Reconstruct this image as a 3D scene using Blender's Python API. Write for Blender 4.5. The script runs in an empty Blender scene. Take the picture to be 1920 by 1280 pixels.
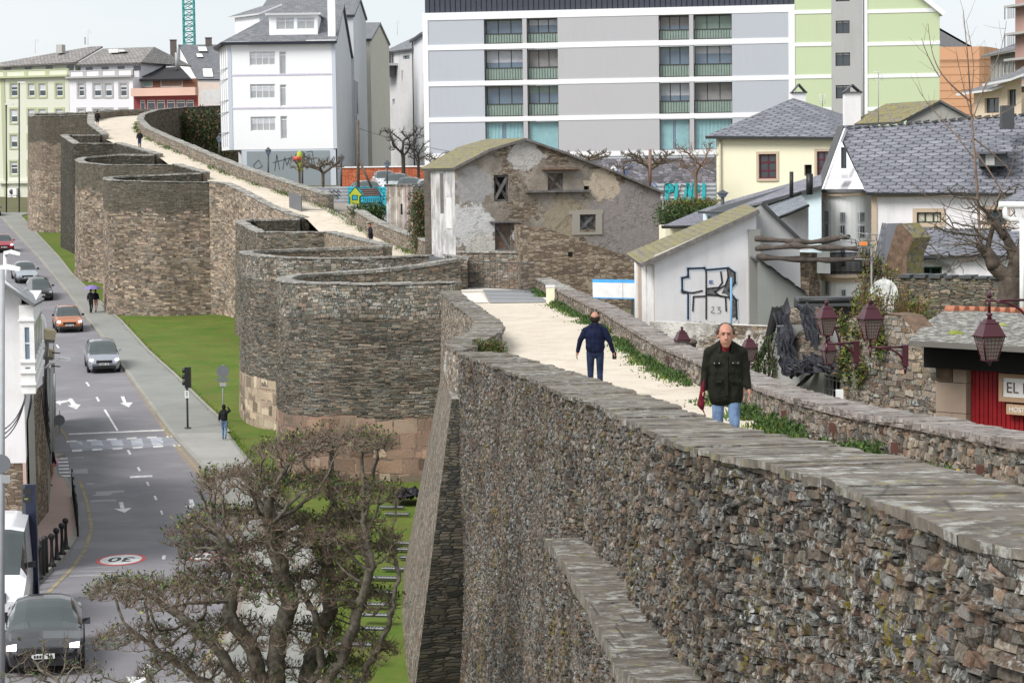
import bpy,bmesh,math,random
import numpy as np
from mathutils import Vector,Matrix,noise
R_=math.radians
rnd=random.Random(7)
nprnd=np.random.RandomState(7)
S=bpy.context.scene
COL=S.collection
# camera
F=4500.0
TH=math.atan(330/F)
RHO=0.0135
Fw=Vector((0,math.cos(TH),-math.sin(TH)))
U0=Vector((0,math.sin(TH),math.cos(TH)))
R0=Vector((1,0,0))
CR=R0*math.cos(RHO)-U0*math.sin(RHO)
CU=U0*math.cos(RHO)+R0*math.sin(RHO)
cam_d=bpy.data.cameras.new("camera")
cam=bpy.data.objects.new("camera",cam_d)
COL.objects.link(cam)
m3=Matrix((CR,CU,-Fw)).transposed()
cam.matrix_world=m3.to_4x4()
cam_d.sensor_width=36
cam_d.lens=36*F/1920
cam_d.clip_start=0.5
cam_d.clip_end=5000
S.camera=cam
# light
world=bpy.data.worlds.new("World")
S.world=world
world.use_nodes=True
SUN_EL,SUN_AZ=R_(46),R_(228)
wn=world.node_tree
bg=wn.nodes["Background"]
sky=wn.nodes.new("ShaderNodeTexSky")
sky.sky_type='NISHITA'
sky.sun_disc=False
sky.sun_elevation=SUN_EL
sky.sun_rotation=SUN_AZ
sky.air_density=1.0
sky.dust_density=3.0
sky.ozone_density=1.0
hs=wn.nodes.new("ShaderNodeHueSaturation")
hs.inputs['Saturation'].default_value=0.28
wn.links.new(sky.outputs[0],hs.inputs['Color'])
mx=wn.nodes.new("ShaderNodeMixRGB")
mx.inputs[0].default_value=0.8
tcw=wn.nodes.new("ShaderNodeTexCoord");mpw=wn.nodes.new("ShaderNodeMapping");mpw.inputs['Scale'].default_value=(2,2,6)
nzw=wn.nodes.new("ShaderNodeTexNoise");nzw.inputs['Scale'].default_value=1.6;nzw.inputs['Detail'].default_value=5
rpw=wn.nodes.new("ShaderNodeValToRGB");rpw.color_ramp.elements[0].position=.35;rpw.color_ramp.elements[1].position=.65
rpw.color_ramp.elements[0].color=(5.0,5.45,5.75,1);rpw.color_ramp.elements[1].color=(5.7,5.9,6.0,1)
wn.links.new(tcw.outputs['Generated'],mpw.inputs[0]);wn.links.new(mpw.outputs[0],nzw.inputs[0]);wn.links.new(nzw.outputs[0],rpw.inputs[0])
wn.links.new(hs.outputs[0],mx.inputs[1]);wn.links.new(rpw.outputs[0],mx.inputs[2])
wn.links.new(mx.outputs[0],bg.inputs[0])
bg.inputs[1].default_value=0.15
sd=bpy.data.lights.new("sun",'SUN')
sd.energy=3.0
sd.angle=R_(28)
sd.color=(1.0,0.96,0.9)
so=bpy.data.objects.new("sun",sd)
COL.objects.link(so)
_sv=Vector((math.sin(SUN_AZ)*math.cos(SUN_EL),math.cos(SUN_AZ)*math.cos(SUN_EL),math.sin(SUN_EL)))
so.rotation_euler=(-_sv).to_track_quat('-Z','Y').to_euler()
S.view_settings.view_transform='Standard'
S.view_settings.look='None'
S.view_settings.exposure=0.27
S.view_settings.gamma=1.0
try:
 S.cycles.use_denoising=True
 S.cycles.max_bounces=5
 S.cycles.diffuse_bounces=3
 S.cycles.transparent_max_bounces=8
except Exception:
 pass
# pixel -> world helpers
def ray(px,py):
 return Fw+CR*((px-960)/F)+CU*((640-py)/F)
def W(px,py,d):
 v=ray(px,py)
 return v*(d/v.y)
def G(px,py,z):
 v=ray(px,py)
 return v*(z/v.z)
def table(pts,sm=7):
 xs=np.arange(-20,700,1.0)
 ys=np.interp(xs,[p[0]for p in pts],[p[1]for p in pts])
 k=np.ones(sm)/sm
 yp=np.pad(ys,sm//2,mode='edge')
 ys=np.convolve(yp,k,mode='valid')[:len(xs)]
 return lambda d:float(np.interp(d,xs,ys))
road_z=table([(0,-11.3),(54,-11.5),(80,-12.0),(112,-12.5),(140,-11.6),(155,-10.9),(170,-10.2),(186,-8.7),(205,-7.1),(235,-5.9),(255,-4.8),(300,-3),(500,0)],9)
walk_z=table([(0,-2.2),(15,-2.6),(25,-3.35),(29.6,-3.75),(48,-4.75),(70,-5.1),(90,-5.3),(113,-5.5),(130,-5.4),(145,-4.95),(158,-3.4),(170,-1.6),(185,-0.1),(200,1.8),(220,3.1),(240,4.4),(255,5.5),(270,6.2),(290,6.8)],7)
town_z=table([(0,-6.0),(60,-6.3),(110,-6.3),(140,-5.6),(152,-3.9),(170,-2.5),(200,-1.5),(300,-1.2),(500,0)],9)
def onprof(px,py,prof,off=0.0,d0=5.0,d1=400.0):
 v=ray(px,py)
 k=v.z/v.y
 d=d0
 prev=k*d-prof(d)-off
 while d<d1:
  d+=0.25
  cur=k*d-prof(d)-off
  if prev>0>=cur:
   t=prev/(prev-cur)
   d=d-0.25+0.25*t
   return v*(d/v.y)
  prev=cur
 return v*(d1/v.y)
# objects
def setp(o,label=None,cat=None,group=None,kind=None):
 if label:o['label']=label
 if cat:o['category']=cat
 if group:o['group']=group
 if kind:o['kind']=kind
 return o
def empty(name,loc,label=None,cat=None,group=None,kind=None,rz=0.0):
 o=bpy.data.objects.new(name,None)
 COL.objects.link(o)
 o.location=loc
 o.rotation_euler=(0,0,rz)
 o.empty_display_size=0.3
 return setp(o,label,cat,group,kind)
def kids(o):
 return[c for c in COL.objects if c.parent==o]
def copy_tree(o,parent=None,loc=None,rz=None,label=None,_ch=None):
 if _ch is None:
  _ch={}
  for c in COL.objects:
   if c.parent:_ch.setdefault(c.parent.name,[]).append(c)
 c=o.copy()
 COL.objects.link(c)
 if parent:c.parent=parent
 if loc is not None:c.location=loc
 if rz is not None:c.rotation_euler=(0,0,rz)
 if label:c['label']=label
 for ch in _ch.get(o.name,[]):
  copy_tree(ch,c,_ch=_ch)
 return c
class MB:
 """collects polygons with metre-true UVs and several materials"""
 def __init__(s):
  s.v=[];s.f=[];s.uv=[];s.mi=[];s.mats=[];s.sm=[]
 def mat(s,m):
  if m not in s.mats:s.mats.append(m)
  return s.mats.index(m)
 def poly(s,pts,m,uvs=None,smooth=False):
  pts=[Vector(p)for p in pts]
  b=len(s.v)
  s.v+=[tuple(p)for p in pts]
  s.f.append(tuple(range(b,b+len(pts))))
  if uvs is None:
   n=Vector((0,0,0))
   for i in range(len(pts)):
    a,c=pts[i]-pts[0],pts[(i+1)%len(pts)]-pts[0]
    n+=a.cross(c)
   if n.length<1e-9:n=Vector((0,0,1))
   n.normalize()
   t=Vector((0,0,1)).cross(n)
   t=Vector((1,0,0))if t.length<0.05 else t.normalized()
   bb=n.cross(t)
   if bb.z<0 or(abs(bb.z)<.05 and bb.y<0):bb=-bb
   uvs=[(p.dot(t),p.dot(bb))for p in pts]
  s.uv.append(uvs)
  s.mi.append(s.mat(m));s.sm.append(smooth)
 def hexa(s,c,m,skip=()):
  """c: 8 corners, bottom 4 ccw then top 4"""
  fs=[(3,2,1,0),(4,5,6,7),(0,1,5,4),(1,2,6,5),(2,3,7,6),(3,0,4,7)]
  for i,f in enumerate(fs):
   if i in skip:continue
   s.poly([c[k]for k in f],m)
 def box(s,x0,y0,z0,x1,y1,z1,m,M=None):
  c=[Vector(p)for p in((x0,y0,z0),(x1,y0,z0),(x1,y1,z0),(x0,y1,z0),(x0,y0,z1),(x1,y0,z1),(x1,y1,z1),(x0,y1,z1))]
  if M is not None:c=[M@p for p in c]
  s.hexa(c,m)
 def tube(s,pts,rs,m,n=8,cap=True,smooth=True):
  pts=[Vector(p)for p in pts]
  if not hasattr(rs,'__len__'):rs=[rs]*len(pts)
  b=len(s.v)
  ref=None
  L=0
  for i,p in enumerate(pts):
   d=(pts[min(i+1,len(pts)-1)]-pts[max(i-1,0)])
   if d.length<1e-9:d=Vector((0,0,1))
   d.normalize()
   if ref is None:
    ref=Vector((1,0,0))if abs(d.x)<0.8 else Vector((0,1,0))
   x=(ref-d*ref.dot(d))
   if x.length<1e-6:x=d.orthogonal()
   x.normalize();ref=x
   y=d.cross(x)
   for k in range(n):
    a=2*math.pi*k/n
    s.v.append(tuple(p+(x*math.cos(a)+y*math.sin(a))*rs[i]))
  k_=s.mat(m)
  for i in range(len(pts)-1):
   l0=L;L+=(pts[i+1]-pts[i]).length
   for k in range(n):
    a0=b+i*n+k;a1=b+i*n+(k+1)%n
    s.f.append((a0,a1,a1+n,a0+n))
    c=6.283*max(rs)/n
    s.uv.append([(k*c,l0),((k+1)*c,l0),((k+1)*c,L),(k*c,L)])
    s.mi.append(k_);s.sm.append(smooth)
  if cap:
   for e,o in((0,True),(len(pts)-1,False)):
    idx=[b+e*n+k for k in range(n)]
    if o:idx=idx[::-1]
    s.f.append(tuple(idx));s.uv.append([(0,0)]*n);s.mi.append(k_);s.sm.append(False)
 def lathe(s,prof,M,m,n=12,smooth=True):
  """prof: (r,z) bottom to top"""
  b=len(s.v)
  for r,z in prof:
   for k in range(n):
    a=2*math.pi*k/n
    s.v.append(tuple(M@Vector((r*math.cos(a),r*math.sin(a),z))))
  k_=s.mat(m)
  for i in range(len(prof)-1):
   for k in range(n):
    a0=b+i*n+k;a1=b+i*n+(k+1)%n
    s.f.append((a0,a1,a1+n,a0+n));s.uv.append([(0,0),(1,0),(1,1),(0,1)])
    s.mi.append(k_);s.sm.append(smooth)
  for e,o in((0,True),(len(prof)-1,False)):
   if prof[e][0]<1e-4:continue
   idx=[b+e*n+k for k in range(n)]
   if o:idx=idx[::-1]
   s.f.append(tuple(idx));s.uv.append([(0,0)]*n);s.mi.append(k_);s.sm.append(False)
 def slab(s,pts,thick,m,m_side=None,m_bot=None):
  """polygon (ccw from outside) with thickness downward along its normal"""
  pts=[Vector(p)for p in pts]
  n=Vector((0,0,0))
  for i in range(len(pts)):
   n+=(pts[i]-pts[0]).cross(pts[(i+1)%len(pts)]-pts[0])
  n.normalize()
  if n.z<0:
   pts=pts[::-1];n=-n
  lo=[p-n*thick for p in pts]
  s.poly(pts,m)
  s.poly(lo[::-1],m_bot or m_side or m)
  for i in range(len(pts)):
   j=(i+1)%len(pts)
   s.poly([lo[i],lo[j],pts[j],pts[i]],m_side or m)
 def grid(s,P,UV,m,smooth=True,flip=False):
  """P: array (a,b,3); UV: (a,b,2)"""
  a,b_=P.shape[:2]
  base=len(s.v)
  s.v+=[tuple(x)for x in P.reshape(-1,3)]
  k_=s.mat(m)
  for i in range(a-1):
   for j in range(b_-1):
    q=[(i,j),(i+1,j),(i+1,j+1),(i,j+1)]
    if flip:q=q[::-1]
    s.f.append(tuple(base+x*b_+y for x,y in q))
    s.uv.append([tuple(UV[x,y])for x,y in q])
    s.mi.append(k_);s.sm.append(smooth)
 def build(s,name,parent=None,label=None,cat=None,group=None,kind=None,loc=None,origin=None):
  me=bpy.data.meshes.new(name)
  o3=Vector(origin)if origin is not None else Vector((0,0,0))
  V=np.array(s.v,dtype=np.float32).reshape(-1,3)-np.array(o3,dtype=np.float32)
  nl=sum(len(f)for f in s.f)
  me.vertices.add(len(V));me.vertices.foreach_set('co',V.ravel())
  me.loops.add(nl);me.polygons.add(len(s.f))
  me.loops.foreach_set('vertex_index',np.fromiter((i for f in s.f for i in f),dtype=np.int32,count=nl))
  ls=np.cumsum([0]+[len(f)for f in s.f])[:-1].astype(np.int32)
  me.polygons.foreach_set('loop_start',ls)
  me.polygons.foreach_set('material_index',np.array(s.mi,dtype=np.int32))
  me.polygons.foreach_set('use_smooth',np.array(s.sm,dtype=bool))
  uvl=me.uv_layers.new(name='UVMap')
  uvl.data.foreach_set('uv',np.array([c for f in s.uv for q in f for c in q],dtype=np.float32))
  for m in s.mats:me.materials.append(m)
  me.update(calc_edges=True)
  me.validate()
  o=bpy.data.objects.new(name,me)
  COL.objects.link(o)
  if parent is not None:o.parent=parent
  if origin is not None:o.location=o3
  if loc is not None:o.location=loc
  return setp(o,label,cat,group,kind)
# materials
_MC={}
class NT:
 def __init__(s,name):
  s.m=bpy.data.materials.new(name);s.m.use_nodes=True
  s.t=s.m.node_tree;s.b=s.t.nodes['Principled BSDF']
 def n(s,typ,**k):
  x=s.t.nodes.new('ShaderNode'+typ)
  for a,v in k.items():setattr(x,a,v)
  return x
 def l(s,a,b):s.t.links.new(a,b)
 def val(s,v,sock):
  if hasattr(v,'links'):s.l(v,sock)
  else:sock.default_value=v
 def math(s,op,a,b=None,c=None,clamp=False):
  x=s.n('Math',operation=op);x.use_clamp=clamp
  s.val(a,x.inputs[0])
  if b is not None:s.val(b,x.inputs[1])
  if c is not None:s.val(c,x.inputs[2])
  return x.outputs[0]
 def mix(s,f,a,b,mode='MIX'):
  x=s.n('MixRGB',blend_type=mode)
  s.val(f,x.inputs[0])
  for v,k in((a,1),(b,2)):
   if hasattr(v,'links'):s.l(v,x.inputs[k])
   else:x.inputs[k].default_value=(v[0],v[1],v[2],1)
  return x.outputs[0]
 def ramp(s,f,stops,interp='LINEAR'):
  x=s.n('ValToRGB');x.color_ramp.interpolation=interp
  e=x.color_ramp.elements
  while len(e)<len(stops):e.new(0.5)
  while len(e)>len(stops):e.remove(e[-1])
  for k,(p,c)in enumerate(stops):
   e[k].position=p
   e[k].color=(c[0],c[1],c[2],1)if hasattr(c,'__len__')else(c,c,c,1)
  s.val(f,x.inputs[0])
  return x.outputs[0]
 def noise(s,vec,scale,detail=4,rough=0.55,out=0):
  x=s.n('TexNoise');s.l(vec,x.inputs['Vector'])
  x.inputs['Scale'].default_value=scale;x.inputs['Detail'].default_value=detail
  x.inputs['Roughness'].default_value=rough
  return x.outputs[out]
 def uv(s):return s.n('TexCoord').outputs['UV']
 def obj(s):return s.n('NewGeometry').outputs['Position']
 def mapv(s,vec,sc=(1,1,1),loc=(0,0,0)):
  x=s.n('Mapping');s.l(vec,x.inputs[0])
  x.inputs['Scale'].default_value=sc;x.inputs['Location'].default_value=loc
  return x.outputs[0]
 def bump(s,h,strength=0.5,dist=0.02):
  x=s.n('Bump');x.inputs['Strength'].default_value=strength;x.inputs['Distance'].default_value=dist
  s.l(h,x.inputs['Height']);s.l(x.outputs[0],s.b.inputs['Normal'])
 def col(s,c,rough=0.85,spec=0.25):
  if hasattr(c,'links'):s.l(c,s.b.inputs['Base Color'])
  else:s.b.inputs['Base Color'].default_value=(c[0],c[1],c[2],1)
  s.val(rough,s.b.inputs['Roughness'])
  s.b.inputs['Specular IOR Level'].default_value=spec
  return s
def plain(name,c,rough=0.7,metal=0.0,spec=0.35,var=0.12,scale=3.0,coat=0.0,bump=0.0):
 key=('p',name)
 if key in _MC:return _MC[key]
 t=NT(name)
 p=t.obj()
 n=t.noise(p,scale,5,0.6)
 k=t.ramp(n,[(0.3,(1-var,)*3),(0.7,(1+var*.6,)*3)])
 t.col(t.mix(1.0,c,k,'MULTIPLY'),rough,spec)
 t.b.inputs['Metallic'].default_value=metal
 if coat:t.b.inputs['Coat Weight'].default_value=coat;t.b.inputs['Coat Roughness'].default_value=.08
 if bump:t.bump(t.noise(p,scale*8,4),bump,0.01)
 _MC[key]=t.m
 return t.m
def plaster(name,c,dirt=0.35,dcol=(0.25,0.24,0.22),scale=0.5,streak=True):
 t=NT(name);p=t.obj()
 n1=t.noise(p,scale,6,0.65)
 n2=t.noise(t.mapv(p,(3,3,.35)),1.0,5,0.6)
 m=t.math('MULTIPLY',t.ramp(n1,[(0.42,0.0),(0.72,1.0)]),t.ramp(n2,[(0.4,0.15),(0.7,1.0)]))
 m=t.math('MULTIPLY',m,dirt)
 c1=t.mix(t.noise(p,14,3),[x*.95 for x in c],c)
 t.col(t.mix(m,c1,dcol),0.9,0.15)
 t.bump(t.noise(p,25,4),0.25,0.01)
 return t.m
def stone(name,w,h,pal,gap=(0.03,0.026,0.022),gapw=0.10,lichen=0.25,moss=0.1,warm=0.0,disp=None,bump=0.8,rand=0.85,zones=(),big=0.3,warp=0.06,lcol=(0.42,0.43,0.40),dark=0.0,bdist=0.04,mcol=(0.10,0.10,0.02),speck=0):
 """rubble masonry in UV metres; zones: list of (v0, v1, colour, amount) painted as weathered bands by height"""
 t=NT(name);uv=t.uv()
 wv=t.n('TexNoise',noise_dimensions='2D');t.l(uv,wv.inputs['Vector']);wv.inputs['Scale'].default_value=2.2/(w*4);wv.inputs['Detail'].default_value=4
 off=t.n('VectorMath',operation='MULTIPLY_ADD')
 t.l(wv.outputs['Color'],off.inputs[0]);off.inputs[1].default_value=(warp*4,warp*1.5,0);t.l(uv,off.inputs[2])
 def vor(wd,hd,loc):
  mp=t.mapv(off.outputs[0],(1/wd,1/hd,1),loc)
  a=t.n('TexVoronoi',voronoi_dimensions='2D',distance='CHEBYCHEV');t.l(mp,a.inputs['Vector']);a.inputs['Scale'].default_value=1;a.inputs['Randomness'].default_value=rand
  e=t.n('TexVoronoi',voronoi_dimensions='2D',feature='F2',distance='CHEBYCHEV');t.l(mp,e.inputs['Vector']);e.inputs['Scale'].default_value=1;e.inputs['Randomness'].default_value=rand
  sp=t.n('SeparateColor');t.l(a.outputs['Color'],sp.inputs[0])
  return sp.outputs[0],sp.outputs[1],t.math('SUBTRACT',e.outputs['Distance'],a.outputs['Distance'])
 r1,g1,e1=vor(w,h,(0,0,0))
 if big>0:
  r2,g2,e2=vor(w*1.9,h*1.8,(5.3,2.1,0))
  sel=t.math('GREATER_THAN',t.noise(uv,0.9,3),1-big*.5-.25)
  def sw(a,b):
   x=t.n('Mix');t.l(sel,x.inputs[0]);t.l(a,x.inputs[2]);t.l(b,x.inputs[3]);return x.outputs[0]
  e2=t.math('MULTIPLY',e2,1.7)
  r,g,e=sw(r1,r2),sw(g1,g2),sw(e1,e2)
 else:
  r,g,e=r1,g1,e1
 fine=t.noise(uv,38,5,0.7)
 body=t.ramp(t.math('ADD',e,t.math('MULTIPLY_ADD',fine,0.12,-0.06)),[(0.0,0.0),(gapw,0.75),(gapw*3,1.0)])
 n=len(pal)
 c=t.ramp(r,[(i/n,x)for i,x in enumerate(pal)],'CONSTANT')
 c=t.mix(1.0,c,t.ramp(g,[(0,(0.62,)*3),(1,(1.35,)*3)]),'MULTIPLY')
 c=t.mix(0.8,c,t.ramp(fine,[(0.3,(0.6,)*3),(0.7,(1.35,)*3)]),'MULTIPLY')
 large=t.noise(uv,0.35,5,0.6)
 c=t.mix(0.7,c,t.ramp(large,[(0.3,(0.72,)*3),(0.7,(1.25,)*3)]),'MULTIPLY')
 sepu=t.n('SeparateXYZ');t.l(uv,sepu.inputs[0])
 for v0,v1,zc,am in zones:
  vv=t.math('ADD',sepu.outputs[1],t.math('MULTIPLY_ADD',t.noise(uv,0.7,4),1.6,-0.8))
  k=t.math('MULTIPLY',t.ramp(t.math('SUBTRACT',vv,v0-.15),[(0,0),(0.3,1)]),t.ramp(t.math('SUBTRACT',v1+.15,vv),[(0,0),(0.3,1)]))
  zc2=t.mix(1.0,t.ramp(r,[(0,[x*.8 for x in zc]),(1,[x*1.15 for x in zc])]),t.ramp(fine,[(0.3,(0.7,)*3),(0.7,(1.3,)*3)]),'MULTIPLY')
  c=t.mix(t.math('MULTIPLY',k,am),c,zc2)
 ln=t.math('MULTIPLY',t.ramp(t.noise(uv,9,5,.7),[(0.52,0),(0.60,1)]),t.ramp(t.noise(uv,1.1,4),[(0.42,0),(0.62,1)]))
 c=t.mix(t.math('MULTIPLY',ln,lichen),c,lcol)
 if speck:
  s1=t.math('MULTIPLY',t.ramp(t.noise(uv,26,4,.75),[(.56,0),(.62,1)]),t.ramp(t.noise(t.mapv(uv,(1,1,1),(4,8,0)),.7,4),[(.38,.15),(.6,1)]))
  c=t.mix(t.math('MULTIPLY',s1,speck),c,lcol)
  s2=t.math('MULTIPLY',t.ramp(t.noise(t.mapv(uv,(1,1,1),(2,5,0)),15,4,.75),[(.57,0),(.64,1)]),.7)
  c=t.mix(s2,c,(.06,.05,.042))
 mn=t.math('MULTIPLY',t.ramp(t.noise(t.mapv(uv,(1,1,1),(9,4,0)),6,5,.7),[(0.54,0),(0.60,1)]),t.ramp(t.noise(t.mapv(uv,(1,1,1),(3,7,0)),0.8,3),[(0.45,0),(0.6,1)]))
 c=t.mix(t.math('MULTIPLY',mn,moss),c,mcol)
 c=t.mix(body,gap,c)
 t.col(c,0.92,0.15)
 hgt=t.math('ADD',t.math('MULTIPLY',body,t.math('MULTIPLY_ADD',g,0.6,0.6)),t.math('MULTIPLY',fine,0.35))
 t.bump(hgt,bump,bdist)
 if disp:
  dn=t.n('Displacement');dn.inputs['Scale'].default_value=disp;dn.inputs['Midlevel'].default_value=0.8
  t.l(hgt,dn.inputs['Height']);t.l(dn.outputs[0],t.t.nodes['Material Output'].inputs['Displacement'])
  t.m.displacement_method='BOTH'
 return t.m
def slab_mat(name,c1,c2,lichen=0.35,along=True,moss=0.0,sl=1.3):
 """slate coping flags laid across the parapet"""
 t=NT(name);uv=t.uv()
 mp=t.mapv(uv,(1/sl,0.35,1))
 a=t.n('TexVoronoi',voronoi_dimensions='2D');t.l(mp,a.inputs['Vector']);a.inputs['Randomness'].default_value=0.8;a.inputs['Scale'].default_value=1
 e=t.n('TexVoronoi',voronoi_dimensions='2D',feature='DISTANCE_TO_EDGE');t.l(mp,e.inputs['Vector']);e.inputs['Randomness'].default_value=0.8;e.inputs['Scale'].default_value=1
 sp=t.n('SeparateColor');t.l(a.outputs['Color'],sp.inputs[0])
 strat=t.noise(t.mapv(uv,(1,.8,1)),3.2,8,0.72)
 c=t.mix(sp.outputs[0],c1,c2)
 c=t.mix(0.9,c,t.ramp(strat,[(0.32,(0.40,)*3),(0.70,(1.6,)*3)]),'MULTIPLY')
 ln=t.math('MULTIPLY',t.ramp(t.noise(t.mapv(uv,(1,.8,1)),4.5,8,.75),[(0.49,0),(0.58,1)]),t.ramp(t.noise(uv,0.9,3),[(0.4,0.1),(0.6,1)]))
 c=t.mix(t.math('MULTIPLY',ln,lichen),c,(0.50,0.51,0.49))
 if moss:
  mn=t.math('MULTIPLY',t.ramp(t.noise(t.mapv(uv,(2,1,1),(3,3,0)),2.2,6,.7),[(0.58,0),(0.63,1)]),moss*2)
  c=t.mix(mn,c,(0.24,0.22,0.05))
 gp=t.ramp(e.outputs['Distance'],[(0,.35),(0.018,1)])
 c=t.mix(gp,(0.05,0.045,0.04),c)
 t.col(c,0.85,0.25)
 t.bump(t.math('ADD',t.math('MULTIPLY',strat,.6),gp),0.6,0.03)
 return t.m
def slate(name,w,h,c1,c2,line=(0.03,0.03,0.035),moss=0.0,arc=0.4,lw=0.09,lichen=0.0,mosscol=(0.13,0.13,0.025)):
 """rounded slates in overlapping courses, UV metres"""
 t=NT(name);uv=t.uv()
 sp=t.n('SeparateXYZ');t.l(t.mix(0.012,uv,t.noise(uv,3,3,out=1),'ADD'),sp.inputs[0])
 u,v=sp.outputs[0],sp.outputs[1]
 vh=t.math('DIVIDE',v,h);row=t.math('FLOOR',vh);fv=t.math('FRACT',vh)
 uw=t.math('ADD',t.math('DIVIDE',u,w),t.math('MULTIPLY',row,0.5))
 uw=t.math('ADD',uw,t.math('MULTIPLY',t.math('SINE',t.math('MULTIPLY',row,12.9)),0.12))
 cu=t.math('FLOOR',uw);fu=t.math('SUBTRACT',t.math('FRACT',uw),0.5)
 ac=t.math('MULTIPLY',t.math('MULTIPLY',fu,fu),arc*4)
 below=t.math('LESS_THAN',fv,ac)
 ln=t.math('LESS_THAN',t.math('ABSOLUTE',t.math('SUBTRACT',fv,ac)),lw)
 ve=t.math('MULTIPLY',t.math('GREATER_THAN',t.math('ABSOLUTE',fu),0.5-lw*h/w),1.0)
 ln=t.math('MAXIMUM',ln,ve)
 wn_=t.n('TexWhiteNoise',noise_dimensions='2D')
 cb=t.n('CombineXYZ');t.l(t.math('ADD',cu,t.math('MULTIPLY',below,0.37)),cb.inputs[0]);t.l(row,cb.inputs[1]);t.l(cb.outputs[0],wn_.inputs['Vector'])
 c=t.mix(wn_.outputs['Value'],c1,c2)
 c=t.mix(0.6,c,t.ramp(t.noise(uv,1.2,5),[(0.3,(0.8,)*3),(0.7,(1.2,)*3)]),'MULTIPLY')
 c=t.mix(t.math('MULTIPLY',ln,0.8),c,line)
 if lichen:
  c=t.mix(t.math('MULTIPLY',t.ramp(t.noise(uv,6,6,.75),[(0.50,0),(0.57,1)]),lichen),c,(0.5,0.5,0.47))
 if moss:
  c=t.mix(t.math('MULTIPLY',t.ramp(t.noise(uv,2.6,6,.72),[(0.45,0),(0.55,1)]),moss),c,t.mix(t.noise(uv,9,3),mosscol,[x*2 for x in mosscol]))
 t.col(c,0.6,0.4)
 t.bump(t.math('SUBTRACT',fv,t.math('MULTIPLY',ln,0.8)),0.5,0.03)
 return t.m
def blocks(name,w,h,pal,gap=(0.12,0.10,0.08),gapw=0.02,stain=0.4):
 """squared ashlar blocks"""
 t=NT(name);uv=t.uv()
 uvw=t.mix(0.02,uv,t.noise(uv,2,3,out=1),'ADD')
 b=t.n('TexBrick');t.l(uvw,b.inputs['Vector']);b.offset=0.43;b.squash=1.35;b.squash_frequency=3
 b.inputs['Scale'].default_value=1;b.inputs['Brick Width'].default_value=w;b.inputs['Row Height'].default_value=h
 b.inputs['Mortar Size'].default_value=gapw;b.inputs['Mortar Smooth'].default_value=0.4;b.inputs['Bias'].default_value=0
 b.inputs['Color1'].default_value=(0,0,0,1);b.inputs['Color2'].default_value=(1,1,1,1);b.inputs['Mortar'].default_value=(0,0,0,1)
 n=len(pal)
 c=t.ramp(b.outputs['Color'],[(i/n,x)for i,x in enumerate(pal)])
 fine=t.noise(uv,20,6,.7)
 c=t.mix(0.9,c,t.ramp(fine,[(0.3,(0.75,)*3),(0.7,(1.2,)*3)]),'MULTIPLY')
 c=t.mix(t.math('MULTIPLY',t.ramp(t.noise(uv,0.8,6,.7),[(0.45,0),(0.7,1)]),stain),c,(0.10,0.09,0.08))
 c=t.mix(b.outputs['Fac'],c,gap)
 t.col(c,0.9,0.2)
 t.bump(t.math('SUBTRACT',t.math('MULTIPLY',fine,0.4),b.outputs['Fac']),0.6,0.03)
 return t.m
def ground_mat(name,c1,c2,scale=2.0,fs=30,rough=0.95,bump=0.3,patch=None):
 t=NT(name);p=t.obj()
 a=t.noise(p,scale*.15,5,.6);f=t.noise(p,fs,5,.7)
 c=t.mix(t.ramp(t.math('ADD',t.math('MULTIPLY',a,.6),t.math('MULTIPLY',t.noise(p,scale*.9,5,.7),.4)),[(0.38,0),(0.62,1)]),c1,c2)
 c=t.mix(0.8,c,t.ramp(f,[(0.3,(0.82,)*3),(0.7,(1.15,)*3)]),'MULTIPLY')
 if patch:c=t.mix(t.math('MULTIPLY',t.ramp(t.noise(p,patch[1],4),[(0.5,0),(0.6,1)]),patch[2]),c,patch[0])
 t.col(c,rough,0.2);t.bump(f,bump,0.01)
 return t.m
def glass_mat(name,c=(0.03,0.04,0.05),refl=0.06):
 key=('g',name)
 if key in _MC:return _MC[key]
 t=NT(name);t.col(t.mix(t.noise(t.obj(),.8,3),c,[x*1.8+.01 for x in c]),refl,0.8)
 _MC[key]=t.m
 return t.m
def emis(name,c,e):
 t=NT(name);t.col(c,.3)
 t.b.inputs['Emission Color'].default_value=(c[0],c[1],c[2],1);t.b.inputs['Emission Strength'].default_value=e
 return t.m
P_GREY=[(0.19,0.155,0.125),(0.14,0.125,0.105),(0.27,0.225,0.18),(0.20,0.16,0.125),(0.13,0.125,0.11),(0.23,0.21,0.18),(0.29,0.235,0.185),(0.22,0.15,0.11)]
P_SLATE=[(0.17,0.135,0.105),(0.12,0.11,0.092),(0.22,0.18,0.14),(0.10,0.098,0.085),(0.20,0.16,0.12),(0.14,0.135,0.11)]
P_NEAR=[(0.20,0.155,0.12),(0.13,0.108,0.088),(0.26,0.215,0.17),(0.165,0.128,0.10),(0.10,0.092,0.08),(0.22,0.20,0.18),(0.24,0.17,0.125),(0.15,0.14,0.13),(0.22,0.145,0.105)]
P_TAN=[(0.33,0.26,0.195),(0.27,0.215,0.165),(0.40,0.325,0.245),(0.22,0.185,0.155),(0.33,0.245,0.195),(0.29,0.25,0.21)]
P_DARK=[(0.06,0.058,0.05),(0.09,0.08,0.065),(0.045,0.045,0.04),(0.11,0.095,0.075),(0.075,0.07,0.05)]
M_near=stone('near_rubble',0.23,0.085,P_NEAR,disp=None,lichen=1.0,moss=0.8,gapw=0.09,big=0.15,gap=(.045,.037,.03),warp=0.06,mcol=(0.15,0.12,0.02),lcol=(0.46,0.49,0.48),speck=.75)
M_curt=stone('pale_rubble',0.18,0.10,[tuple(min(1,c*1.45)for c in x)for x in P_GREY],lichen=0.35,moss=0.1,gapw=0.07,gap=(.09,.075,.06))
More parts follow.
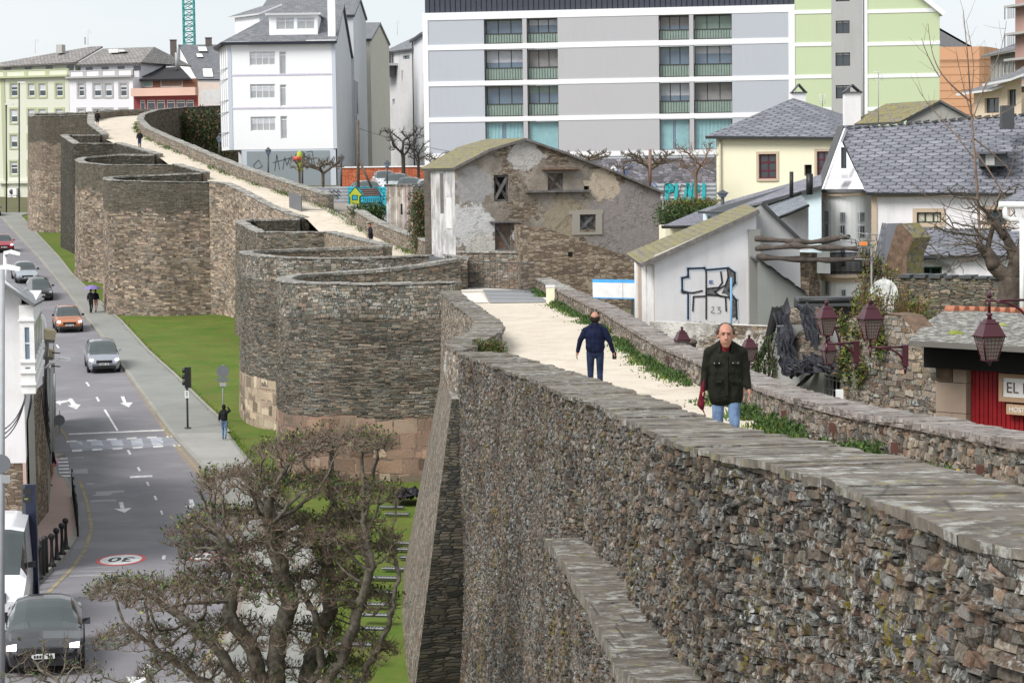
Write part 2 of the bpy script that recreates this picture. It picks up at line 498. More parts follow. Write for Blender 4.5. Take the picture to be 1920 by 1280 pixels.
M_curt2=stone('tan_rubble',0.20,0.12,P_TAN,lichen=0.35,moss=0.05,gapw=0.07,gap=(.10,.08,.06))
M_slatey=stone('slaty_courses',0.34,0.06,P_SLATE,lichen=0.5,moss=0.25,gapw=0.11,big=0.1,speck=.35,zones=[(-1.3,0.6,(0.20,0.175,0.15),0.75)],mcol=(.06,.08,.035))
M_slatey2=stone('dark_slaty_courses',0.36,0.07,P_DARK,lichen=0.15,moss=0.2,gapw=0.12,big=0.3,mcol=(.06,.08,.035))
M_t4=stone('mixed_courses',0.34,0.15,P_TAN,lichen=0.15,moss=0.05,gapw=0.09,big=0.35,gap=(.05,.04,.03),zones=[(-2.6,0.6,(0.075,0.07,0.058),0.85),(-5.2,-2.6,(0.15,0.12,0.095),0.55)])
M_tan=stone('light_tan_courses',0.30,0.14,[tuple(c*1.15 for c in x)for x in P_TAN],lichen=0.1,moss=0.0,gapw=0.08,big=0.3,gap=(.08,.06,.045),zones=[(-2.4,0.6,(0.085,0.08,0.06),0.85)])
M_par=stone('parapet_rubble',0.30,0.075,[tuple(c*1.25 for c in x)for x in P_GREY],lichen=0.6,moss=0.25,gapw=0.09,big=0.1,speck=.4)
M_ash=blocks('granite_blocks',0.85,0.52,[(0.44,0.355,0.26),(0.36,0.29,0.225),(0.48,0.40,0.30),(0.38,0.29,0.23)])
M_ashr=blocks('reddish_granite_blocks',0.9,0.62,[(0.28,0.18,0.14),(0.33,0.23,0.175),(0.22,0.15,0.12),(0.30,0.19,0.145)],stain=0.8)
def stones_mat(name,pal,lichen=.7,moss=.3,lcol=(.44,.46,.45),mcol=(.15,.12,.02),br=1.0,band=None):
 t=NT(name);p=t.obj();g=t.n('NewGeometry').outputs['Random Per Island'];n=len(pal)
 c=t.ramp(g,[(i/n,[x*br for x in q])for i,q in enumerate(pal)],'CONSTANT')
 f=t.noise(p,42,5,.75)
 c=t.mix(1,c,t.ramp(t.math('FRACT',t.math('MULTIPLY',g,37.7)),[(0,(.5,)*3),(1,(1.6,)*3)]),'MULTIPLY')
 c=t.mix(1,c,t.ramp(f,[(.3,(.45,)*3),(.7,(1.6,)*3)]),'MULTIPLY');c=t.mix(.8,c,t.ramp(t.noise(p,.5,4),[(.35,(.75,)*3),(.65,(1.25,)*3)]),'MULTIPLY')
 if band:
  sx=t.n('SeparateXYZ');t.l(p,sx.inputs[0]);zz=t.math('ADD',t.math('ADD',sx.outputs[2],t.math('MULTIPLY',t.math('SUBTRACT',sx.outputs[1],165),-.075)),t.math('MULTIPLY_ADD',t.noise(p,.5,4),1.8,-.9))
  c=t.mix(t.math('MULTIPLY',t.ramp(t.math('ADD',zz,3.6),[(.3,0),(.6,1)]),.8),c,t.mix(f,(.045,.042,.033),(.13,.12,.095)))
 big=t.ramp(t.noise(p,.9,4,.6),[(.36,.1),(.6,1)]);isl=t.ramp(t.math('FRACT',t.math('MULTIPLY',g,91.3)),[(.35,.25),(.75,1)])
 l1=t.math('MULTIPLY',t.math('MULTIPLY',t.ramp(t.noise(p,17,5,.75),[(.49,0),(.56,1)]),big),isl)
 c=t.mix(t.math('MULTIPLY',l1,lichen),c,t.mix(f,[x*.7 for x in lcol],[x*1.25 for x in lcol]))
 m1=t.math('MULTIPLY',t.ramp(t.noise(t.mapv(p,(1,1,1),(7,3,1)),8,5,.7),[(.54,0),(.60,1)]),t.ramp(t.noise(t.mapv(p,(1,1,1),(1,9,4)),1.0,3),[(.50,0),(.62,1)]))
 c=t.mix(t.math('MULTIPLY',m1,moss),c,t.mix(f,[x*.5 for x in mcol],[x*1.6 for x in mcol]))
 t.col(c,.93,.12);t.bump(f,.5,.015)
 return t.m
MS_near=stones_mat('near_stones',P_NEAR,.75,1.0,br=.46);MS_slate=stones_mat('slate_course_stones',P_SLATE,.45,.25,mcol=(.05,.07,.03),br=.72);MS_par=stones_mat('parapet_stones',P_GREY,.6,.25,br=.75);MS_pale=stones_mat('pale_stones',P_GREY,.6,.1,br=.98);MS_tan=stones_mat('tan_stones',P_TAN,.2,.05,br=.85)
MS_ash=stones_mat('pale_granite',[(.40,.32,.235),(.34,.275,.21),(.44,.37,.28),(.36,.28,.215)],.1,.05,br=.8)
MS_ashr=stones_mat('reddish_granite',[(.28,.195,.15),(.33,.25,.19),(.24,.165,.13),(.31,.21,.155),(.30,.24,.18)],.15,.05,br=.75)
MS_top=stones_mat('lichened_top_rubble',P_SLATE+[(.24,.21,.18)],1.0,.3,br=.9)
MS_t34=stones_mat('pinkish_tan_stones',P_TAN,.35,.05,br=.80)
MS_t4=stones_mat('banded_stones',P_TAN,.2,.1,br=.68,band=(-2.9,165,189))
M_cop=slab_mat('coping_slate',(0.16,0.138,0.115),(0.10,0.086,0.073),.6,moss=0.25)
M_cop2=slab_mat('purple_coping_slate',(0.24,0.205,0.19),(0.165,0.14,0.13),0.6)
M_cop3=slab_mat('pale_coping',(0.30,0.285,0.26),(0.19,0.178,0.16),0.95)
M_sand=ground_mat('path_sand',(0.61,0.545,0.46),(0.54,0.48,0.40),2.5,14,patch=((0.44,0.37,0.29),1.6,0.45))
M_asph=ground_mat('asphalt',(0.215,0.208,0.225),(0.18,0.175,0.19),1.0,60,patch=((0.25,.243,.26),.4,.5))
M_pave=ground_mat('grey_pavement',(0.27,0.275,0.26),(0.22,0.225,0.215),1.5,40)
M_conc=ground_mat('concrete',(0.36,0.355,0.34),(0.28,0.28,0.265),1.5,30)
M_kerb=ground_mat('kerb_stone',(0.33,0.32,0.29),(0.25,0.245,0.22),3,30)
M_grass=ground_mat('lawn_grass',(0.065,0.125,0.015),(0.125,0.16,0.03),2.5,25,bump=0.8,patch=((0.12,0.12,0.03),.9,.6))
M_pink=ground_mat('pink_tiles',(0.42,0.30,0.27),(0.36,0.27,0.24),2,20)
M_paint=ground_mat('road_paint',(0.72,0.72,0.72),(0.6,0.6,0.6),6,30,patch=((0.3,0.3,0.3),4,.5))
M_yel=ground_mat('yellow_paint',(0.36,0.29,0.16),(0.26,0.23,0.16),6,30,patch=((0.13,0.13,0.13),3,.6))
M_earth=ground_mat('earth',(0.15,0.13,0.09),(0.10,0.11,0.05),2,20)
M_white=plain('white_paint',(0.78,0.78,0.78),.5)
M_black=plain('black_metal',(0.02,0.02,0.022),.45)
M_dark=plain('dark_grey_metal',(0.07,0.075,0.08),.5)
M_grey=plain('grey_metal',(0.35,0.36,0.38),.45)
M_glass=glass_mat('window_glass')
# the ground
def xof(pts,prof=None,off=0.0):
 """pixel polyline -> (d sorted, x) lookup"""
 P=sorted([tuple(onprof(px,py,prof,off))for px,py in pts],key=lambda p:p[1])
 ys=[p[1]for p in P];xs=[p[0]for p in P]
 return lambda d:float(np.interp(d,ys,xs))
KERB=[(-20,395),(5,412),(30,440),(60,473),(100,520),(130,557),(150,582),(195,640),(240,705),(290,775),(335,832),(385,888),(430,950),(462,1020),(470,1090),(445,1170),(400,1240),(350,1310),(250,1450)]
LAWN=[(38,405),(60,428),(100,472),(135,515),(170,548),(196,575),(225,600),(275,655),(325,700),(375,750),(412,785),(440,828),(500,900),(560,985),(610,1080),(625,1180),(600,1290),(560,1450)]
LKERB=[(-150,470),(-60,620),(20,740),(75,800),(108,800),(124,830),(136,850),(105,862),(108,895),(128,902),(141,935),(149,985),(146,1010),(128,1040),(100,1068),(60,1108),(20,1150),(-60,1230),(-160,1330)]
xk=xof(KERB,road_z);xl=xof(LAWN,road_z,.12);xlk=xof(LKERB,road_z)
cur_top=[]
NEAR_O=[(2150,1075),(1925,1060),(1850,1048),(1828,1030),(1795,1008),(1760,988),(1700,968),(1640,950),(1560,912),(1500,896),(1440,882),(1380,868),(1300,850),(1260,832),(1220,812),(1160,785),(1130,768),(1100,757),(1060,743),(1000,715),(930,690),(880,672),(862,664)]
NEAR_I=[(2150,975),(1920,950),(1820,915),(1700,880),(1570,850),(1440,825),(1340,800),(1260,768),(1190,742),(1100,712),(1000,678),(930,664),(890,657)]
A_O=[(862,664),(846,657),(838,649),(847,641),(872,631),(888,621),(893,606),(880,592),(852,573),(830,552),(826,540)]
A_I=[(890,657),(884,652),(905,643),(930,634),(947,622),(940,608),(910,588),(870,560),(857,545),(853,536)]
def wpts(px,off):return[onprof(x,y,walk_z,off)for x,y in px]
T1=[W(*p)for p in[(853,531,91.5),(828,532,91.8),(700,536,92),(600,535,92.2),(545,532,93),(524,529,95),(519,526,98),(528,520,101),(575,515,103.5),(700,508,104.5),(780,502,105),(812,492,105),(853,487,105.5)]]
T2=[W(*p)for p in[(825,479,113),(750,484,112.5),(650,488,112),(540,486,112.3),(480,482,114),(455,478,117),(449,474,121),(462,472,124),(500,471,126),(600,467.5,127),(716,463,127.5)]]
T3=[W(*p)for p in[(609,437,148),(480,437,148.5),(441,416,157),(466,413,159),(566,411,158.5)]]
T34=[W(*p)for p in[(566,411,158.5),(540,403,160),(500,387,162),(450,360,165.5),(420,346,168),(392,343,168.5)]]
T4=[W(*p)for p in[(392,343,168.5),(300,342,168),(205,339,168.8),(194,337,172),(197,334,177),(250,330.5,178.5),(380,325,178)]]
T5=[W(*p)for p in[(325,310,185),(195,310,185.5),(150,306,187),(141,301,191),(150,297,193),(217,291,194),(293,291,193.5)]]
T6=[W(*p)for p in[(217,270,205),(137,270,205.5),(114,255,213),(122,254,216),(192,254,215)]]
T7=[W(*p)for p in[(165,216,232),(75,218,233),(55,219,236),(52,217,242),(60,214,250),(164,212,249)]]
FAR=[W(*p)for p in[(164,212,249),(205,209,262),(260,207,268),(330,207,272),(420,206,277),(520,205,282)]]
RB=[(2080,985),(1880,925),(1700,872),(1600,848),(1500,815),(1440,790),(1400,768),(1310,722),(1240,688),(1180,648),(1130,612),(1050,570),(1010,546),(985,527),(965,514)]
RB2=[(850,505),(792,480),(745,462),(700,443),(650,411)]
RB3=[(612,390),(542,367),(500,353),(450,335),(400,315),(350,293),(312,277),(270,256),(258,241),(262,231),(290,222),(340,217),(415,213),(520,211)]
RBp=wpts(RB,0);RBp2=wpts(RB2,0);RBp3=wpts(RB3,0)
_r=sorted([(p.y,p.x)for p in RBp+RBp2+RBp3])
xr=lambda d:float(np.interp(d,[a for a,b in _r],[b for a,b in _r]))
_c=sorted([(p.y,p.x)for p in wpts(NEAR_O,.5)[3:]+wpts(A_O,.5)+[T1[0],T1[-1],T2[0],T2[-1],T3[0],T3[-1],T34[2],T34[4],T4[-1],T5[0],T5[-1],T6[0],T6[-1],T7[0],T7[-1],FAR[1]]])
xc=lambda d:float(np.interp(d,[a for a,b in _c],[b for a,b in _c]))
def ribbon(name,d0,d1,step,xa,xb,zf,mat,nx=6,z0=0.0,**k):
 ds=np.arange(d0,d1+step*.5,step)
 P=np.zeros((len(ds),nx,3))
 for i,d in enumerate(ds):
  a,b=xa(d),xb(d)
  if b<a+.02:b=a+.02
  for j in range(nx):
   x=a+(b-a)*j/(nx-1)
   P[i,j]=(x,d,zf(d)+z0)
 m=MB();m.grid(P,P[:,:,:2].copy(),mat,flip=True)
 return m.build(name,**k)
ds=list(np.arange(5,330,2.5))+[360,400,500,700,1000,1800,3500]
fx=[-1500,-400,-150,-80,-55,-40]+list(np.arange(-30,31,3.0))+[40,55,80,150,400,1500]
P=np.zeros((len(ds),len(fx)+2,3))
for i,d in enumerate(ds):
 c=max(xr(min(d,289))+.25,xc(min(d,262))+1.6)
 row=[x for x in fx]+[c-.2,c+.2]
 row.sort()
 for j,x in enumerate(row):
  z=(road_z(d)-.12-max(0,66-d)*.1)if x<=c else town_z(d)
  if d>268:z=road_z(d)+min(1,(d-268)/60)*(town_z(d)-road_z(d))
  P[i,j]=(x*(1+max(0,d-300)/400.0),d,z)
m=MB();m.grid(P,P[:,:,:2].copy(),M_earth,flip=True);m.build('ground',kind='structure')
ribbon('road',40,262,2,lambda d:xk(d)-(10.5 if d>118 else 0)if d>118 else xlk(d)-3.5,xk,road_z,M_asph,z0=0.0,kind='structure')
ribbon('pavement',40,262,1,lambda d:xk(d)+.14,xl,road_z,M_pave,z0=0.13,kind='structure')
ribbon('kerb',40,262,1,xk,lambda d:xk(d)+.2,road_z,M_kerb,nx=2,z0=0.136,kind='structure')
m=MB()
for d in np.arange(40,262,1.0):
 a=Vector((xk(d),d,road_z(d)));b=Vector((xk(d+1),d+1,road_z(d+1)))
 m.poly([a,b,b+Vector((0,0,.14)),a+Vector((0,0,.14))],M_kerb)
m.build('kerb_face',kind='structure')
ribbon('concrete_pavement',60,112.3,1,lambda d:xk(d)+.2,lambda d:xl(d)-.15,road_z,M_conc,z0=0.134,kind='structure')
ribbon('lawn',40,262,1,xl,lambda d:xc(d)+.8,lambda d:road_z(d)-max(0,63-d)*.08,M_grass,z0=0.10,nx=14,kind='stuff')
ribbon('lawn_kerb',112,262,1,lambda d:xl(d)-.08,lambda d:xl(d)+.1,road_z,M_kerb,nx=2,z0=0.18,kind='structure')
ribbon('sand_path',8,289,1,lambda d:xc(d)+.3,lambda d:xr(d)+.15,walk_z,M_sand,nx=8,kind='structure')
# the rampart
def resample(pts,step):
 pts=[Vector(p)for p in pts]
 L=[0.0]
 for a,b in zip(pts,pts[1:]):L.append(L[-1]+(b-a).length)
 n=max(2,int(L[-1]/step)+1)
 us=np.linspace(0,L[-1],n)
 A=np.array([tuple(p)for p in pts])
 return us,np.stack([np.interp(us,L,A[:,k])for k in range(3)],1)
def smooth_line(A,k):
 if k<2 or len(A)<k*2:return A
 B=A.copy()
 for _ in range(2):
  C=B.copy()
  for i in range(1,len(B)-1):
   w=min(k,i,len(B)-1-i)
   C[i]=B[i-w:i+w+1].mean(0)
  B=C
 return B
def normals2d(A):
 T=np.gradient(A[:,:2],axis=0)
 T/=np.maximum(1e-9,np.linalg.norm(T,axis=1))[:,None]
 return np.stack([-T[:,1],T[:,0]],1)
def cop_slabs(us,A,B,lift,cop,o):
 ms=MB();r9=random.Random(int(us[-1]*7));uq=us[0];ip=lambda q,k,Z:float(np.interp(q,us,Z[:,k]))
 while uq<us[-1]-.05:
  e=min(us[-1],uq+r9.choice((.3,.45,.7,1.0,1.2))*r9.uniform(.8,1.2));tt=lift+r9.uniform(-.005,.025)+.02;q4=[]
  n_=max(1,int((e-uq)/.3));ou_,in_=[],[]
  for k in range(n_+1):
   q=uq+.008+(e-uq-.016)*k/n_;a_=Vector((ip(q,0,A),ip(q,1,A),ip(q,2,A)+tt));b_=Vector((ip(q,0,B),ip(q,1,B),ip(q,2,A)+tt));d_=(a_-b_).normalized()
   ou_.append(a_+d_*(.06+r9.uniform(-.04,.04)));in_.append(b_-d_*(.05+r9.uniform(-.05,.04)))
  jz=r9.uniform(-.012,.012)
  for p in in_:p.z+=jz
  for k in range(n_):ms.slab([ou_[k],ou_[k+1],in_[k+1],in_[k]],r9.uniform(.045,.075),cop)
  uq=e
 ms.build('coping',o)
def rampart(name,parent,pts,base,mat,th=.55,par=.75,batter=.03,du=.6,dv=.6,bands=(),cop=None,inner=None,sm=3,extra=None,stones=None,label=None,inner_mat=None,lift=.1,floor=None,u0=0.0):
 us,A=resample(pts,du)
 A=smooth_line(A,sm)
 N=normals2d(A)
 if inner is not None:
  _,B=resample(inner,1.0);B=smooth_line(B,2)
  Q=B;B=A.copy()
  if len(Q)<400:_,Q=resample([Vector(q)for q in Q],.1)
  lo_=0
  for i in range(len(A)):
   dq=Q[:,:2]-A[i,:2];al=-(dq@N[i]);ac=np.abs(dq@np.array([-N[i][1],N[i][0]]))
   sc=np.where((al>.15)&(al<2.2),ac,9+np.linalg.norm(dq,axis=1))
   B[i,:2]=Q[int(np.argmin(sc)),:2]
  B=smooth_line(B,max(2,int(.5/du)))
  B[:,2]=A[:,2]
 else:
  B=A.copy();B[:,:2]-=N*th
 zb=np.array([base(p[1])if callable(base)else base for p in A])
 H=A[:,2]-zb
 nv=int(H.max()/dv)+1
 P=np.zeros((len(A),nv+1,3));UV=np.zeros((len(A),nv+1,2))
 for j in range(nv+1):
  v=H*j/nv
  o=batter*v+(extra(us,v)if extra else 0)
  P[:,j,0]=A[:,0]+N[:,0]*o;P[:,j,1]=A[:,1]+N[:,1]*o;P[:,j,2]=A[:,2]-v
  UV[:,j,0]=us+u0;UV[:,j,1]=-v
 m=MB()
 m.grid(P,UV,mat,flip=False)
 if bands:
  nf=nv
  for(v0,v1,bm)in bands:
   k_=m.mat(bm)
   for i in range(len(A)-1):
    jit=.26*round(math.sin(us[i]*.9)+.6*math.sin(us[i]*2.3+1))
    for j in range(nf):
     vv=H[i]*(j+.5)/nv
     if v0+jit<=vv<v1:m.mi[i*nf+j]=k_
 o=m.build(name,parent,label)
 if stones:
  off=lambda x,y:batter*y+(extra(x,y)if extra else 0)
  y_=A[:,1];vl=np.minimum(H,stones.get('vmax',99));vl=np.minimum(vl,.222*y_+A[:,2]+1.2)
  tb=stones.get('top',0);laid_stones('facing_stones',o,us,A,N,off,vl,stones['w'],stones['h'],stones['m'],int(us[-1]*10),stones.get('p',(.015,.06)),v0=max(.03,tb))
  if tb:laid_stones('top_rubble',o,us,A,N,off,np.full(len(us),tb+.05),(.12,.36),(.07,.16),MS_top,5,(.02,.09))
  if 'm2' in stones:laid_stones('granite_blocks',o,us,A,N,off,H,(.42,1.15),(.30,.62),stones['m2'],77,(.0,.035),v0=stones['vmax']+.06,hole=0)
 im=inner_mat or M_par
 us2,A2=us,A
 st=max(1,int(.5/du))
 idx=list(range(0,len(A),st))
 if idx[-1]!=len(A)-1:idx.append(len(A)-1)
 m=MB()
 P=np.zeros((len(idx),3,3));UV=np.zeros((len(idx),3,2))
 for i,k in enumerate(idx):
  for j,dz in enumerate((0,par*.5,par+.4)):
   P[i,j]=(B[k,0],B[k,1],A[k,2]-dz);UV[i,j]=(us[k]+3,-dz-2)
 m.grid(P,UV,im,flip=True)
 for e in(0,len(A)-1):
  q=[Vector((A[e,0],A[e,1],A[e,2])),Vector((B[e,0],B[e,1],A[e,2])),Vector((B[e,0],B[e,1],A[e,2]-2.5)),Vector((A[e,0],A[e,1],A[e,2]-2.5))]
  m.poly(q if e else q[::-1],im)
 m.build('parapet',o)
 if cop is not None:
  cop_slabs(us,A,B,lift,cop,o)
  m=MB()
  st=max(1,int(.09/du))
  idx=list(range(0,len(A),st))
  if idx[-1]!=len(A)-1:idx.append(len(A)-1)
  r=random.Random(int(us[-1]*100))
  prev=None
  wj=0;zj=0
  for q,k in enumerate(idx):
   wj=.05*noise.noise(Vector((us[k]*1.7,3,0)))+.045*noise.noise(Vector((us[k]*7,1,0)));zj=.012+.02*noise.noise(Vector((us[k]*.8,7,0)));wi=.05*noise.noise(Vector((us[k]*1.9,9,0)))
   ox=A[k,:2]+N[k]*(-.01+wj);nn=A[k,:2]-B[k,:2];nn/=max(1e-6,np.linalg.norm(nn))
   ix=B[k,:2]-nn*(.04+wi)
   z=A[k,2]+zj
   wd=np.linalg.norm(ox-ix)
   row=[(ox[0],ox[1],A[k,2]-.035),(ox[0],ox[1],z+lift*.8-.03),(ix[0],ix[1],z+lift-.03),(ix[0],ix[1],A[k,2]-.06)]
   row=[Vector(p)for p in row]
   if prev is not None:
    (pr,pu,pw)=prev
    for j in range(3):
     m.poly([pr[j],pr[j+1],row[j+1],row[j]],cop,[(pu,0 if j<2 else pw),(pu,pw if j>0 else .1),(us[k],wd if j>0 else .1),(us[k],0 if j<2 else wd)])
   else:
    m.poly(row[::-1],cop)
   prev=(row,us[k],wd)
  m.poly(prev[0],cop)
  m.build('coping_bed',o)
 return o
def laid_stones(name,par,us,A,N,off,vlim,wr,hr,mat,seed=1,proud=(.02,.07),v0=.03,hole=.012,vtop=None):
 """separate slabs laid in wavering courses on the face (us, A, N); one mesh, one island per stone"""
 r=np.random.RandomState(seed);U0_,U1_,V0_,V1_=[],[],[],[]
 v=v0;vm=float(np.max(vlim));L=us[-1]
 while v<vm:
  h=r.uniform(*hr);u=us[0]+r.uniform(0,.1)
  ws=r.uniform(wr[0],wr[1],int((L-u)/wr[0])+2)*np.where(r.rand(int((L-u)/wr[0])+2)<.3,.5,1.0)
  e=u+np.cumsum(ws);s_=np.concatenate([[u],e[:-1]]);k=(e<L)&(v+h<np.interp((s_+e)/2,us,vlim))&(r.rand(len(e))>hole)
  if vtop is not None:k&=v>np.interp((s_+e)/2,us,vtop)
  U0_.append(s_[k]);U1_.append(e[k]);V0_.append(np.full(k.sum(),v));V1_.append(np.full(k.sum(),v+h));v+=h
 u0,u1,a0,a1=[np.concatenate(q)for q in(U0_,U1_,V0_,V1_)];n=len(u0)
 um=(u0+u1)/2;wav=.05*np.sin(um*1.1)+.03*np.sin(um*3.1+a0*2)+r.uniform(-.012,.012,n);rot=r.uniform(-.06,.06,n)
 gx=np.array([-1,0,1,1,1,0,-1,-1.]);gz=np.array([-1,-1,-1,0,1,1,1,0.]);dep=r.uniform(*proud,n)*np.interp(np.interp(um,us,A[:,1]),[30,44],[1,.5])
 def place(sx,sz,o):
  hu,hv=(u1-u0)/2,(a1-a0)/2;x=um[:,None]+sx*hu[:,None];y=((a0+a1)/2+wav)[:,None]+sz*hv[:,None]+rot[:,None]*sx*hu[:,None]
  X=np.interp(x,us,A[:,0]);Y=np.interp(x,us,A[:,1]);Z=np.interp(x,us,A[:,2]);NX=np.interp(x,us,N[:,0]);NY=np.interp(x,us,N[:,1]);ob=off(x,y)+o
  return np.stack([X+NX*ob,Y+NY*ob,Z-y],-1)
 j=lambda a,m:r.uniform(-a,a,(n,m))
 bk=place(gx[None]*.97,gz[None]*.94,-.03);fr=place(gx[None]*(.93+j(.06,8)),gz[None]*(.88+j(.14,8)),dep[:,None]*(.85+j(.25,8))+(gz[None]*j(.012,1)));ce=place(j(.4,1),j(.4,1),dep[:,None]*(.95+j(.12,1)))
 V=np.concatenate([bk,fr,ce],1).reshape(-1,3);b=(np.arange(n)*17)[:,None];F_=[]
 for k in range(8):F_.append(np.stack([k,(k+1)%8,8+(k+1)%8,8+k])[None]+b)
 for k in(0,2,4,6):F_.append(np.array([8+k,8+(k+1)%8,16,8+(k+7)%8])[None]+b)
 Q=np.stack(F_,1).reshape(-1,4)[:,::-1].astype(np.int32);me=bpy.data.meshes.new(name);me.vertices.add(len(V));me.vertices.foreach_set('co',V.astype(np.float32).ravel())
 me.loops.add(Q.size);me.polygons.add(len(Q));me.loops.foreach_set('vertex_index',Q.ravel());me.polygons.foreach_set('loop_start',np.arange(0,Q.size,4,dtype=np.int32));me.materials.append(mat);me.polygons.foreach_set('use_smooth',np.zeros(len(Q),bool));me.update(calc_edges=True);me.validate()
 o=bpy.data.objects.new(name,me);COL.objects.link(o);o.parent=par
 return o
CW=empty('city_wall',(0,40,-11.5),'long ancient slate rampart with rounded towers and a sand walk on top','city wall')
CW.location=(0,0,0)
gb=lambda d:road_z(d)-.6
near_o=wpts(NEAR_O,.5);near_i=wpts(NEAR_I,.5)
_us,_A=resample(near_o,.15)
_yd=np.interp(_us,_us,_A[:,1])
def near_extra(u,v):
 y=np.interp(u,_us,_yd)
 dep=np.interp(y,[20,22.9,34.7],[1.95,2.05,2.1])
 on=np.clip((36.2-y)/.5,0,1)
 led=np.clip((v-dep)/.05,0,1)*.54*on
 wob=.05*np.sin(u*.9)*np.sin(v*.8)+.03*np.sin(u*2.3+v)
 rub=np.clip(1-np.abs(y-37.5)/2.2,0,1)*np.clip(1-np.abs(v-2.3)/1.6,0,1)*-.35
 return led+wob+rub
rampart('curtain_wall',CW,near_o,-12.0,M_near,inner=near_i,batter=.04,du=.15,dv=.12,cop=M_cop,lift=.03,sm=3,stones=dict(w=(.07,.28),h=(.028,.085),m=MS_near,p=(.01,.075)),extra=near_extra,label='near stretch of lichen-covered rubble rampart with broad slate coping')
a_o=wpts(A_O,.5);a_i=wpts(A_I,.5)
rampart('curtain_wall',CW,a_o,gb,M_curt,inner=a_i,du=.15,dv=.2,cop=M_cop,lift=.04,sm=2,stones=dict(w=(.12,.35),h=(.05,.12),m=MS_pale),label='pale curving stretch between the near rampart and the first tower')
m=MB()
lo,li=[],[]
_A=smooth_line(_A,3);_N=normals2d(_A)
for i in range(0,len(_A)-1,2):
 y=_A[i,1]
 if 15<y<35.9:
  N_=_N[i]
  dep=float(np.interp(y,[20,22.9,34.7],[1.95,2.05,2.1]))
  z=_A[i,2]-dep
  lo.append(Vector((_A[i,0]+N_[0]*(.68+rnd.uniform(-.04,.04)),y+N_[1]*.68,z)))
  li.append(Vector((_A[i,0]+N_[0]*.04,y+N_[1]*.04,z)))
q_=0
while q_<len(lo)-3:
 n_=rnd.choice((2,3,3,4));e_=min(len(lo)-1,q_+n_);up=Vector((0,0,.10+rnd.uniform(0,.03)))
 m.slab([lo[q_]+up,lo[e_]+up,li[e_]+up,li[q_]+up],.14,M_cop)
 q_=e_
m.build('ledge',CW)
M_flank=stone('pebbly_flank',0.13,0.09,[tuple(c*.95 for c in x)for x in P_GREY],lichen=0.8,moss=0.05,gapw=0.08,gap=(.07,.06,.05),big=0.2,lcol=(.42,.45,.42))
tp=[W(884,752,54.9),W(847,752,55.2),W(839,735,58.5),W(832,712,63),W(835,700,69),W(870,690,75)]
zt=-5.35
tp=[Vector((p.x,p.y,zt))for p in tp]
bt=[Vector((p.x,p.y,-12.5))for p in(W(890,1300,54.4),W(770,1300,53.6),W(755,1300,57),W(744,1300,62),W(750,1300,69),W(850,1300,77))]
m=MB()
def loft(a,b,n,mat,nv=20):
 us,A=resample(a,.3);_,B=resample(b,.3)
 t=np.linspace(0,1,max(len(A),len(B)))
 A=np.stack([np.interp(t,np.linspace(0,1,len(A)),A[:,k])for k in range(3)],1)
 B=np.stack([np.interp(t,np.linspace(0,1,len(B)),B[:,k])for k in range(3)],1)
 P=np.zeros((len(t),nv+1,3));UV=np.zeros((len(t),nv+1,2))
 for j in range(nv+1):
  P[:,j]=A+(B-A)*j/nv;UV[:,j,0]=t*n;UV[:,j,1]=-(A[:,2]-P[:,j,2])
 m.grid(P,UV,mat)
loft(tp[0:2],bt[0:2],1.2,M_slatey2)
loft(tp[1:],bt[1:],22,M_flank)
m.poly(tp[::-1],M_cop3)
m.build('buttress',CW,'dark slaty end face and pebbly flank bulging out below the parapet')
def tower(pts,mat,bands=(),label=None,cop=M_cop3,lift=.05,**k):
 o=rampart('tower',CW,pts,gb,mat,bands=bands,label=label,cop=cop,lift=lift,**k)
 fl=MB()
 _,A=resample(pts,1.0);A=smooth_line(A,2)
 N=normals2d(A)
 fl.poly([(p[0]-n[0]*.3,p[1]-n[1]*.3,min(walk_z(p[1])+.02,p[2]-.95))for p,n in zip(A,N)][::-1],M_earth)
 fl.build('tower_floor',o)
 return o
tower(T1,M_slatey,[(5.0,20,M_ashr)],'nearest rounded tower with slaty courses above reddish granite blocks',du=.3,dv=.35,sm=4,stones=dict(w=(.15,.6),h=(.035,.095),m=MS_slate,vmax=5.05,top=1.25,m2=MS_ashr))
tower(T2,M_slatey,[(5.7,20,M_ash)],'second rounded tower on a base of pale granite blocks',du=.3,dv=.35,sm=4,u0=31,stones=dict(w=(.15,.6),h=(.035,.10),m=MS_slate,vmax=5.7,top=1.1,m2=MS_ash))
tower(T3,M_curt2,(),'small angular tower with a stepped parapet',sm=0,inner_mat=M_slatey2,u0=60,stones=dict(w=(.12,.4),h=(.05,.12),m=MS_slate))
tower(T4,M_t4,(),'large flat-faced tower with dark top courses and tan courses below',sm=1,inner_mat=M_slatey2,u0=80,stones=dict(w=(.15,.5),h=(.08,.19),m=MS_t4))
tower(T5,M_tan,(),'tan tower partly hidden behind the flat-faced tower',sm=1,inner_mat=M_slatey2,u0=110,stones=dict(w=(.15,.45),h=(.08,.19),m=MS_t4))
tower(T6,M_slatey2,(),'dark narrow tower',sm=0,inner_mat=M_slatey2,u0=140)
tower(T7,M_t4,(),'farthest tower with a light vertical strip',sm=1,inner_mat=M_slatey2,u0=170)
for pts,mt in(([T1[-1],T2[0]],M_curt),([T2[-1],T3[0]],M_curt2),(T34,M_curt2),([T4[-1],T5[0]],M_slatey2),([T5[-1],T6[0]],M_slatey2),([T6[-1],W(165,234,226),T7[0]],M_slatey2),(FAR,M_slatey2)):
 rampart('curtain_wall',CW,pts,gb,mt,cop=M_cop3,sm=0,u0=rnd.uniform(0,50),stones=dict(w=(.15,.4),h=(.07,.15),m=MS_t34)if pts is T34 else None)
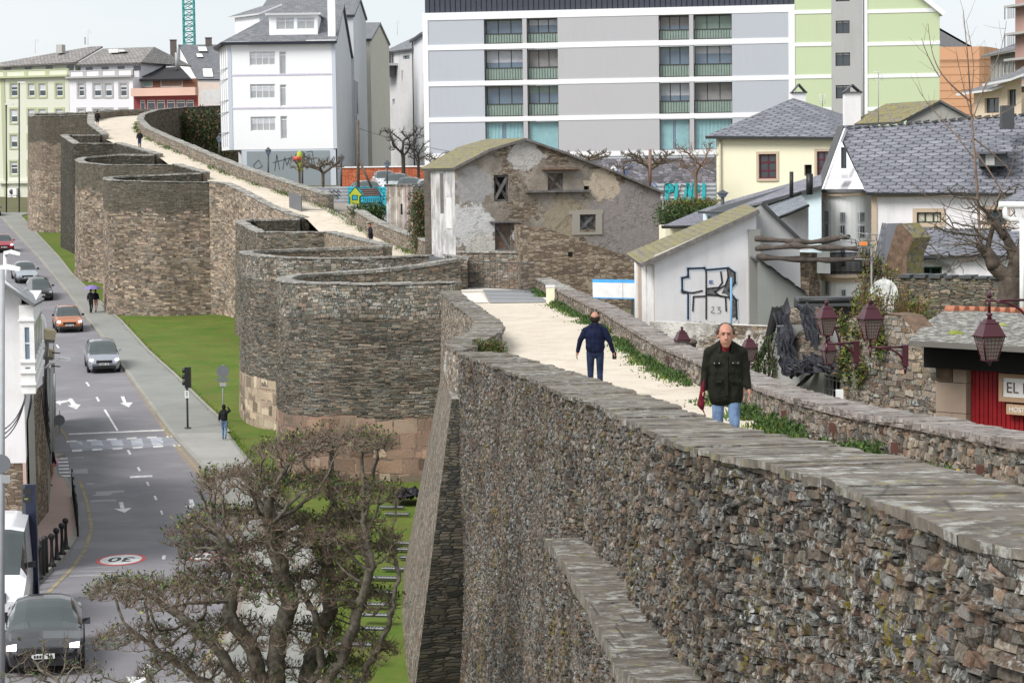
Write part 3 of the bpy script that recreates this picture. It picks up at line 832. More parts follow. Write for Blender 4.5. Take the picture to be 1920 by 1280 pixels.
def inner_parapet(pts,label,cop=M_cop2,du=.3,h=.47,th=.55,tail=2.2):
 q=[p+Vector((0,0,h))for p in pts][::-1]
 us,A=resample(q,du);A=smooth_line(A,2);N=normals2d(A)
 B=A.copy();A=A.copy();A[:,:2]+=N*th
 m=MB()
 n=3
 P=np.zeros((len(A),n,3));UV=np.zeros((len(A),n,2))
 for j,dz in enumerate((0,h*.5,h+.3)):
  P[:,j]=B;P[:,j,2]-=dz;UV[:,j,0]=us;UV[:,j,1]=-dz-3
 m.grid(P,UV,M_par,flip=True)
 P=np.zeros((len(A),5,3));UV=np.zeros((len(A),5,2))
 for j in range(5):
  P[:,j]=A;dz=np.maximum(1,A[:,2]-np.array([town_z(y)-.5 for y in A[:,1]]))*j/4
  P[:,j,2]-=dz;UV[:,j,0]=us;UV[:,j,1]=-dz
 m.grid(P,UV,M_par)
 for e in(0,-1):
  pl=[Vector(B[e]),Vector(A[e]),Vector(A[e])-Vector((0,0,1.2)),Vector(B[e])-Vector((0,0,1.2))]
  m.poly(pl if e==0 else pl[::-1],M_par)
 o=m.build('inner_parapet',CW,label)
 if A[:,1].min()<60:laid_stones('facing_stones',o,us,B,-N,lambda x,y:0,np.full(len(us),h+.12),(.10,.38),(.035,.10),MS_par,9,(.01,.05))
 cop_slabs(us,B,A,.045,cop,o)
 m=MB();r=random.Random(3);prev=None
 for k in range(len(A)):
  a,b,c=.05*noise.noise(Vector((us[k]*1.6,3,0))),.05*noise.noise(Vector((us[k]*1.9,9,0))),.01+.015*noise.noise(Vector((us[k],5,0)))
  ox=A[k,:2]+N[k]*(.05+a);ix=B[k,:2]-N[k]*(.05+b);z=A[k,2]+c
  row=[Vector((ix[0],ix[1],A[k,2]-.02)),Vector((ix[0],ix[1],z+.02)),Vector((ox[0],ox[1],z+.02)),Vector((ox[0],ox[1],A[k,2]-.02))]
  if prev:
   pr,pu=prev
   for j in range(3):
    m.poly([pr[j],row[j],row[j+1],pr[j+1]],cop,[(pu,j*.3),(us[k],j*.3),(us[k],j*.3+(.6 if j==1 else .1)),(pu,j*.3+(.6 if j==1 else .1))])
  else:m.poly(row,cop)
  prev=(row,us[k])
 m.poly(prev[0][::-1],cop)
 m.build('coping_bed',o)
 return o
inner_parapet(RBp[:-3],'low parapet with purple slate coping along the right of the sand path')
inner_parapet(RBp[-4:],'low parapet leading to the gate',cop=M_cop3)
inner_parapet(RBp2,'low parapet on the town side beyond the stairs',cop=M_cop3,h=.9)
inner_parapet(RBp3,'far low parapet curving round the bend of the walk',cop=M_cop3,h=.85)
# buildings
class Plane:
 """vertical facade plane through two pixel points at given depths; local frame u (right), z (up), w (towards the viewer)"""
 def __init__(s,pxa,da,pxb,db,py=300):
  a=W(pxa,py,da);b=W(pxb,py,db)
  s.o=Vector((a.x,a.y,0));e=Vector((b.x-a.x,b.y-a.y,0));s.L=e.length
  s.u=e.normalized();s.w=Vector((s.u.y,-s.u.x,0))
 def uz(s,px,py,w=0.0):
  v=ray(px,py);o=s.o+s.w*w
  t=o.dot(s.w)/v.dot(s.w)
  p=v*t
  return(p-s.o).dot(s.u),p.z
 def P(s,u,z,w=0.0):return s.o+s.u*u+s.w*w+Vector((0,0,z))
 def rect(s,x0,y0,x1,y1,w=0.0):
  ym,xm=(y0+y1)/2,(x0+x1)/2
  return s.uz(x0,ym,w)[0],s.uz(xm,y1,w)[1],s.uz(x1,ym,w)[0],s.uz(xm,y0,w)[1]
 def box(s,mb,u0,z0,u1,z1,w0,w1,m):
  c=[s.P(u0,z0,w1),s.P(u1,z0,w1),s.P(u1,z0,w0),s.P(u0,z0,w0),s.P(u0,z1,w1),s.P(u1,z1,w1),s.P(u1,z1,w0),s.P(u0,z1,w0)]
  mb.hexa(c,m)
 def quad(s,mb,u0,z0,u1,z1,w,m):
  mb.poly([s.P(u0,z0,w),s.P(u1,z0,w),s.P(u1,z1,w),s.P(u0,z1,w)],m)
 def wall(s,mb,poly,holes,m,depth=.22,mrev=None,w=0.0):
  """poly: [(u,z)] outline with vertical sides & optional gable top; holes: rects"""
  us=sorted(set([round(p[0],4)for p in poly]+[round(h[k],4)for h in holes for k in(0,2)]))
  zlo=min(p[1]for p in poly)
  n=len(poly)
  def cuts(u):
   zs=[]
   for i in range(n):
    (a,b),(c,d)=poly[i],poly[(i+1)%n]
    if abs(a-c)<1e-6:
     if abs(u-a)<1e-4:zs+=[b,d]
    elif min(a,c)-1e-4<=u<=max(a,c)+1e-4:zs.append(b+(d-b)*(u-a)/(c-a))
   return(min(zs),max(zs))if zs else(0,0)
  for a,b in zip(us,us[1:]):
   if b-a<1e-3:continue
   e=min(1e-3,(b-a)*.1)
   la,ha=cuts(a+e);lb,hb=cuts(b-e);mid=(a+b)/2
   hs=sorted([h for h in holes if h[0]-1e-3<=mid<=h[2]+1e-3],key=lambda h:h[1])
   ca,cb=la,lb
   for h in hs:
    if h[1]>max(ca,cb)+1e-4:mb.poly([s.P(a,ca,w),s.P(b,cb,w),s.P(b,h[1],w),s.P(a,h[1],w)],m)
    ca=cb=h[3]
   mb.poly([s.P(a,ca,w),s.P(b,cb,w),s.P(b,hb,w),s.P(a,ha,w)],m)
  mr=mrev or m
  for(u0,z0,u1,z1)in[h[:4]for h in holes]:
   for(a,b,c,d)in(((u0,z0),(u1,z0),0,0),((u1,z0),(u1,z1),0,0),((u1,z1),(u0,z1),0,0),((u0,z1),(u0,z0),0,0)):
    mb.poly([s.P(*a,w),s.P(*b,w),s.P(*b,w-depth),s.P(*a,w-depth)],mr)
def window(pl,r,parent,fr,gl=None,depth=.2,nx=2,ny=1,bar=.06,sur=None,surw=.12,sill=None,name='window',w=0.0,blind=None,label=None,open_=None,trans=0,nopane=False):
 """a window in the hole r=(u0,z0,u1,z1): frame mesh + pane child"""
 u0,z0,u1,z1=r
 m=MB();d=-depth+w
 b=bar
 pl.box(m,u0,z0,u0+b,z1,d,d+.06,fr);pl.box(m,u1-b,z0,u1,z1,d,d+.06,fr)
 pl.box(m,u0+b,z0,u1-b,z0+b,d,d+.058,fr);pl.box(m,u0+b,z1-b,u1-b,z1,d,d+.058,fr)
 for i in range(1,nx):
  x=u0+(u1-u0)*i/nx
  pl.box(m,x-b/2,z0+b,x+b/2,z1-b,d,d+.05,fr)
 for i in range(1,ny):
  z=z0+(z1-z0)*i/ny
  pl.box(m,u0+b,z-b/2,u1-b,z+b/2,d,d+.045,fr)
 if trans:
  z=z1-(z1-z0)*trans
  pl.box(m,u0+b,z-b/2,u1-b,z+b/2,d,d+.046,fr)
 o=m.build(name,parent,label)
 if not nopane:
  m=MB();pl.quad(m,u0+b*.5,z0+b*.5,u1-b*.5,z1-b*.5,d+.02,gl or M_glass);m.build('pane',o)
 if blind:
  k,bm=blind
  m=MB();pl.box(m,u0+b,z1-b-(z1-z0-2*b)*k,u1-b,z1-b,d+.021,d+.035,bm);m.build('blind',o)
 if sur:
  m=MB();s_=surw
  pl.box(m,u0-s_,z0-s_,u0,z1+s_,w,w+.05,sur);pl.box(m,u1,z0-s_,u1+s_,z1+s_,w,w+.05,sur)
  pl.box(m,u0,z1,u1,z1+s_,w,w+.048,sur);pl.box(m,u0,z0-s_,u1,z0,w,w+.07,sur);m.build('surround',o)
 if sill:
  m=MB();pl.box(m,u0-.08,z0-.08,u1+.08,z0,w,w+.12,sill);m.build('sill',o)
 return o
def prism(m,pl,u0,z0,u1,z1,w0,w1,mt):pl.box(m,u0,z0,u1,z1,w0,w1,mt)
def roofslab(m,pts,mt,th=.15,side=None):m.slab(pts,th,mt,side)
def chimney(parent,pl,px0,py0,px1,py1,w,dw,mt,cap=None):
 u0,z0,u1,z1=pl.rect(px0,py0,px1,py1,w)
 m=MB();pl.box(m,u0,z0,u1,z1,w-dw,w,mt)
 if cap:pl.box(m,u0-.06,z1,u1+.06,z1+.1,w-dw-.06,w+.06,cap)
 return m.build('chimney',parent)
# apartment block, grey panels
pw=plaster('white_render',(0.82,0.83,0.86),.12,scale=.2)
pg=plaster('blue_grey_panel',(0.45,0.475,0.53),.12,scale=.15)
pgr=plaster('lilac_grey_panel',(0.455,0.45,0.475),.12,scale=.15)
M_rev=plain('loggia_grey',(0.30,0.29,0.29))
M_frame=plain('dark_window_frame',(0.06,0.055,0.05))
M_grg=plain('green_ribbed_glass',(0.25,0.33,0.29),.25)
M_blueg=glass_mat('blue_glass',(0.10,0.14,0.19),.08)
M_curtn=plain('aqua_curtain',(0.36,0.62,0.66),.7)
M_zinc=plain('zinc_sheet',(0.045,0.05,0.07),.5)
M_wfr=plain('white_window_frame',(0.75,0.76,0.78),.5)
M_blind=plain('pale_blind',(0.55,0.57,0.62),.7)
M_net=plain('net_curtain',(0.42,0.42,0.42),.8)
def zs(pl,x,y):return pl.uz(x,y)[1]
def band_u(pl,x,y=160):return pl.uz(x,y)[0]
A=Plane(797,205,1491,200)
ab=empty('apartment_block',A.P(0,-1.5),'large grey panelled apartment block with white bands and paired loggias','apartment block')
ab.location=(0,0,0)
BY=[(19,33),(80,90),(149,158),(217,226),(285,294)]
zb=[(zs(A,1050,b),zs(A,1050,a))for a,b in BY]
cols=[(909,981),(989,1047),(1236,1293),(1301,1373)]
ucols=[(A.uz(a,180)[0],A.uz(b,180)[0])for a,b in cols]
uL,uR=0,A.L
m=MB();holes=[]
rows=[(zb[1][1],zb[0][0]),(zb[2][1],zb[1][0]),(zb[3][1],zb[2][0]),(zb[4][1],zb[3][0])]
for ri,(z0,z1)in enumerate(rows):
 for(a,b)in ucols:holes.append((a,z0+.0,b,z1))
ztop=zb[0][1];zbot=-3.5
A.wall(m,[(uL,zbot),(uR,zbot),(uR,ztop),(uL,ztop)],holes,pg,.9,M_rev)
A.box(m,uL,zbot,uL+.01,ztop,-14,-.0,pw);A.box(m,uL,ztop-.3,uR,ztop,-14,-.5,pw)
A.box(m,uR-.01,zbot,uR,ztop,-14,-.0,pw)
m.build('wall',ab)
m=MB()
for(a,b)in zb:A.box(m,uL-.02,a,uR+.02,b,-.05,.06,pw)
A.box(m,uL-.02,zbot,uL+.45,zb[4][0],-.05,.061,pw)
for i in range(4):
 A.box(m,uL-.02,rows[i][0],uL+.42,rows[i][1],-.05,.059,pw);A.box(m,uR-.5,rows[i][0],uR+.02,rows[i][1],-.05,.059,pw)
m.build('floor_band',ab)
m=MB()
for i in range(4):
 A.box(m,ucols[1][1],rows[i][0],ucols[2][0],rows[i][1],-.05,.02,pgr)
 A.box(m,ucols[0][1],rows[i][0],ucols[1][0],rows[i][1],-.05,.022,pgr);A.box(m,ucols[2][1],rows[i][0],ucols[3][0],rows[i][1],-.05,.022,pgr)
m.build('lilac_cladding',ab);m=MB()
for i in range(4):A.box(m,ucols[3][1],rows[i][0],uR-.5,rows[i][1],-.05,.021,pg)
m.build('end_cladding',ab)
m=MB()
for i in range(70):
 u=uL+(uR-uL)*i/70
 A.box(m,u,ztop,u+(uR-uL)/70-.08,ztop+2.6,-3.2,-1.0,M_zinc)
A.box(m,uL,ztop,uR,ztop+2.5,-8,-1.1,M_zinc)
m.build('roof',ab)
for ri,(z0,z1)in enumerate(rows[:3]):
 for ci,(a,b)in enumerate(ucols):
  mm=MB();d=-.88;hb=(z1-z0)*.36
  A.box(mm,a,z0,b,z0+.08,d,-.1,M_frame)
  A.box(mm,a+.02,z0+.08,b-.02,z0+.08+hb,-.55,-.48,M_grg)
  k=int((b-a)/.22)
  for q in range(k+1):
   u=a+.02+(b-a-.06)*q/k
   A.box(mm,u,z0+.08,u+.03,z0+.08+hb,-.47,-.44,M_frame if q%1==0 else M_grg)
  A.box(mm,a,z0+.08+hb,b,z0+.14+hb,-.56,-.42,M_frame)
  mm.build('balustrade',ab)
  window(A,(a+.02,z0+.1,b-.02,z1-.05),ab,M_frame,M_blueg,.86,nx=3,bar=.07,blind=((.08+.17*((ri*2+ci)%4)),[M_grg,M_blind,M_rev][(ri+ci)%3]))
for ci,(a,b)in enumerate(ucols):
 z0,z1=rows[3]
 o=window(A,(a+.02,z0+.02,b-.02,z1-.05),ab,M_grey,M_blueg,.5,nx=1,bar=.09,name='curtained_window')
 mm=MB();n=26
 for q in range(n):
  u=a+.12+(b-a-.24)*q/n
  if ci in(0,2)and n*.40<q<n*.52:continue
  A.box(mm,u,z0+.12,u+(b-a-.24)/n*.62,z1-.14,-.47,-.44+.02*(q%2),M_curtn)
 mm.build('curtain',o)
# green gable building
gp=plaster('pale_green_render',(0.52,0.60,0.40),.10,scale=.2)
Gp=Plane(1491,200,1762,198)
gbld=empty('green_building',(0,0,0),'pale green rendered apartment house with white bands and a grey stair strip','apartment house')
m=MB()
uz=Gp.uz
ul,ug0,ug1,ur=0,uz(1559,100)[0],uz(1621,100)[0],Gp.L
zt=uz(1600,-40)[1];ze=uz(1763,22)[1]
hs=[]
for(x0,y0,x1,y1)in((1567,-4,1593,3),(1567,39,1593,63),(1566.5,99,1594,124),(1567,160,1594,185)):
 hs.append(Gp.rect(x0,y0,x1,y1))
zk=uz(1740,0)[1]
Gp.wall(m,[(ul,-3.5),(ug0,-3.5),(ug0,zt),(ul,zt)],[],gp)
Gp.wall(m,[(ug0,-3.5),(ug1,-3.5),(ug1,zt),(ug0,zt)],hs,plaster('stair_grey',(0.42,0.42,0.42),.3),.3)
Gp.wall(m,[(ug1,-3.5),(ur,-3.5),(ur,ze),(ug1,zt+1.2)],[],gp)
Gp.box(m,ur-.01,-3.5,ur,ze,-12,0,gp);Gp.box(m,ul,-3.5,ul+.01,zt,-12,0,gp)
m.build('wall',gbld)
m=MB()
for y0,y1 in((17,24),(78,85),(138.5,145.5),(200,207)):
 a=uz(1700,y1)[1];b=uz(1700,y0)[1];Gp.box(m,ug1+.25,a,ur+.02,b,-.05,.05,pw)
 a=uz(1525,y1+2)[1];b=uz(1525,y0+2)[1];Gp.box(m,ul,a,ug0,b,-.05,.05,pw)
Gp.box(m,ug1,-3.5,ug1+.25,zt,-.05,.07,pw)
m.build('floor_band',gbld)
for h in hs:window(Gp,h,gbld,M_frame,M_glass,.25,nx=2,blind=(.12,M_blind))
m=MB();a=Gp.P(ug1-.2,uz(1621,-30)[1]+3.2,.5);b=Gp.P(ur+.5,ze-.1,.5)
m.slab([b,a,a+Vector((0,14,0)),b+Vector((0,14,0))],.35,M_zinc,pw)
m.build('roof',gbld)
m=MB();m.tube([Gp.P(ug1-.15,-3,.12),Gp.P(ug1-.15,zt,.12)],.05,M_grey);m.build('downpipe',gbld)
# orange building and its grey roof
ob=empty('orange_building',(0,0,0),'orange rendered building with a rounded cornice behind the green one','building')
po=plaster('orange_render',(0.74,0.42,0.25),.12,scale=.2)
c0=W(1760,200,238);m=MB()
pts=[]
for i in range(15):
 px=1755+i*9.0
 pts.append(Vector((W(px,100,236+(0 if i<9 else(i-9)**2*.35)).x,236+(0 if i<9 else(i-9)**2*.35),0)))
def zat(y,d=236,x=1800):return W(x,y,d).z
for(ya,yb,off)in((230,111,0),(111,107,-.25),(107,88,-.1)):
 z0,z1=zat(ya)if ya<230 else-4,zat(yb)
 for a,b in zip(pts,pts[1:]):
  o=Vector((0,off,0))
  m.poly([a+o+Vector((0,0,z0)),b+o+Vector((0,0,z0)),b+o+Vector((0,0,z1)),a+o+Vector((0,0,z1))],po)
for k in range(1,8):
 z=zat(230)+(zat(111)-zat(230))*k/8
 for a,b in zip(pts,pts[1:]):
  m.poly([a+Vector((0,-.02,z)),b+Vector((0,-.02,z)),b+Vector((0,-.02,z+.05)),a+Vector((0,-.02,z+.05))],plain('orange_joint',(.45,.22,.12)))
m.poly([p+Vector((0,0,zat(88)))for p in pts]+[pts[-1]+Vector((0,14,zat(88))),pts[0]+Vector((0,14,zat(88)))],M_zinc)
m.poly([pts[-1]+Vector((0,0,-4)),pts[-1]+Vector((0,12,-4)),pts[-1]+Vector((0,12,zat(88))),pts[-1]+Vector((0,0,zat(88)))],po)
m.build('wall',ob)
m=MB();a=W(1757,88,246);b=W(1824,88,246);c=W(1757,50,246)
m.poly([a,b,c],plain('roof_end_grey',(0.22,0.22,0.23)));d=Vector((0,10,0))
m.slab([b,b+d,c+d,c],.2,M_zinc);m.build('roof',ob)
# far right old houses
Op=Plane(1857,226,1908,216)
oh=empty('old_stone_building',(0,0,0),'grey old building with a row of tall arched windows at the right','building')
m=MB();ps=plaster('old_grey_stone',(0.33,0.33,0.31),.3)
hs=[]
for x in(1864,1871,1878,1885,1892,1899):hs.append(Op.rect(x,117,x+4,150))
zt=Op.uz(1880,101)[1]
Op.wall(m,[(0,-4),(Op.L,-4),(Op.L,zt),(0,zt)],hs,ps,.3)
m.poly([Op.P(0,-4),Op.P(0,zt),Op.P(0,zt,-12),Op.P(0,-4,-12)],ps)
m.build('wall',oh)
for h in hs:window(Op,h,oh,M_wfr,M_glass,.2,nx=1,ny=3)
m=MB()
m.slab([Op.P(-.9,zt+.05,.7),Op.P(Op.L,zt+.05,.7),Op.P(Op.L,zt+1.8,-4),Op.P(2,zt+1.8,-4)],.2,slate('far_slate',.5,.3,(.14,.14,.16),(.2,.2,.22)),ps)
m.build('roof',oh)
m=MB();Op.box(m,0,Op.uz(1880,160)[1],Op.L,Op.uz(1880,156)[1],-.05,.35,ps);m.build('cornice',oh)
Rp=Plane(1903,214,1950,209)
rb=empty('brick_apartment_tower',(0,0,0),'tall brick and concrete block cut by the right edge of the photo','apartment block')
m=MB();pb=plaster('dull_brick_render',(0.42,0.27,0.24),.2);pc=plaster('balcony_concrete',(0.45,0.44,0.43),.3)
zt=Rp.uz(1910,-60)[1]
Rp.wall(m,[(0,-4),(Rp.L,-4),(Rp.L,zt),(0,zt)],[],pb)
m.poly([Rp.P(0,-4),Rp.P(0,zt),Rp.P(0,zt,-10),Rp.P(0,-4,-10)],pc)
m.build('wall',rb)
for y in(10,62,110,160):
 m=MB();z=Rp.uz(1910,y)[1]
 Rp.box(m,-.4,z-.2,Rp.L,z,-.1,.9,pc);Rp.box(m,-.4,z-1.2,-.3,z-.2,.8,.85,M_dark)
 for q in range(4):Rp.box(m,.3+q*.4,z-1.2,.34+q*.4,z-.2,.8,.85,M_dark)
 m.build('balcony',rb)
cl=empty('cream_low_house',(0,0,0),'low cream house with grey canopies between the orange building and the brick tower','house')
Lp=Plane(1826,170,1915,165)
m=MB();pcm=plaster('cream_tall',(0.62,0.52,0.40),.2)
zt=Lp.uz(1860,172)[1]
hs=[Lp.rect(1846,184,1873,212),Lp.rect(1889,168,1905,200)]
Lp.wall(m,[(0,-4),(Lp.L,-4),(Lp.L,zt+.9),(0,zt)],hs,pcm,.3);Lp.box(m,0,-4,.01,zt,-8,0,pcm)
m.build('wall',cl)
for h in hs:window(Lp,h,cl,M_frame,M_glass,.25,nx=2)
m=MB()
sl_far=slate('grey_canopy_slate',.4,.25,(.13,.13,.14),(.2,.2,.21))
m.slab([Lp.P(-.9,zt-.05,.9),Lp.P(Lp.L*.6,zt+.15,.9),Lp.P(Lp.L*.7,zt+1.3,-3),Lp.P(.9,zt+1.2,-3)],.15,sl_far,pw)
m.slab([Lp.P(Lp.L*.5,zt+.5,1.3),Lp.P(Lp.L+.5,zt+.75,1.3),Lp.P(Lp.L+.5,zt+1.8,-2),Lp.P(Lp.L*.55,zt+1.6,-2)],.15,sl_far,pw)
m.slab([Lp.P(-1.4,zt+1.0,-3.5),Lp.P(2.2,zt+1.0,-3.5),Lp.P(2.2,zt+3.4,-6),Lp.P(1.3,zt+3.2,-6)],.15,sl_far)
m.build('roof',cl)
# white building with slate roof and its row of gable walls
Wp=Plane(431,205,632,205)
wb=empty('white_house',(0,0,0),'tall white house with blue-grey trim, slate roof and a wide dormer','house')
pww=plaster('bright_white_render',(0.86,0.87,0.90),.04,scale=.2)
ptr=plaster('blue_grey_trim',(0.56,0.60,0.68),.1)
m=MB();zt=Wp.uz(530,80)[1];zl=Wp.uz(530,280)[1];zg=-3.5
holes=[];wins=[]
for(x0,y0,x1,y1)in((468,97,516,123),(469,158,516,185),(470,219,517,246)):wins.append(Wp.rect(x0,y0,x1,y1))
drs=[Wp.rect(*r)for r in((524,97,537,140),(525,159,537,200),(526,218,539,261))]
Wp.wall(m,[(0,zl),(Wp.L,zl),(Wp.L,zt),(0,zt)],wins+drs,pww,.18)
X1=Wp.P(Wp.L,0).x
D=[Vector((X1,205,0)),Vector((X1,226,0))]
zr=W(650,6,215).z;pfl=plaster('shaded_flank_white',(0.56,0.58,0.61),.25)  # flank shade put into the colour: a greyer copy of the front white
ez=zt
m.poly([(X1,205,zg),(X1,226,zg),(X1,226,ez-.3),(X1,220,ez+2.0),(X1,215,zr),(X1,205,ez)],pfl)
Xl=W(413,150,213).x
P0=Wp.P(0,0)
m.poly([(Xl,213,zl),(P0.x,205,zl),(P0.x,205,zt),(Xl,213,zt)],pww)
m.poly([(Xl,213,zl),(P0.x,205,zl),(X1,205,zl),(X1,226,zl),(Xl,226,zl)],ptr)
m.poly([(Xl,226,zl),(Xl,213,zl),(Xl,213,zt),(Xl,226,zt)],pww)
m.poly([(X1,226,zg),(Xl,226,zg),(Xl,226,zt),(X1,226,zt)],pww)
m.build('wall',wb)
m=MB();ua=Wp.uz(453,300)[0]
Wp.quad(m,ua,zg,Wp.L-.1,zl,-.02,ptr);pbase=plaster('dark_base_render',(0.27,0.31,0.34),.3)
Wp.box(m,Wp.uz(463,300)[0],zg,Wp.uz(618,300)[0],zl-.15,-.1,.03,pbase)
Wp.box(m,ua,zg,ua+.02,zl,-8,0,ptr)
m.build('base',wb)
m=MB()
Wp.box(m,-.02,zl,.3,zt,-.05,.05,ptr);Wp.box(m,Wp.L-.3,zl,Wp.L+.02,zt,-.05,.05,ptr)
for y in(140,202):z=Wp.uz(530,y)[1];Wp.box(m,.3,z-.07,Wp.L-.3,z+.07,-.05,.04,plain('lilac_trim',(.62,.58,.70)))
Wp.box(m,-.1,zt-.12,1.9,zt+.1,-.05,.5,pww);Wp.box(m,Wp.L-2.4,zt-.05,Wp.L+.1,zt+.15,-.05,.5,pww)
m.build('trim',wb)
for r in wins:window(Wp,r,wb,M_wfr,glass_mat('curtained_glass',(.26,.27,.28),.2),.15,nx=4,bar=.07,trans=.18,blind=(.5,M_blind))
for r in drs:window(Wp,r,wb,M_wfr,glass_mat('curtained_glass'),.15,nx=1,bar=.08,trans=.15)
gl3=Plane(413,213,431,205)
for i in range(3):
 for y in(100,160,222):pass
m=MB()
for q in range(4):
 u=gl3.L*(.2+q*.2)
 gl3.box(m,u,zl+.3,u+.05,zt-.3,0,.04,M_grey)
for y in(130,150,190,212,250):z=gl3.uz(422,y)[1];gl3.box(m,.1,z,gl3.L-.1,z+.06,0,.045,M_grey)
m.build('gallery',wb)
sl_w=slate('house_slate',.45,.28,(.13,.135,.15),(.21,.215,.235),lw=.07)
m=MB();zr2=zr
ev=zt+.05;xe0=Xl-.6
m.slab([(P0.x-.5,204.4,ev),(X1+.2,204.4,ev),(X1+.2,215,zr2),(W(548,0,215).x,215,zr2)],.25,sl_w,M_zinc)
m.slab([(P0.x-.5,204.4,ev),(W(548,0,215).x,215,zr2),(xe0,226,ev),(xe0,213,ev)],.25,sl_w,M_zinc)
m.slab([(X1+.2,215,zr2),(X1+.2,226,ev-.3),(xe0,226,ev),(W(548,0,215).x,215,zr2)],.25,sl_w,M_zinc)
rf=m.build('roof',wb)
Dp=Plane(510,206.2,600,206.2)
m=MB();dz0,dz1=Dp.uz(555,70)[1],Dp.uz(555,25)[1]
hs=[Dp.rect(518,33,552,56),Dp.rect(557,33,590,55)]
Dp.wall(m,[(0,dz0),(Dp.L,dz0),(Dp.L,dz1),(0,dz1)],hs,pww,.15)
Dp.box(m,-.01,dz0,0,dz1,-6,0,pww);Dp.box(m,Dp.L,dz0,Dp.L+.01,dz1,-6,0,pww)
m.slab([Dp.P(-.3,dz1,.4),Dp.P(Dp.L+.3,dz1,.4),Dp.P(Dp.L-1.3,dz1+1.0,-2.4),Dp.P(1.3,dz1+1.0,-2.4)],.18,sl_w,pww)
m.slab([Dp.P(-.3,dz1,.4),Dp.P(1.3,dz1+1.0,-2.4),Dp.P(1.3,dz1+1.0,-5),Dp.P(-.3,dz1,-5)],.18,sl_w,pww)
m.slab([Dp.P(Dp.L+.3,dz1,.4),Dp.P(Dp.L+.3,dz1,-5),Dp.P(Dp.L-1.3,dz1+1,-5),Dp.P(Dp.L-1.3,dz1+1.0,-2.4)],.18,sl_w,pww)
dm=m.build('dormer',wb)
for h in hs:window(Dp,h,wb,M_wfr,glass_mat('curtained_glass'),.1,nx=2,trans=.3,blind=(.3,M_blind))
D2=Plane(446,218,492,214)
m=MB();a,b=D2.uz(470,75)[1],D2.uz(470,28)[1]
D2.box(m,0,a,D2.L,b,-4,0,pww)
m.slab([D2.P(-.7,b,.4),D2.P(D2.L+.5,b,.4),D2.P(D2.L+.5,b+.9,-2),D2.P(1.2,b+.9,-2)],.15,sl_w,pww)
m.build('rooftop_room',wb)
chimney(wb,Wp,614,-30,628,70,-.6,.8,pww)
def flank_house(name,label,x,d0,d1,yp,dp,ye0,ye1,mat,roofm,depthx=9,chim=None):
 r=empty(name,(0,0,0),label,'house')
 zp=W(960+x*F/dp,yp,dp).z;z0=W(960+x*F/d0,ye0,d0).z;z1=W(960+x*F/d1,ye1,d1).z
 m=MB()
 m.poly([(x,d0,-4),(x,d1,-4),(x,d1,z1),(x,dp,zp),(x,d0,z0)],mat)
 m.poly([(x-depthx,d0,-4),(x,d0,-4),(x,d0,z0),(x-depthx,d0,z0)],mat)
 m.poly([(x,d1,-4),(x-depthx,d1,-4),(x-depthx,d1,z1),(x,d1,z1)],mat)
 m.build('wall',r)
 m=MB()
 m.slab([(x-depthx,d0-.3,z0),(x+.15,d0-.3,z0),(x+.15,dp,zp),(x-depthx,dp,zp)],.25,roofm,M_zinc)
 m.slab([(x+.15,dp,zp),(x+.15,d1+.3,z1),(x-depthx,d1+.3,z1),(x-depthx,dp,zp)],.25,roofm,M_zinc)
 m.build('roof',r)
 return r
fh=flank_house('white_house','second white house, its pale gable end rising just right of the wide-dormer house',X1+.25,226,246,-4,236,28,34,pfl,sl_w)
m=MB()
for k in range(3):m.tube([(X1+.5,222+k*2.2,-3+k*4),(X1+.5,222+k*2.2,8)],.06,M_grey,6)
m.build('downpipe',wb)
flank_house('cream_house','cream gable end with a round chimney to the right of the white houses',X1+.55,248,287,42,266,73,82,plaster('cream_flank',(0.60,0.58,0.52),.35),sl_w)
# buildings in the gap left of the apartment block
Bp=Plane(733,300,782,292)
bk=empty('tenement',(0,0,0),'old pale tenement with small dark windows in the gap beside the grey block','building')
pt=plaster('tenement_render',(0.58,0.58,0.60),.5)
m=MB();hs=[Bp.rect(*r)for r in((735,132,739,142),(736,186,740,197),(755,104,768,112),(753,132,755,152))]
zt=Bp.uz(757,94)[1]
Bp.wall(m,[(0,-3),(Bp.L,-3),(Bp.L,zt),(0,zt)],hs,pt,.3);m.build('wall',bk)
for h in hs:window(Bp,h,bk,M_wfr,M_glass,.25,nx=1)
m=MB();m.slab([Bp.P(-1.5,zt,.5),Bp.P(Bp.L+1,zt,.5),Bp.P(Bp.L+1,zt+2.1,-5),Bp.P(-1.5,zt+2.4,-5)],.2,sl_w);m.build('roof',bk)
m=MB();z=Bp.uz(750,118)[1];Bp.box(m,0,z-.3,3.0,z,0,1.6,pt);Bp.box(m,.4,z-1.6,2.6,z-.3,.3,1.3,M_dark)
Bp.box(m,.8,z,1.6,z+1.5,.4,1.2,M_dark);m.build('balcony',bk)
B2=Plane(779,236,800,222)
b2=empty('narrow_white_house',(0,0,0),'narrow white house with a slate eave hard against the grey block','house')
m=MB();hs=[B2.rect(*r)for r in((793,80,797,112),(793,138,797,168),(794,196,798,226),(794,255,798,282))]
zt=B2.uz(790,66)[1]
B2.wall(m,[(0,-3),(B2.L,-3),(B2.L,zt),(0,zt)],hs,pw,.2);m.poly([B2.P(0,-3),B2.P(0,zt),B2.P(0,zt,-12),B2.P(0,-3,-12)],pt)
m.build('wall',b2)
for h in hs:window(B2,h,b2,plain('brown_frame',(.12,.07,.05)),M_glass,.15,nx=1)
m=MB();m.slab([B2.P(-.6,zt,.4),B2.P(B2.L,zt,.4),B2.P(B2.L,zt+2.2,-5),B2.P(1,zt+2.2,-5)],.2,sl_w);m.build('roof',b2)
m=MB();m.tube([B2.P(.5,-2,.15),B2.P(.5,zt,.15)],.06,M_dark,6);m.build('downpipe',b2)
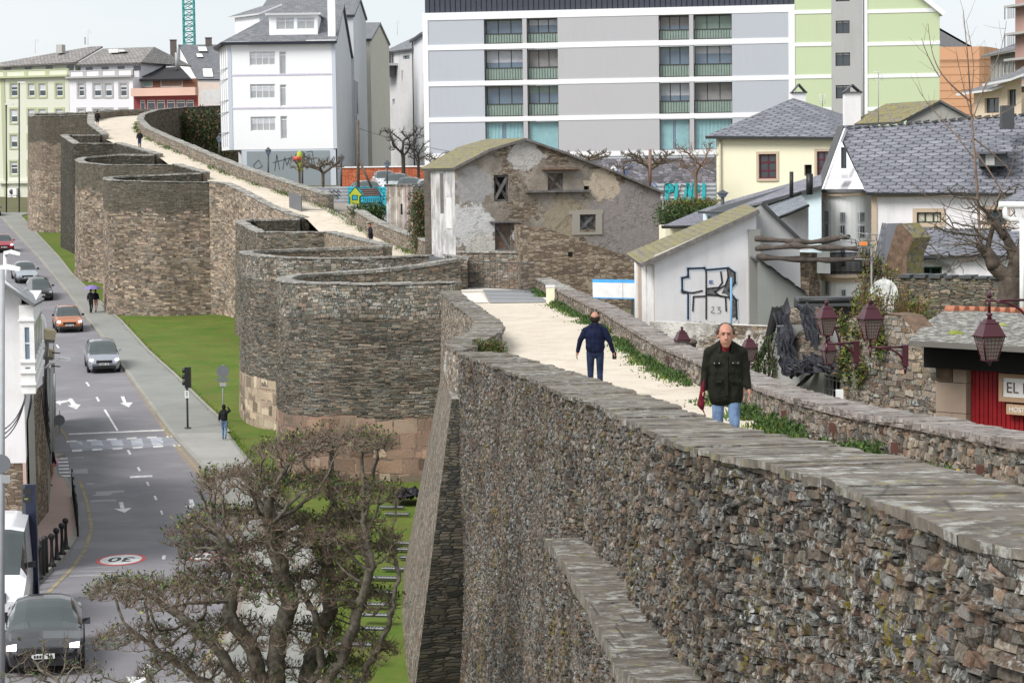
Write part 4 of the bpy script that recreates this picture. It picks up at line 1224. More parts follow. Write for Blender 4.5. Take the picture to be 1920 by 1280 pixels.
# far left: green and white apartment houses
def flat_house(name,label,x0,x1,d0,d1,wallm,trim,rows,y_c,cols,extra=None,roofpoly=None):
 pl=Plane(x0,d0,x1,d1);r=empty(name,(0,0,0),label,'apartment house')
 xm=(x0+x1)/2;zt=pl.uz(xm,y_c)[1];hs=[]
 for(y0,y1)in rows:
  for(a,b)in cols:hs.append(pl.rect(a,y0,b,y1))
 m=MB();pl.wall(m,[(0,-7),(pl.L,-7),(pl.L,zt),(0,zt)],hs,wallm,.2)
 pl.box(m,0,-7,.02,zt,-12,0,wallm);pl.box(m,pl.L-.02,-7,pl.L,zt,-12,0,wallm)
 m.build('wall',r)
 for k,h in enumerate(hs):window(pl,h,r,M_wfr,M_glass,.15,nx=1,ny=2,bar=.1,sur=trim,surw=.22,blind=(.5 if k%3 else .25,M_blind))
 return pl,r,zt
pgc=plaster('cream_green_render',(0.64,0.65,0.56),.1);ptg=plaster('sage_trim',(0.44,0.47,0.31),.15)
plw=plaster('lilac_white_render',(0.74,0.73,0.78),.08);ptl=plaster('grey_trim',(0.42,0.41,0.42),.15)
for nm,lb,x0,x1,d0,d1,wm,tm,rows_,cs in(('green_trimmed_house','cream apartment house with sage green window surrounds at the far left',-25,133,286,282,pgc,ptg,((157,181),(205,230),(253,277),(303,327)),((20,33),(53,65),(73,86),(105,118))),('lilac_house','white apartment house with grey window surrounds behind the far bend of the walk',133.3,253,282,279,plw,ptl,((157,181),(205,230)),((147,158),(176,190),(197,210),(225,238)))):
 pl,r,zt=flat_house(nm,lb,x0,x1,d0,d1,wm,tm,rows_,146,cs)
 xm=(x0+x1)/2
 m=MB();zc=zt
 pl.box(m,-.2,zc,pl.L+.05,zc+.22,-.3,.5,tm)
 zp=pl.uz(xm,131)[1]
 pl.box(m,0,zc+.22,pl.L,zp-.12,-.25,0,wm);pl.box(m,0,zp-.12,pl.L,zp,-.3,.05,tm)
 for q in range(5):u=pl.L*q/4;pl.box(m,max(0,u-.25),zc+.22,min(pl.L,u+.25),zp-.12,-.3,.04,tm)
 if x0<0:pl.box(m,pl.uz(6,300)[0],-7,pl.uz(13,300)[0],zc,-.05,.07,tm)
 m.build('parapet',r)
 m=MB();za=pl.uz(xm,118)[1]
 pl.box(m,.3,zc,pl.L-.4,za,-9,-2.2,wm)
 for q in range(4):
  u=pl.L*(.12+.25*q);pl.box(m,u,zp-.1,u+.9,za-.35,-2.25,-2.15,M_glass)
 m.build('attic',r)
 m=MB();sf=slate('old_grey_slate'+nm,.5,.35,(.17,.155,.15),(.28,.26,.25),lichen=.2)
 ry=pl.uz(xm,84)[1]
 if x0<0:
  ax=pl.uz(105,84)[0]
  m.slab([pl.P(-3,za-.3,-1.6),pl.P(pl.L,za,-1.6),pl.P(pl.L,ry,-8),pl.P(ax,ry,-8)],.2,sf)
  m.slab([pl.P(-3,za-.3,-1.6),pl.P(ax,ry,-8),pl.P(-3,za-.3,-14)],.2,sf)
 else:
  bx=pl.uz(226,84)[0]
  m.slab([pl.P(0,za,-1.6),pl.P(pl.L+.2,za,-1.6),pl.P(bx,ry,-8),pl.P(0,ry,-8)],.2,sf)
  m.slab([pl.P(pl.L+.2,za,-1.6),pl.P(pl.L+.2,za,-14),pl.P(bx,ry,-8)],.2,sf)
 m.build('roof',r)
 if x0<0:
  chimney(r,pl,105,84,116,100,-5,.8,pc)
  m=MB();u0,z0,u1,z1=pl.rect(17,354,37,402);pl.box(m,u0,z0,u1,z1,.02,.05,M_glass);m.build('door',r)
  m=MB();pl.box(m,pl.uz(0,340)[0],pl.uz(30,344)[1],pl.uz(60,340)[0],pl.uz(30,339)[1],0,.4,wm);m.build('shop_cornice',r)
  for y in(353,367):
   u0,z0,u1,z1=pl.rect(18.5,y,35,y+13);m=MB();pl.box(m,u0,z0,u1,z1,.1,.5,M_white)
   m.lathe([(.32,0),(.32,.03),(.05,.04)],Matrix.Translation(pl.P((u0+u1)/2,(z0+z1)/2,.5))@Matrix.Rotation(R_(90),4,'X'),M_dark,14)
   setp(m.build('air_conditioner'),['white air conditioner box, the lower of two on the far corner shop','white air conditioner box, the upper of two on the far corner shop'][y==353],'air conditioner','air conditioners on the corner shop')
 else:
  chimney(r,pl,158,70,160,84,-7,.1,M_grey)
  m=MB()
  for(a,b,c,d_)in((202,92,220,99),(221,94,232,97)):
   u0,z0,u1,z1=pl.rect(a,b,c,d_,-5);pl.box(m,u0,z0,u1,z1,-6.6,-5.2,M_white)
  m.build('skylight',r)
# brown house with terrace
Tp=Plane(253.5,278.6,374,277)
tb=empty('terrace_house',(0,0,0),'low brown and pink house with a black roof and a row of red-framed windows','house')
prd=plaster('red_frame_render',(0.24,0.065,0.07),.1);ppk=plaster('pink_parapet',(0.66,0.45,0.38),.35);pbr=plaster('brick_red_wall',(0.20,0.10,0.07),.2)
m=MB();hs=[Tp.rect(a,188,b,207)for a,b in((263,272),(276,291),(294,309),(313,328),(331,347),(349,363))]
zt=Tp.uz(314,180)[1]
Tp.wall(m,[(0,-5),(Tp.L,-5),(Tp.L,zt),(0,zt)],hs,prd,.2);Tp.box(m,0,-5,.02,zt,-8,0,pww)
m.build('wall',tb)
for h in hs:window(Tp,h,tb,M_wfr,M_glass,.12,nx=1,trans=.25)
m=MB();Tp.box(m,0,Tp.uz(314,180)[1],Tp.L,Tp.uz(314,165)[1],-.2,.9,ppk);m.build('terrace_parapet',tb)
m=MB();z0,z1=Tp.uz(314,168)[1],Tp.uz(314,147)[1]
hs=[Tp.rect(264,150,300,163,-2.5),Tp.rect(315,150,356,163,-2.5)]
T2p=Plane(253.5,281,374,279.5)
T2p.wall(m,[(0,z0),(T2p.L,z0),(T2p.L,z1),(0,z1)],hs,pbr,.15);m.build('upper_wall',tb)
window(T2p,hs[0],tb,M_wfr,M_grg,.1,nx=2);window(T2p,hs[1],tb,M_wfr,plain('brown_shutter',(.25,.17,.13)),.1,nx=1)
m=MB();a=T2p.P(-.3,z1,.5);b=T2p.P(T2p.L*.92,z1,.5);c=W(332,119,288);d=W(253,121,288)
m.slab([a,b,c,d],.2,plain('black_roof_felt',(.03,.028,.032),.8));m.build('roof',tb)
m=MB();p=W(332,131,284);m.tube([p,p+Vector((0,0,2.0))],.22,M_grey,10);m.tube([p+Vector((-1.3,0,.3)),p+Vector((0,0,.3))],.12,M_grey);m.build('flue',tb)
# slate roofed white house behind
sh=empty('slate_roof_house',(0,0,0),'white gabled house with a big dark slate roof and three skylights','house')
m=MB();sf=slate('smooth_dark_slate',.4,.25,(.12,.125,.14),(.16,.165,.18),lw=.03)
a,b,c,d=W(370,149,298),W(425,149,297),W(425,84,306),W(334,84,307)
m.slab([a,b,c,d],.2,sf,M_zinc);m.build('roof',sh)
m=MB();e=W(318,122,309);m.poly([(e.x,e.y,-4),(a.x+0,a.y+.3,-4),(a.x,a.y+.3,a.z-.1),(d.x,d.y+.2,d.z-.1),e],pww)
m.poly([(a.x,a.y+.2,-4),(b.x,b.y+.2,-4),(b.x,b.y+.2,b.z-.2),(a.x,a.y+.2,a.z-.2)],plaster('peach_render',(.70,.60,.54),.15))
m.build('wall',sh)
nrm=(b-a).cross(d-a).normalized()
if nrm.z<0:nrm=-nrm
for(x0,y0,x1,y1)in((373,88,387,96),(370,101,379,107),(382,129,398,144)):
 q=[]
 for(x,y)in((x0,y1),(x1+2,y1),(x1-1,y0),(x0-2,y0)):
  v=ray(x,y);t=(a.dot(nrm)+.1)/v.dot(nrm);q.append(v*t)
 m=MB();m.slab(q,.12,M_white,M_dark);m.build('skylight',sh)
for(x0,y0,x1,y1)in((319,76,330,112),(385,72,396,86)):
 pl=Plane(x0,306,x1,306);chimney(sh,pl,x0,y0,x1,y1,0,.7,plain('dark_brick',(.12,.10,.09)),M_zinc)
g2=Plane(375,296,413,296);m=MB();u0,z0,u1,z1=g2.rect(377,168,413,200);g2.box(m,u0,z0,u1,z1,0,.1,M_white)
g2.box(m,-.3,g2.uz(390,203)[1],g2.L,g2.uz(390,199)[1],0,.5,prd);m.build('garage_door',sh)
# tower crane mast
M_teal=plain('teal_steel',(0.04,0.30,0.29),.5)
cr=empty('tower_crane',W(355,84,330),'teal green lattice mast of a tower crane rising behind the roofs','crane')
cr.location=(0,0,0)
m=MB();c=W(355,84,330);hw=.72;z0,z1=c.z-14,c.z+12
cs=[(c.x+sx*hw,c.y+sy*hw)for sx,sy in((-1,-1),(1,-1),(1,1),(-1,1))]
for x,y in cs:m.tube([(x,y,z0),(x,y,z1)],.09,M_teal,5)
m.build('mast',cr);m=MB()
z=z0;k=0
while z<z1:
 for i in range(4):
  p,q=cs[i],cs[(i+1)%4]
  m.tube([(*p,z),(*q,z)],.045,M_teal,4);m.tube([(*p,z)if k%2 else(*q,z),(*q,z+.75)if k%2 else(*p,z+.75)],.045,M_teal,4)
 z+=.75;k+=1
m.build('lattice',cr)
# derelict stone house by the gate
def peel(name,stone_pal,plast,amount=.5,w=.26,h=.065,white=None,spots=()):
 """rubble wall whose old render has fallen off in patches (position based so that patches are the wall's own)"""
 t=NT(name);uv=t.uv()
 mp=t.mapv(t.mix(.05,uv,t.noise(uv,2,4,out=1),'ADD'),(1/w,1/h,1))
 a=t.n('TexVoronoi',voronoi_dimensions='2D');t.l(mp,a.inputs['Vector']);a.inputs['Scale'].default_value=1;a.inputs['Randomness'].default_value=.85
 e=t.n('TexVoronoi',voronoi_dimensions='2D',feature='DISTANCE_TO_EDGE');t.l(mp,e.inputs['Vector']);e.inputs['Scale'].default_value=1;e.inputs['Randomness'].default_value=.85
 sp=t.n('SeparateColor');t.l(a.outputs['Color'],sp.inputs[0]);n=len(stone_pal)
 c=t.ramp(sp.outputs[0],[(i/n,x)for i,x in enumerate(stone_pal)],'CONSTANT')
 c=t.mix(.9,c,t.ramp(t.noise(uv,25,5,.7),[(.3,(.6,)*3),(.7,(1.4,)*3)]),'MULTIPLY')
 c=t.mix(t.ramp(e.outputs['Distance'],[(0,0),(.10,1)]),(.05,.04,.03),c)
 pm=t.ramp(t.math('ADD',t.math('MULTIPLY',t.noise(uv,.55,3,.5),.7),t.math('MULTIPLY',t.noise(uv,3.5,6,.7),.3)),[(1-amount-.02,0),(1-amount+.02,1)])
 pc=t.mix(t.ramp(t.noise(uv,1.1,5,.6),[(.4,0),(.6,1)]),plast,[x*.62 for x in plast])
 pc=t.mix(t.ramp(t.noise(t.mapv(uv,(1.5,.4,1)),1.3,5,.6),[(.5,0),(.68,.6)]),pc,(.20,.17,.12))
 if white:pc=t.mix(t.ramp(t.noise(t.mapv(uv,(1,1,1),(7,1,0)),.45,3),[(.52,0),(.56,1)]),pc,white)
 pc=t.mix(.8,pc,t.ramp(t.noise(uv,12,5,.7),[(.3,(.8,)*3),(.7,(1.15,)*3)]),'MULTIPLY')
 c=t.mix(pm,c,pc)
 pos=t.obj()
 for(ctr,rad,sc_)in spots:
  vm=t.n('VectorMath',operation='DISTANCE');t.l(pos,vm.inputs[0]);vm.inputs[1].default_value=tuple(ctr)
  dd=t.math('ADD',t.math('DIVIDE',vm.outputs['Value'],rad),t.math('MULTIPLY_ADD',t.noise(uv,1.6,6,.65),1.6,-.8))
  c=t.mix(t.ramp(dd,[(.82,1),(.86,0)]),c,t.mix(.8,sc_,t.ramp(t.noise(uv,5,5,.7),[(.3,(.75,)*3),(.7,(1.15,)*3)]),'MULTIPLY'))
 t.col(c,.93,.12);t.bump(t.math('ADD',pm,t.math('MULTIPLY',e.outputs['Distance'],.6)),.7,.04)
 return t.m
P_BRN=[(0.18,0.14,0.105),(0.24,0.19,0.145),(0.13,0.10,0.08),(0.28,0.225,0.17),(0.16,0.125,0.10),(0.34,0.29,0.235)]
_dp=Plane(852,108,1238,110.3)
def _sp(x,y,r,c,pl=_dp):return(pl.P(*pl.uz(x,y)),r,c)
M_der=peel('derelict_wall',P_BRN,(0.34,0.30,0.26),.525,spots=[_sp(1180,425,2.4,(.29,.26,.255)),_sp(1060,410,1.2,(.33,.28,.21)),_sp(1130,350,.9,(.50,.42,.33)),_sp(985,290,.9,(.48,.46,.44)),_sp(888,350,1.0,(.34,.33,.33)),_sp(885,425,1.2,(.56,.555,.56)),_sp(905,465,.8,(.56,.54,.50)),_sp(972,445,.4,(.56,.55,.53))])
M_der2=peel('derelict_lower_wall',P_BRN,(0.50,0.43,0.34),.40,spots=[_sp(1060,500,1.4,(.62,.54,.44)),_sp(1010,500,.7,(.45,.44,.43)),_sp(1020,442,.35,(.6,.55,.47))])
M_whp=peel('flaking_whitewash',P_BRN,(0.68,0.67,0.68),.70)
M_mroof=slate('mossy_slate',.4,.25,(.13,.11,.08),(.20,.17,.13),mosscol=(.15,.13,.02),moss=.75,lichen=.2,lw=.12)
M_wood=plain('weathered_wood',(0.16,0.15,0.145),.9,var=.4,scale=6)
M_wood2=plain('brown_boards',(0.20,0.13,0.10),.9,var=.35,scale=6)
M_voidd=plain('dark_interior',(0.006,0.006,0.006),1)
M_slt=slate('grey_blue_slate',.60,.27,(.13,.135,.16),(.21,.215,.25),lw=.12,arc=.6,line=(.02,.02,.025))
M_slt2=slate('violet_slate',.40,.19,(.15,.15,.18),(.23,.225,.265),lw=.09,arc=.4)
M_wsh=plaster('stained_whitewash',(0.80,0.79,0.82),.45,(.30,.29,.27),.6)
M_wsh2=plaster('grey_whitewash',(0.50,0.50,0.52),.3)
M_crm=plaster('cream_render',(0.84,0.80,0.62),.08)
M_tan_s=plaster('tan_stone_trim',(0.55,0.44,0.34),.25)
dh=empty('derelict_house',(0,0,0),'derelict rubble house with flaking render, mossy slate roof and boarded openings','house')
DP=Plane(852,108,1238,110.3)
uz=DP.uz
gz=-7.0
L1=DP.L
ol=[(0,gz),(L1,gz),uz(1237,363),uz(1150,322),uz(1060,288),uz(983,263),uz(915,283),uz(853,314)]
ol[2]=(L1,ol[2][1]);ol[-1]=(0,ol[-1][1])
w1=DP.rect(926,328,954,378);w2=DP.rect(1027,325,1056,357);w3=DP.rect(1095,349,1105,358);w4=DP.rect(1087,402,1117,431);dr=DP.rect(928,418,958,469)
m=MB();DP.wall(m,ol,[w1,w2,w3,w4,dr],M_der,.35)
bk1=W(808,400,113);bk=Vector((bk1.x,113.5,0));c0=DP.P(0,0)
m.poly([(bk.x,bk.y,gz),(c0.x,c0.y,gz),(c0.x,c0.y,ol[-1][1]),(bk.x,bk.y,ol[-1][1])],M_whp)
rr=DP.P(L1,0);off=Vector((bk.x-c0.x,bk.y-c0.y,0))*1.3
m.poly([rr+Vector((0,0,gz)),rr+off+Vector((0,0,gz)),rr+off+Vector((0,0,ol[2][1])),rr+Vector((0,0,ol[2][1]))],M_der)
m.poly([Vector((c0.x,c0.y,gz))+off,rr+off+Vector((0,0,gz)),rr+off+Vector((0,0,ol[2][1])),Vector((c0.x,c0.y,ol[-1][1]))+off],M_der)
m.build('wall',dh)
m=MB()
def dpv(pt,w=0.0):return DP.P(pt[0],pt[1],w)
ev=[dpv((ol[-1][0]-.15,ol[-1][1]-.02),.3),dpv((ol[-2][0],ol[-2][1]+.08),.25),dpv((ol[5][0],ol[5][1]+.1),.25)]
m.slab([ev[0],ev[1],ev[1]+off*.98+Vector((0,0,.15)),ev[0]+off+Vector((-.1,0,-.02))],.12,M_mroof,M_wood)
m.slab([ev[1],ev[2],ev[2]+off*.95+Vector((-.3,0,.05)),ev[1]+off*.98+Vector((0,0,.15))],.12,M_mroof,M_wood)
rt=[ev[2]]+[dpv((ol[i][0]+(.15 if i==2 else 0),ol[i][1]+.06),.25)for i in(4,3,2)]
for a,b in zip(rt,rt[1:]):m.slab([a,b,b+off,a+off],.1,M_mroof,M_wood)
m.build('roof',dh)
def xboards(r,name,pane,one=False,plane=DP,par=dh,lab=None):
 u0,z0,u1,z1=r;m=MB()
 o=window(plane,r,par,M_wood,pane,.22,nx=1,bar=.1,name=name,label=lab,sur=None)
 plane_p=lambda u,z,w:plane.P(u,z,w)
 m=MB()
 for(a,b,c,d)in(((u0,z1,u1,z0),)if one else((u0,z1,u1,z0),(u0,z0,u1,z1))):
  e=Vector((c-a,d-b));e.normalize();nx_,nz_=-e.y*.07,e.x*.07
  w=-.12 if(a,b)==(u0,z1)else-.09
  f=[plane_p(a+nx_,b+nz_,w),plane_p(a-nx_,b-nz_,w),plane_p(c-nx_,d-nz_,w),plane_p(c+nx_,d+nz_,w)]
  m.slab(f,.02,M_wood)
  m.poly(f,M_wood)
 m.build('cross_boards',o)
xboards(w1,'boarded_window',M_voidd);xboards(w2,'boarded_window',M_wood2);xboards(w4,'boarded_window',plain('grey_board',(.20,.21,.23)))
xboards(dr,'boarded_door',M_wood2,True)
m=MB();DP.quad(m,w3[0],w3[1],w3[2],w3[3],-.3,M_voidd);m.build('opening',dh)
m=MB();u0,z0,u1,z1=w4
for(a,b,c,d)in((u0-.35,z0-.1,u0,z1),(u1,z0-.1,u1+.3,z1),(u0-.5,z1,u1+.35,z1+.2),(u0-.35,z0-.22,u1+.3,z0-.1)):DP.box(m,a,b,c,d,-.1,.04,plaster('stone_surround',(.36,.33,.29),.2)if 'ss' not in _MC else _MC['ss'])
m.build('surround',dh)
m=MB();a,b=uz(985,359),uz(1106,360);DP.box(m,a[0],a[1]-.06,b[0],a[1]+.04,0,.25,M_wood);m.build('ledge',dh)
m=MB();a,b=uz(1015,316),uz(1085,314);DP.box(m,a[0],a[1]-.06,b[0],a[1]+.04,0,.3,M_wood2);m.build('lintel',dh)
m=MB();a,b=uz(918,416),uz(972,416);DP.box(m,a[0],a[1]-.05,b[0],a[1]+.03,0,.25,M_wood);m.build('lintel',dh)
m=MB();sp=Plane(808,113.5,852,108);u0,z0,u1,z1=sp.rect(838,371,847,428)
sp.box(m,u0,z0,u1,z1,.0,.03,M_white);u0,z0,u1,z1=sp.rect(826,325,832,400);sp.box(m,u0,z0,u1,z1,0,.02,M_wood);m.build('side_board',dh)
def blob(pl,cx,cy,rx,ry,w,mat,name,par,n=26,seed=1,th=.02,lab=None,jit=.35):
 r=random.Random(seed);pts=[]
 for k in range(n):
  a=2*math.pi*k/n;f=1+r.uniform(-jit,jit*.6)
  pts.append(pl.uz(cx+rx*f*math.cos(a),cy-ry*f*math.sin(a)))
 m=MB();front=[pl.P(u,z,w)for u,z in pts];back=[pl.P(u,z,w-th)for u,z in pts]
 c=pl.uz(cx,cy);cp=pl.P(c[0],c[1],w)
 for i in range(n):
  j=(i+1)%n;m.poly([cp,front[i],front[j]],mat);m.poly([front[i],back[i],back[j],front[j]],mat)
 return m.build(name,par,lab)
M_hole=plain('exposed_brown_stone',(.15,.10,.07),.95,var=.5,scale=5)
lw=empty('ruined_wall',(0,0,0),'ruined brown slate wall with a broken sloping top below the derelict house','wall')
R2=Plane(974,104,1200,104.5)
pts=[(974,640),(1200,640),(1199,500),(1188,490),(1170,478),(1150,472),(1128,462),(1110,458),(1080,448),(1050,437),(1022,427),(1000,430),(990,424),(975,424)]
m=MB();f=[R2.P(*R2.uz(x,y))for x,y in pts]
ou=[R2.uz(x,y)for x,y in pts];ou[0]=(ou[-1][0],ou[0][1]);ou[1]=(ou[2][0],ou[0][1])
R2.wall(m,ou,[],M_der2)
bkv=-R2.w*2.6
for a,b in zip(ou[2:],ou[3:]):m.poly([R2.P(*a),R2.P(*b),R2.P(*b)+bkv,R2.P(*a)+bkv],M_hole)
m.poly([R2.P(ou[0][0],ou[0][1]),R2.P(*ou[-1]),R2.P(*ou[-1])+bkv,R2.P(ou[0][0],ou[0][1])+bkv],M_der2)
m.build('masonry',lw)
m=MB();u0,z0,u1,z1=R2.rect(1065,472,1073,481);R2.box(m,u0,z0,u1,z1,-.05,.02,M_voidd);m.build('hole',lw)
# cream house with hip roof
CP=Plane(1343,124,1590,121)
ch=empty('cream_house',(0,0,0),'pale yellow house with a grey-blue hipped slate roof and maroon windows','house')
zt=CP.uz(1450,253)[1];hs=[CP.rect(1423,289,1456,335),CP.rect(1532,284,1556,330),CP.rect(1508,309,1522,330)]
m=MB();CP.wall(m,[(0,-7),(CP.L,-7),(CP.L,zt),(0,zt)],hs,M_crm,.2);CP.box(m,0,-7,.02,zt,-9,0,M_crm);m.build('wall',ch)
M_mar=plain('maroon_paint',(0.11,0.015,0.03),.5)
for h in hs[:2]:window(CP,h,ch,M_mar,M_glass,.12,nx=2,ny=3,bar=.07,sur=M_tan_s,surw=.13)
m=MB();CP.quad(m,*hs[2],-.18,M_voidd);m.build('opening',ch)
m=MB();e0=CP.P(-.4,zt,.5);e1=CP.P(CP.L+1.0,zt-.2,.5);pk=W(1487,184,127);pk2=W(1600,216,127)
ba=CP.P(-.4,zt,-9);bb=CP.P(CP.L+1,zt-.2,-9)
m.slab([e0,e1,pk],.16,M_slt,M_dark);m.slab([e0,pk,ba],.16,M_slt,M_dark);m.slab([ba,pk,bb],.16,M_slt,M_dark);m.slab([pk,e1,bb],.16,M_slt,M_dark)
m.build('roof',ch)
m=MB();m.tube([CP.P(.25,-7,.12),CP.P(.25,zt-.1,.12)],.06,plain('cream_pipe',(.55,.52,.42)));m.build('downpipe',ch)
def tri_chimney(par,x0,x1,ytop,ybot,yapex,d,label=None):
 pl=Plane(x0,d,x1,d);u0,z0,u1,z1=pl.rect(x0,ytop,x1,ybot);m=MB()
 pl.box(m,u0,z0,u1,z1,-.7,0,M_wsh);za=pl.uz((x0+x1)/2,yapex)[1];um=(u0+u1)/2
 a,b,c=pl.P(u0-.08,z1,.1),pl.P(um,za,.1),pl.P(u1+.08,z1,.1);v=-pl.w*.95
 m.slab([a,b,b+v,a+v],.05,M_dark);m.slab([b,c,c+v,b+v],.05,M_dark);pl.box(m,u0-.08,z1,u1+.08,z1+.04,-.8,.1,M_dark)
 return m.build('chimney',par)
tri_chimney(ch,1487,1511,174,200,157,128);tri_chimney(ch,1584,1614,174,235,158,117)
bg_gable=empty('grey_gable_house',(0,0,0),'old grey gable with a curved slate roof behind the ridge of the white house','house')
BG=Plane(1690,112,1830,111)
m=MB();o_=[(BG.uz(1690,260)),BG.uz(1850,260),BG.uz(1822,222),BG.uz(1765,191),BG.uz(1700,224)]
o_[1]=(o_[2][0],o_[0][1]);o_[0]=(o_[4][0],o_[0][1]);BG.wall(m,o_,[],plaster('grey_gable',(.33,.33,.31),.6));m.build('wall',bg_gable)
m=MB();a,b,c=BG.P(o_[4][0]-.3,o_[4][1]-.1,.2),BG.P(o_[3][0],o_[3][1]+.08,.2),BG.P(o_[2][0]+.3,o_[2][1]-.1,.2);v=Vector((-1.6,6,0))
m.slab([a,b,b+v,a+v],.1,M_mroof,M_dark);m.slab([b,c,c+v,b+v],.1,M_mroof,M_dark);m.build('roof',bg_gable)
# pale blue house and small violet roofs
pbl=plaster('pale_blue_render',(0.62,0.74,0.80),.05)
bh=empty('pale_blue_house',(0,0,0),'pale blue house under long lean-to slate roofs','house')
BLp=Plane(1318,98,1540,94)
m=MB();z0=BLp.uz(1340,470)[1]
pl_=[BLp.uz(x,y)for x,y in((1318,470),(1540,470),(1540,348),(1450,372),(1358,396),(1318,397))]
pl_[0]=(pl_[5][0],z0);pl_[1]=(pl_[2][0],z0)
h1=BLp.rect(1326,404,1334,416);h2=BLp.rect(1344,404,1351,412)
BLp.wall(m,pl_,[h1,h2],pbl,.1);m.poly([BLp.P(0,z0),BLp.P(0,pl_[5][1]),BLp.P(0,pl_[5][1],-6),BLp.P(0,z0,-6)],pbl);m.build('wall',bh)
for h in(h1,h2):window(BLp,h,bh,M_grey,M_glass,.05,nx=1,bar=.05)
m=MB();m.slab([W(1308,396,97),W(1358,397,97),W(1540,348,93.5),W(1540,327,99),W(1352,380,101)],.1,M_slt2,M_dark);m.build('roof',bh)
m=MB();m.slab([W(1441,386,93),W(1503,366,92),W(1516,384,88.5),W(1459,407,89)],.06,slate('fine_slate',.3,.12,(.17,.19,.22),(.22,.24,.27)),M_black)
m.build('roof',bh)
m=MB();q=[BLp.P(*BLp.uz(x,y,3.8),3.8)for x,y in((1458,470),(1516,470),(1516,386),(1458,409))];m.poly(q,M_wsh);m.build('side_wall',bh)
m=MB();m.tube([W(1459,409,88.2),W(1517,385,88.2)],.06,M_black,6);m.build('gutter',bh);m=MB();m.tube([W(1440,384,92.6),W(1503,361,92.2)],.06,M_black,6);m.build('gutter',bh)
m=MB();m.tube([W(1484,371,91),W(1484,322,91)],.075,M_black,8);m.build('flue',bh)
m=MB();m.tube([W(1518,365,90),W(1518,326,90)],.13,M_black,8);m.build('flue',bh)
vh=empty('violet_roof_shed',(0,0,0),'low cream shed with a violet slate roof and dark gutter beside the pale blue house','shed')
m=MB();m.slab([W(1241,424,96),W(1318,424,96),W(1318,396,101),W(1305,397,101)],.1,M_slt2,M_dark);m.build('roof',vh)
VP=Plane(1246,97,1330,97);m=MB();VP.box(m,0,-7,VP.L,VP.uz(1280,426)[1],-4,0,M_crm);m.build('wall',vh)
m=MB();m.tube([W(1240,425,95.8),W(1320,425,95.8)],.06,M_black,6);m.build('gutter',vh)
# white shed with graffiti
gs=empty('graffiti_shed',(0,0,0),'whitewashed shed with a mossy slate roof and big black-outlined graffiti','shed')
GP=Plane(1225,80,1496,81)
z0=-7
o_=[GP.uz(x,y)for x,y in((1225,640),(1418,640),(1418,392),(1412,399),(1225,479))]
o_[0]=(o_[4][0],z0);o_[1]=(o_[2][0],z0)
m=MB();GP.wall(m,[(0,z0),(o_[2][0],z0),(o_[2][0],o_[3][1]+.05),(0,o_[4][1])],[],M_wsh)
m.build('wall',gs)
o2=[GP.uz(x,y,-1.2)for x,y in((1416,400),(1427,384),(1494,447),(1504,560))]
m=MB();GP.wall(m,[(o2[0][0]-.3,z0),(o2[3][0],z0),(o2[2][0]+.1,o2[2][1]-.1),(o2[1][0],o2[1][1]),(o2[0][0]-.3,o2[0][1])],[],M_wsh2,w=-1.2)
m.build('rear_gable',gs)
ux=GP.uz(1403,520)[0];m=MB();GP.box(m,ux,z0,o_[2][0]+.1,GP.uz(1410,430)[1],-.2,.12,plaster('grey_pilaster',(.33,.33,.32),.5));m.build('pilaster',gs)
m=MB();e0=GP.P(-.55,o_[4][1]-.25,.3);e1=GP.P(o_[3][0]+.1,o_[3][1]+.12,.3)
m.slab([e0,e1,e1+Vector((.3,8,.05)),e0+Vector((-.1,8,.05))],.13,M_mroof,M_wood);m.build('roof',gs)
m=MB();e2=GP.P(o2[1][0],o2[1][1]+.1,-1.0);e3=GP.P(o2[2][0]+.15,o2[2][1]-.05,-1.0);m.slab([e2,e3,e3+Vector((0,5,-.2)),e2+Vector((0,5,-.2))],.1,M_slt2,M_dark);m.build('roof',gs)
m=MB()
SPp=Plane(1190,83.5,1225,80);sz=o_[4][1]-.3
SPp.quad(m,0,z0,SPp.L,sz,0,plain('tan_boards',(.42,.33,.27),.9));
for a,b in((0,.12),(.4,.62),(.7,.97)):SPp.box(m,SPp.L*a,z0,SPp.L*b,sz,0,.05,M_white)
m.build('side_posts',gs)
M_ink=plain('black_spray_paint',(0.035,0.035,0.04),.8);M_halo=plain('light_blue_spray',(0.60,0.70,0.86),.9)
def strokes(name,par,pl,lines,wpx,w,mat,label=None,closed=False):
 m=MB()
 for ln in lines:
  if closed:ln=ln+[ln[0]]
  for(x0,y0),(x1,y1)in zip(ln,ln[1:]):
   dx,dy=x1-x0,y1-y0;l=math.hypot(dx,dy)or 1;nx_,ny_=-dy/l*wpx/2,dx/l*wpx/2;ex,ey=dx/l*wpx*.4,dy/l*wpx*.4
   q=[(x0+nx_-ex,y0+ny_-ey),(x1+nx_+ex,y1+ny_+ey),(x1-nx_+ex,y1-ny_+ey),(x0-nx_-ex,y0-ny_-ey)]
   m.poly([pl.P(*pl.uz(x,y),w)for x,y in q][::-1],mat)
 return m.build(name,par,label)
gfx=lambda L_:[[(1160+x/4,280+y/4)for x,y in l]for l in L_]
outer=gfx([[(520,1270),(520,1075),(475,1060),(475,965),(520,955),(520,895),(640,890),(655,905),(820,890),(870,925),(872,1000),(825,1060),(880,1130),(885,1270)]])
strokes('graffiti_halo',gs,GP,outer,8,.012,M_halo)
strokes('graffiti',gs,GP,outer,3.6,.018,M_ink)
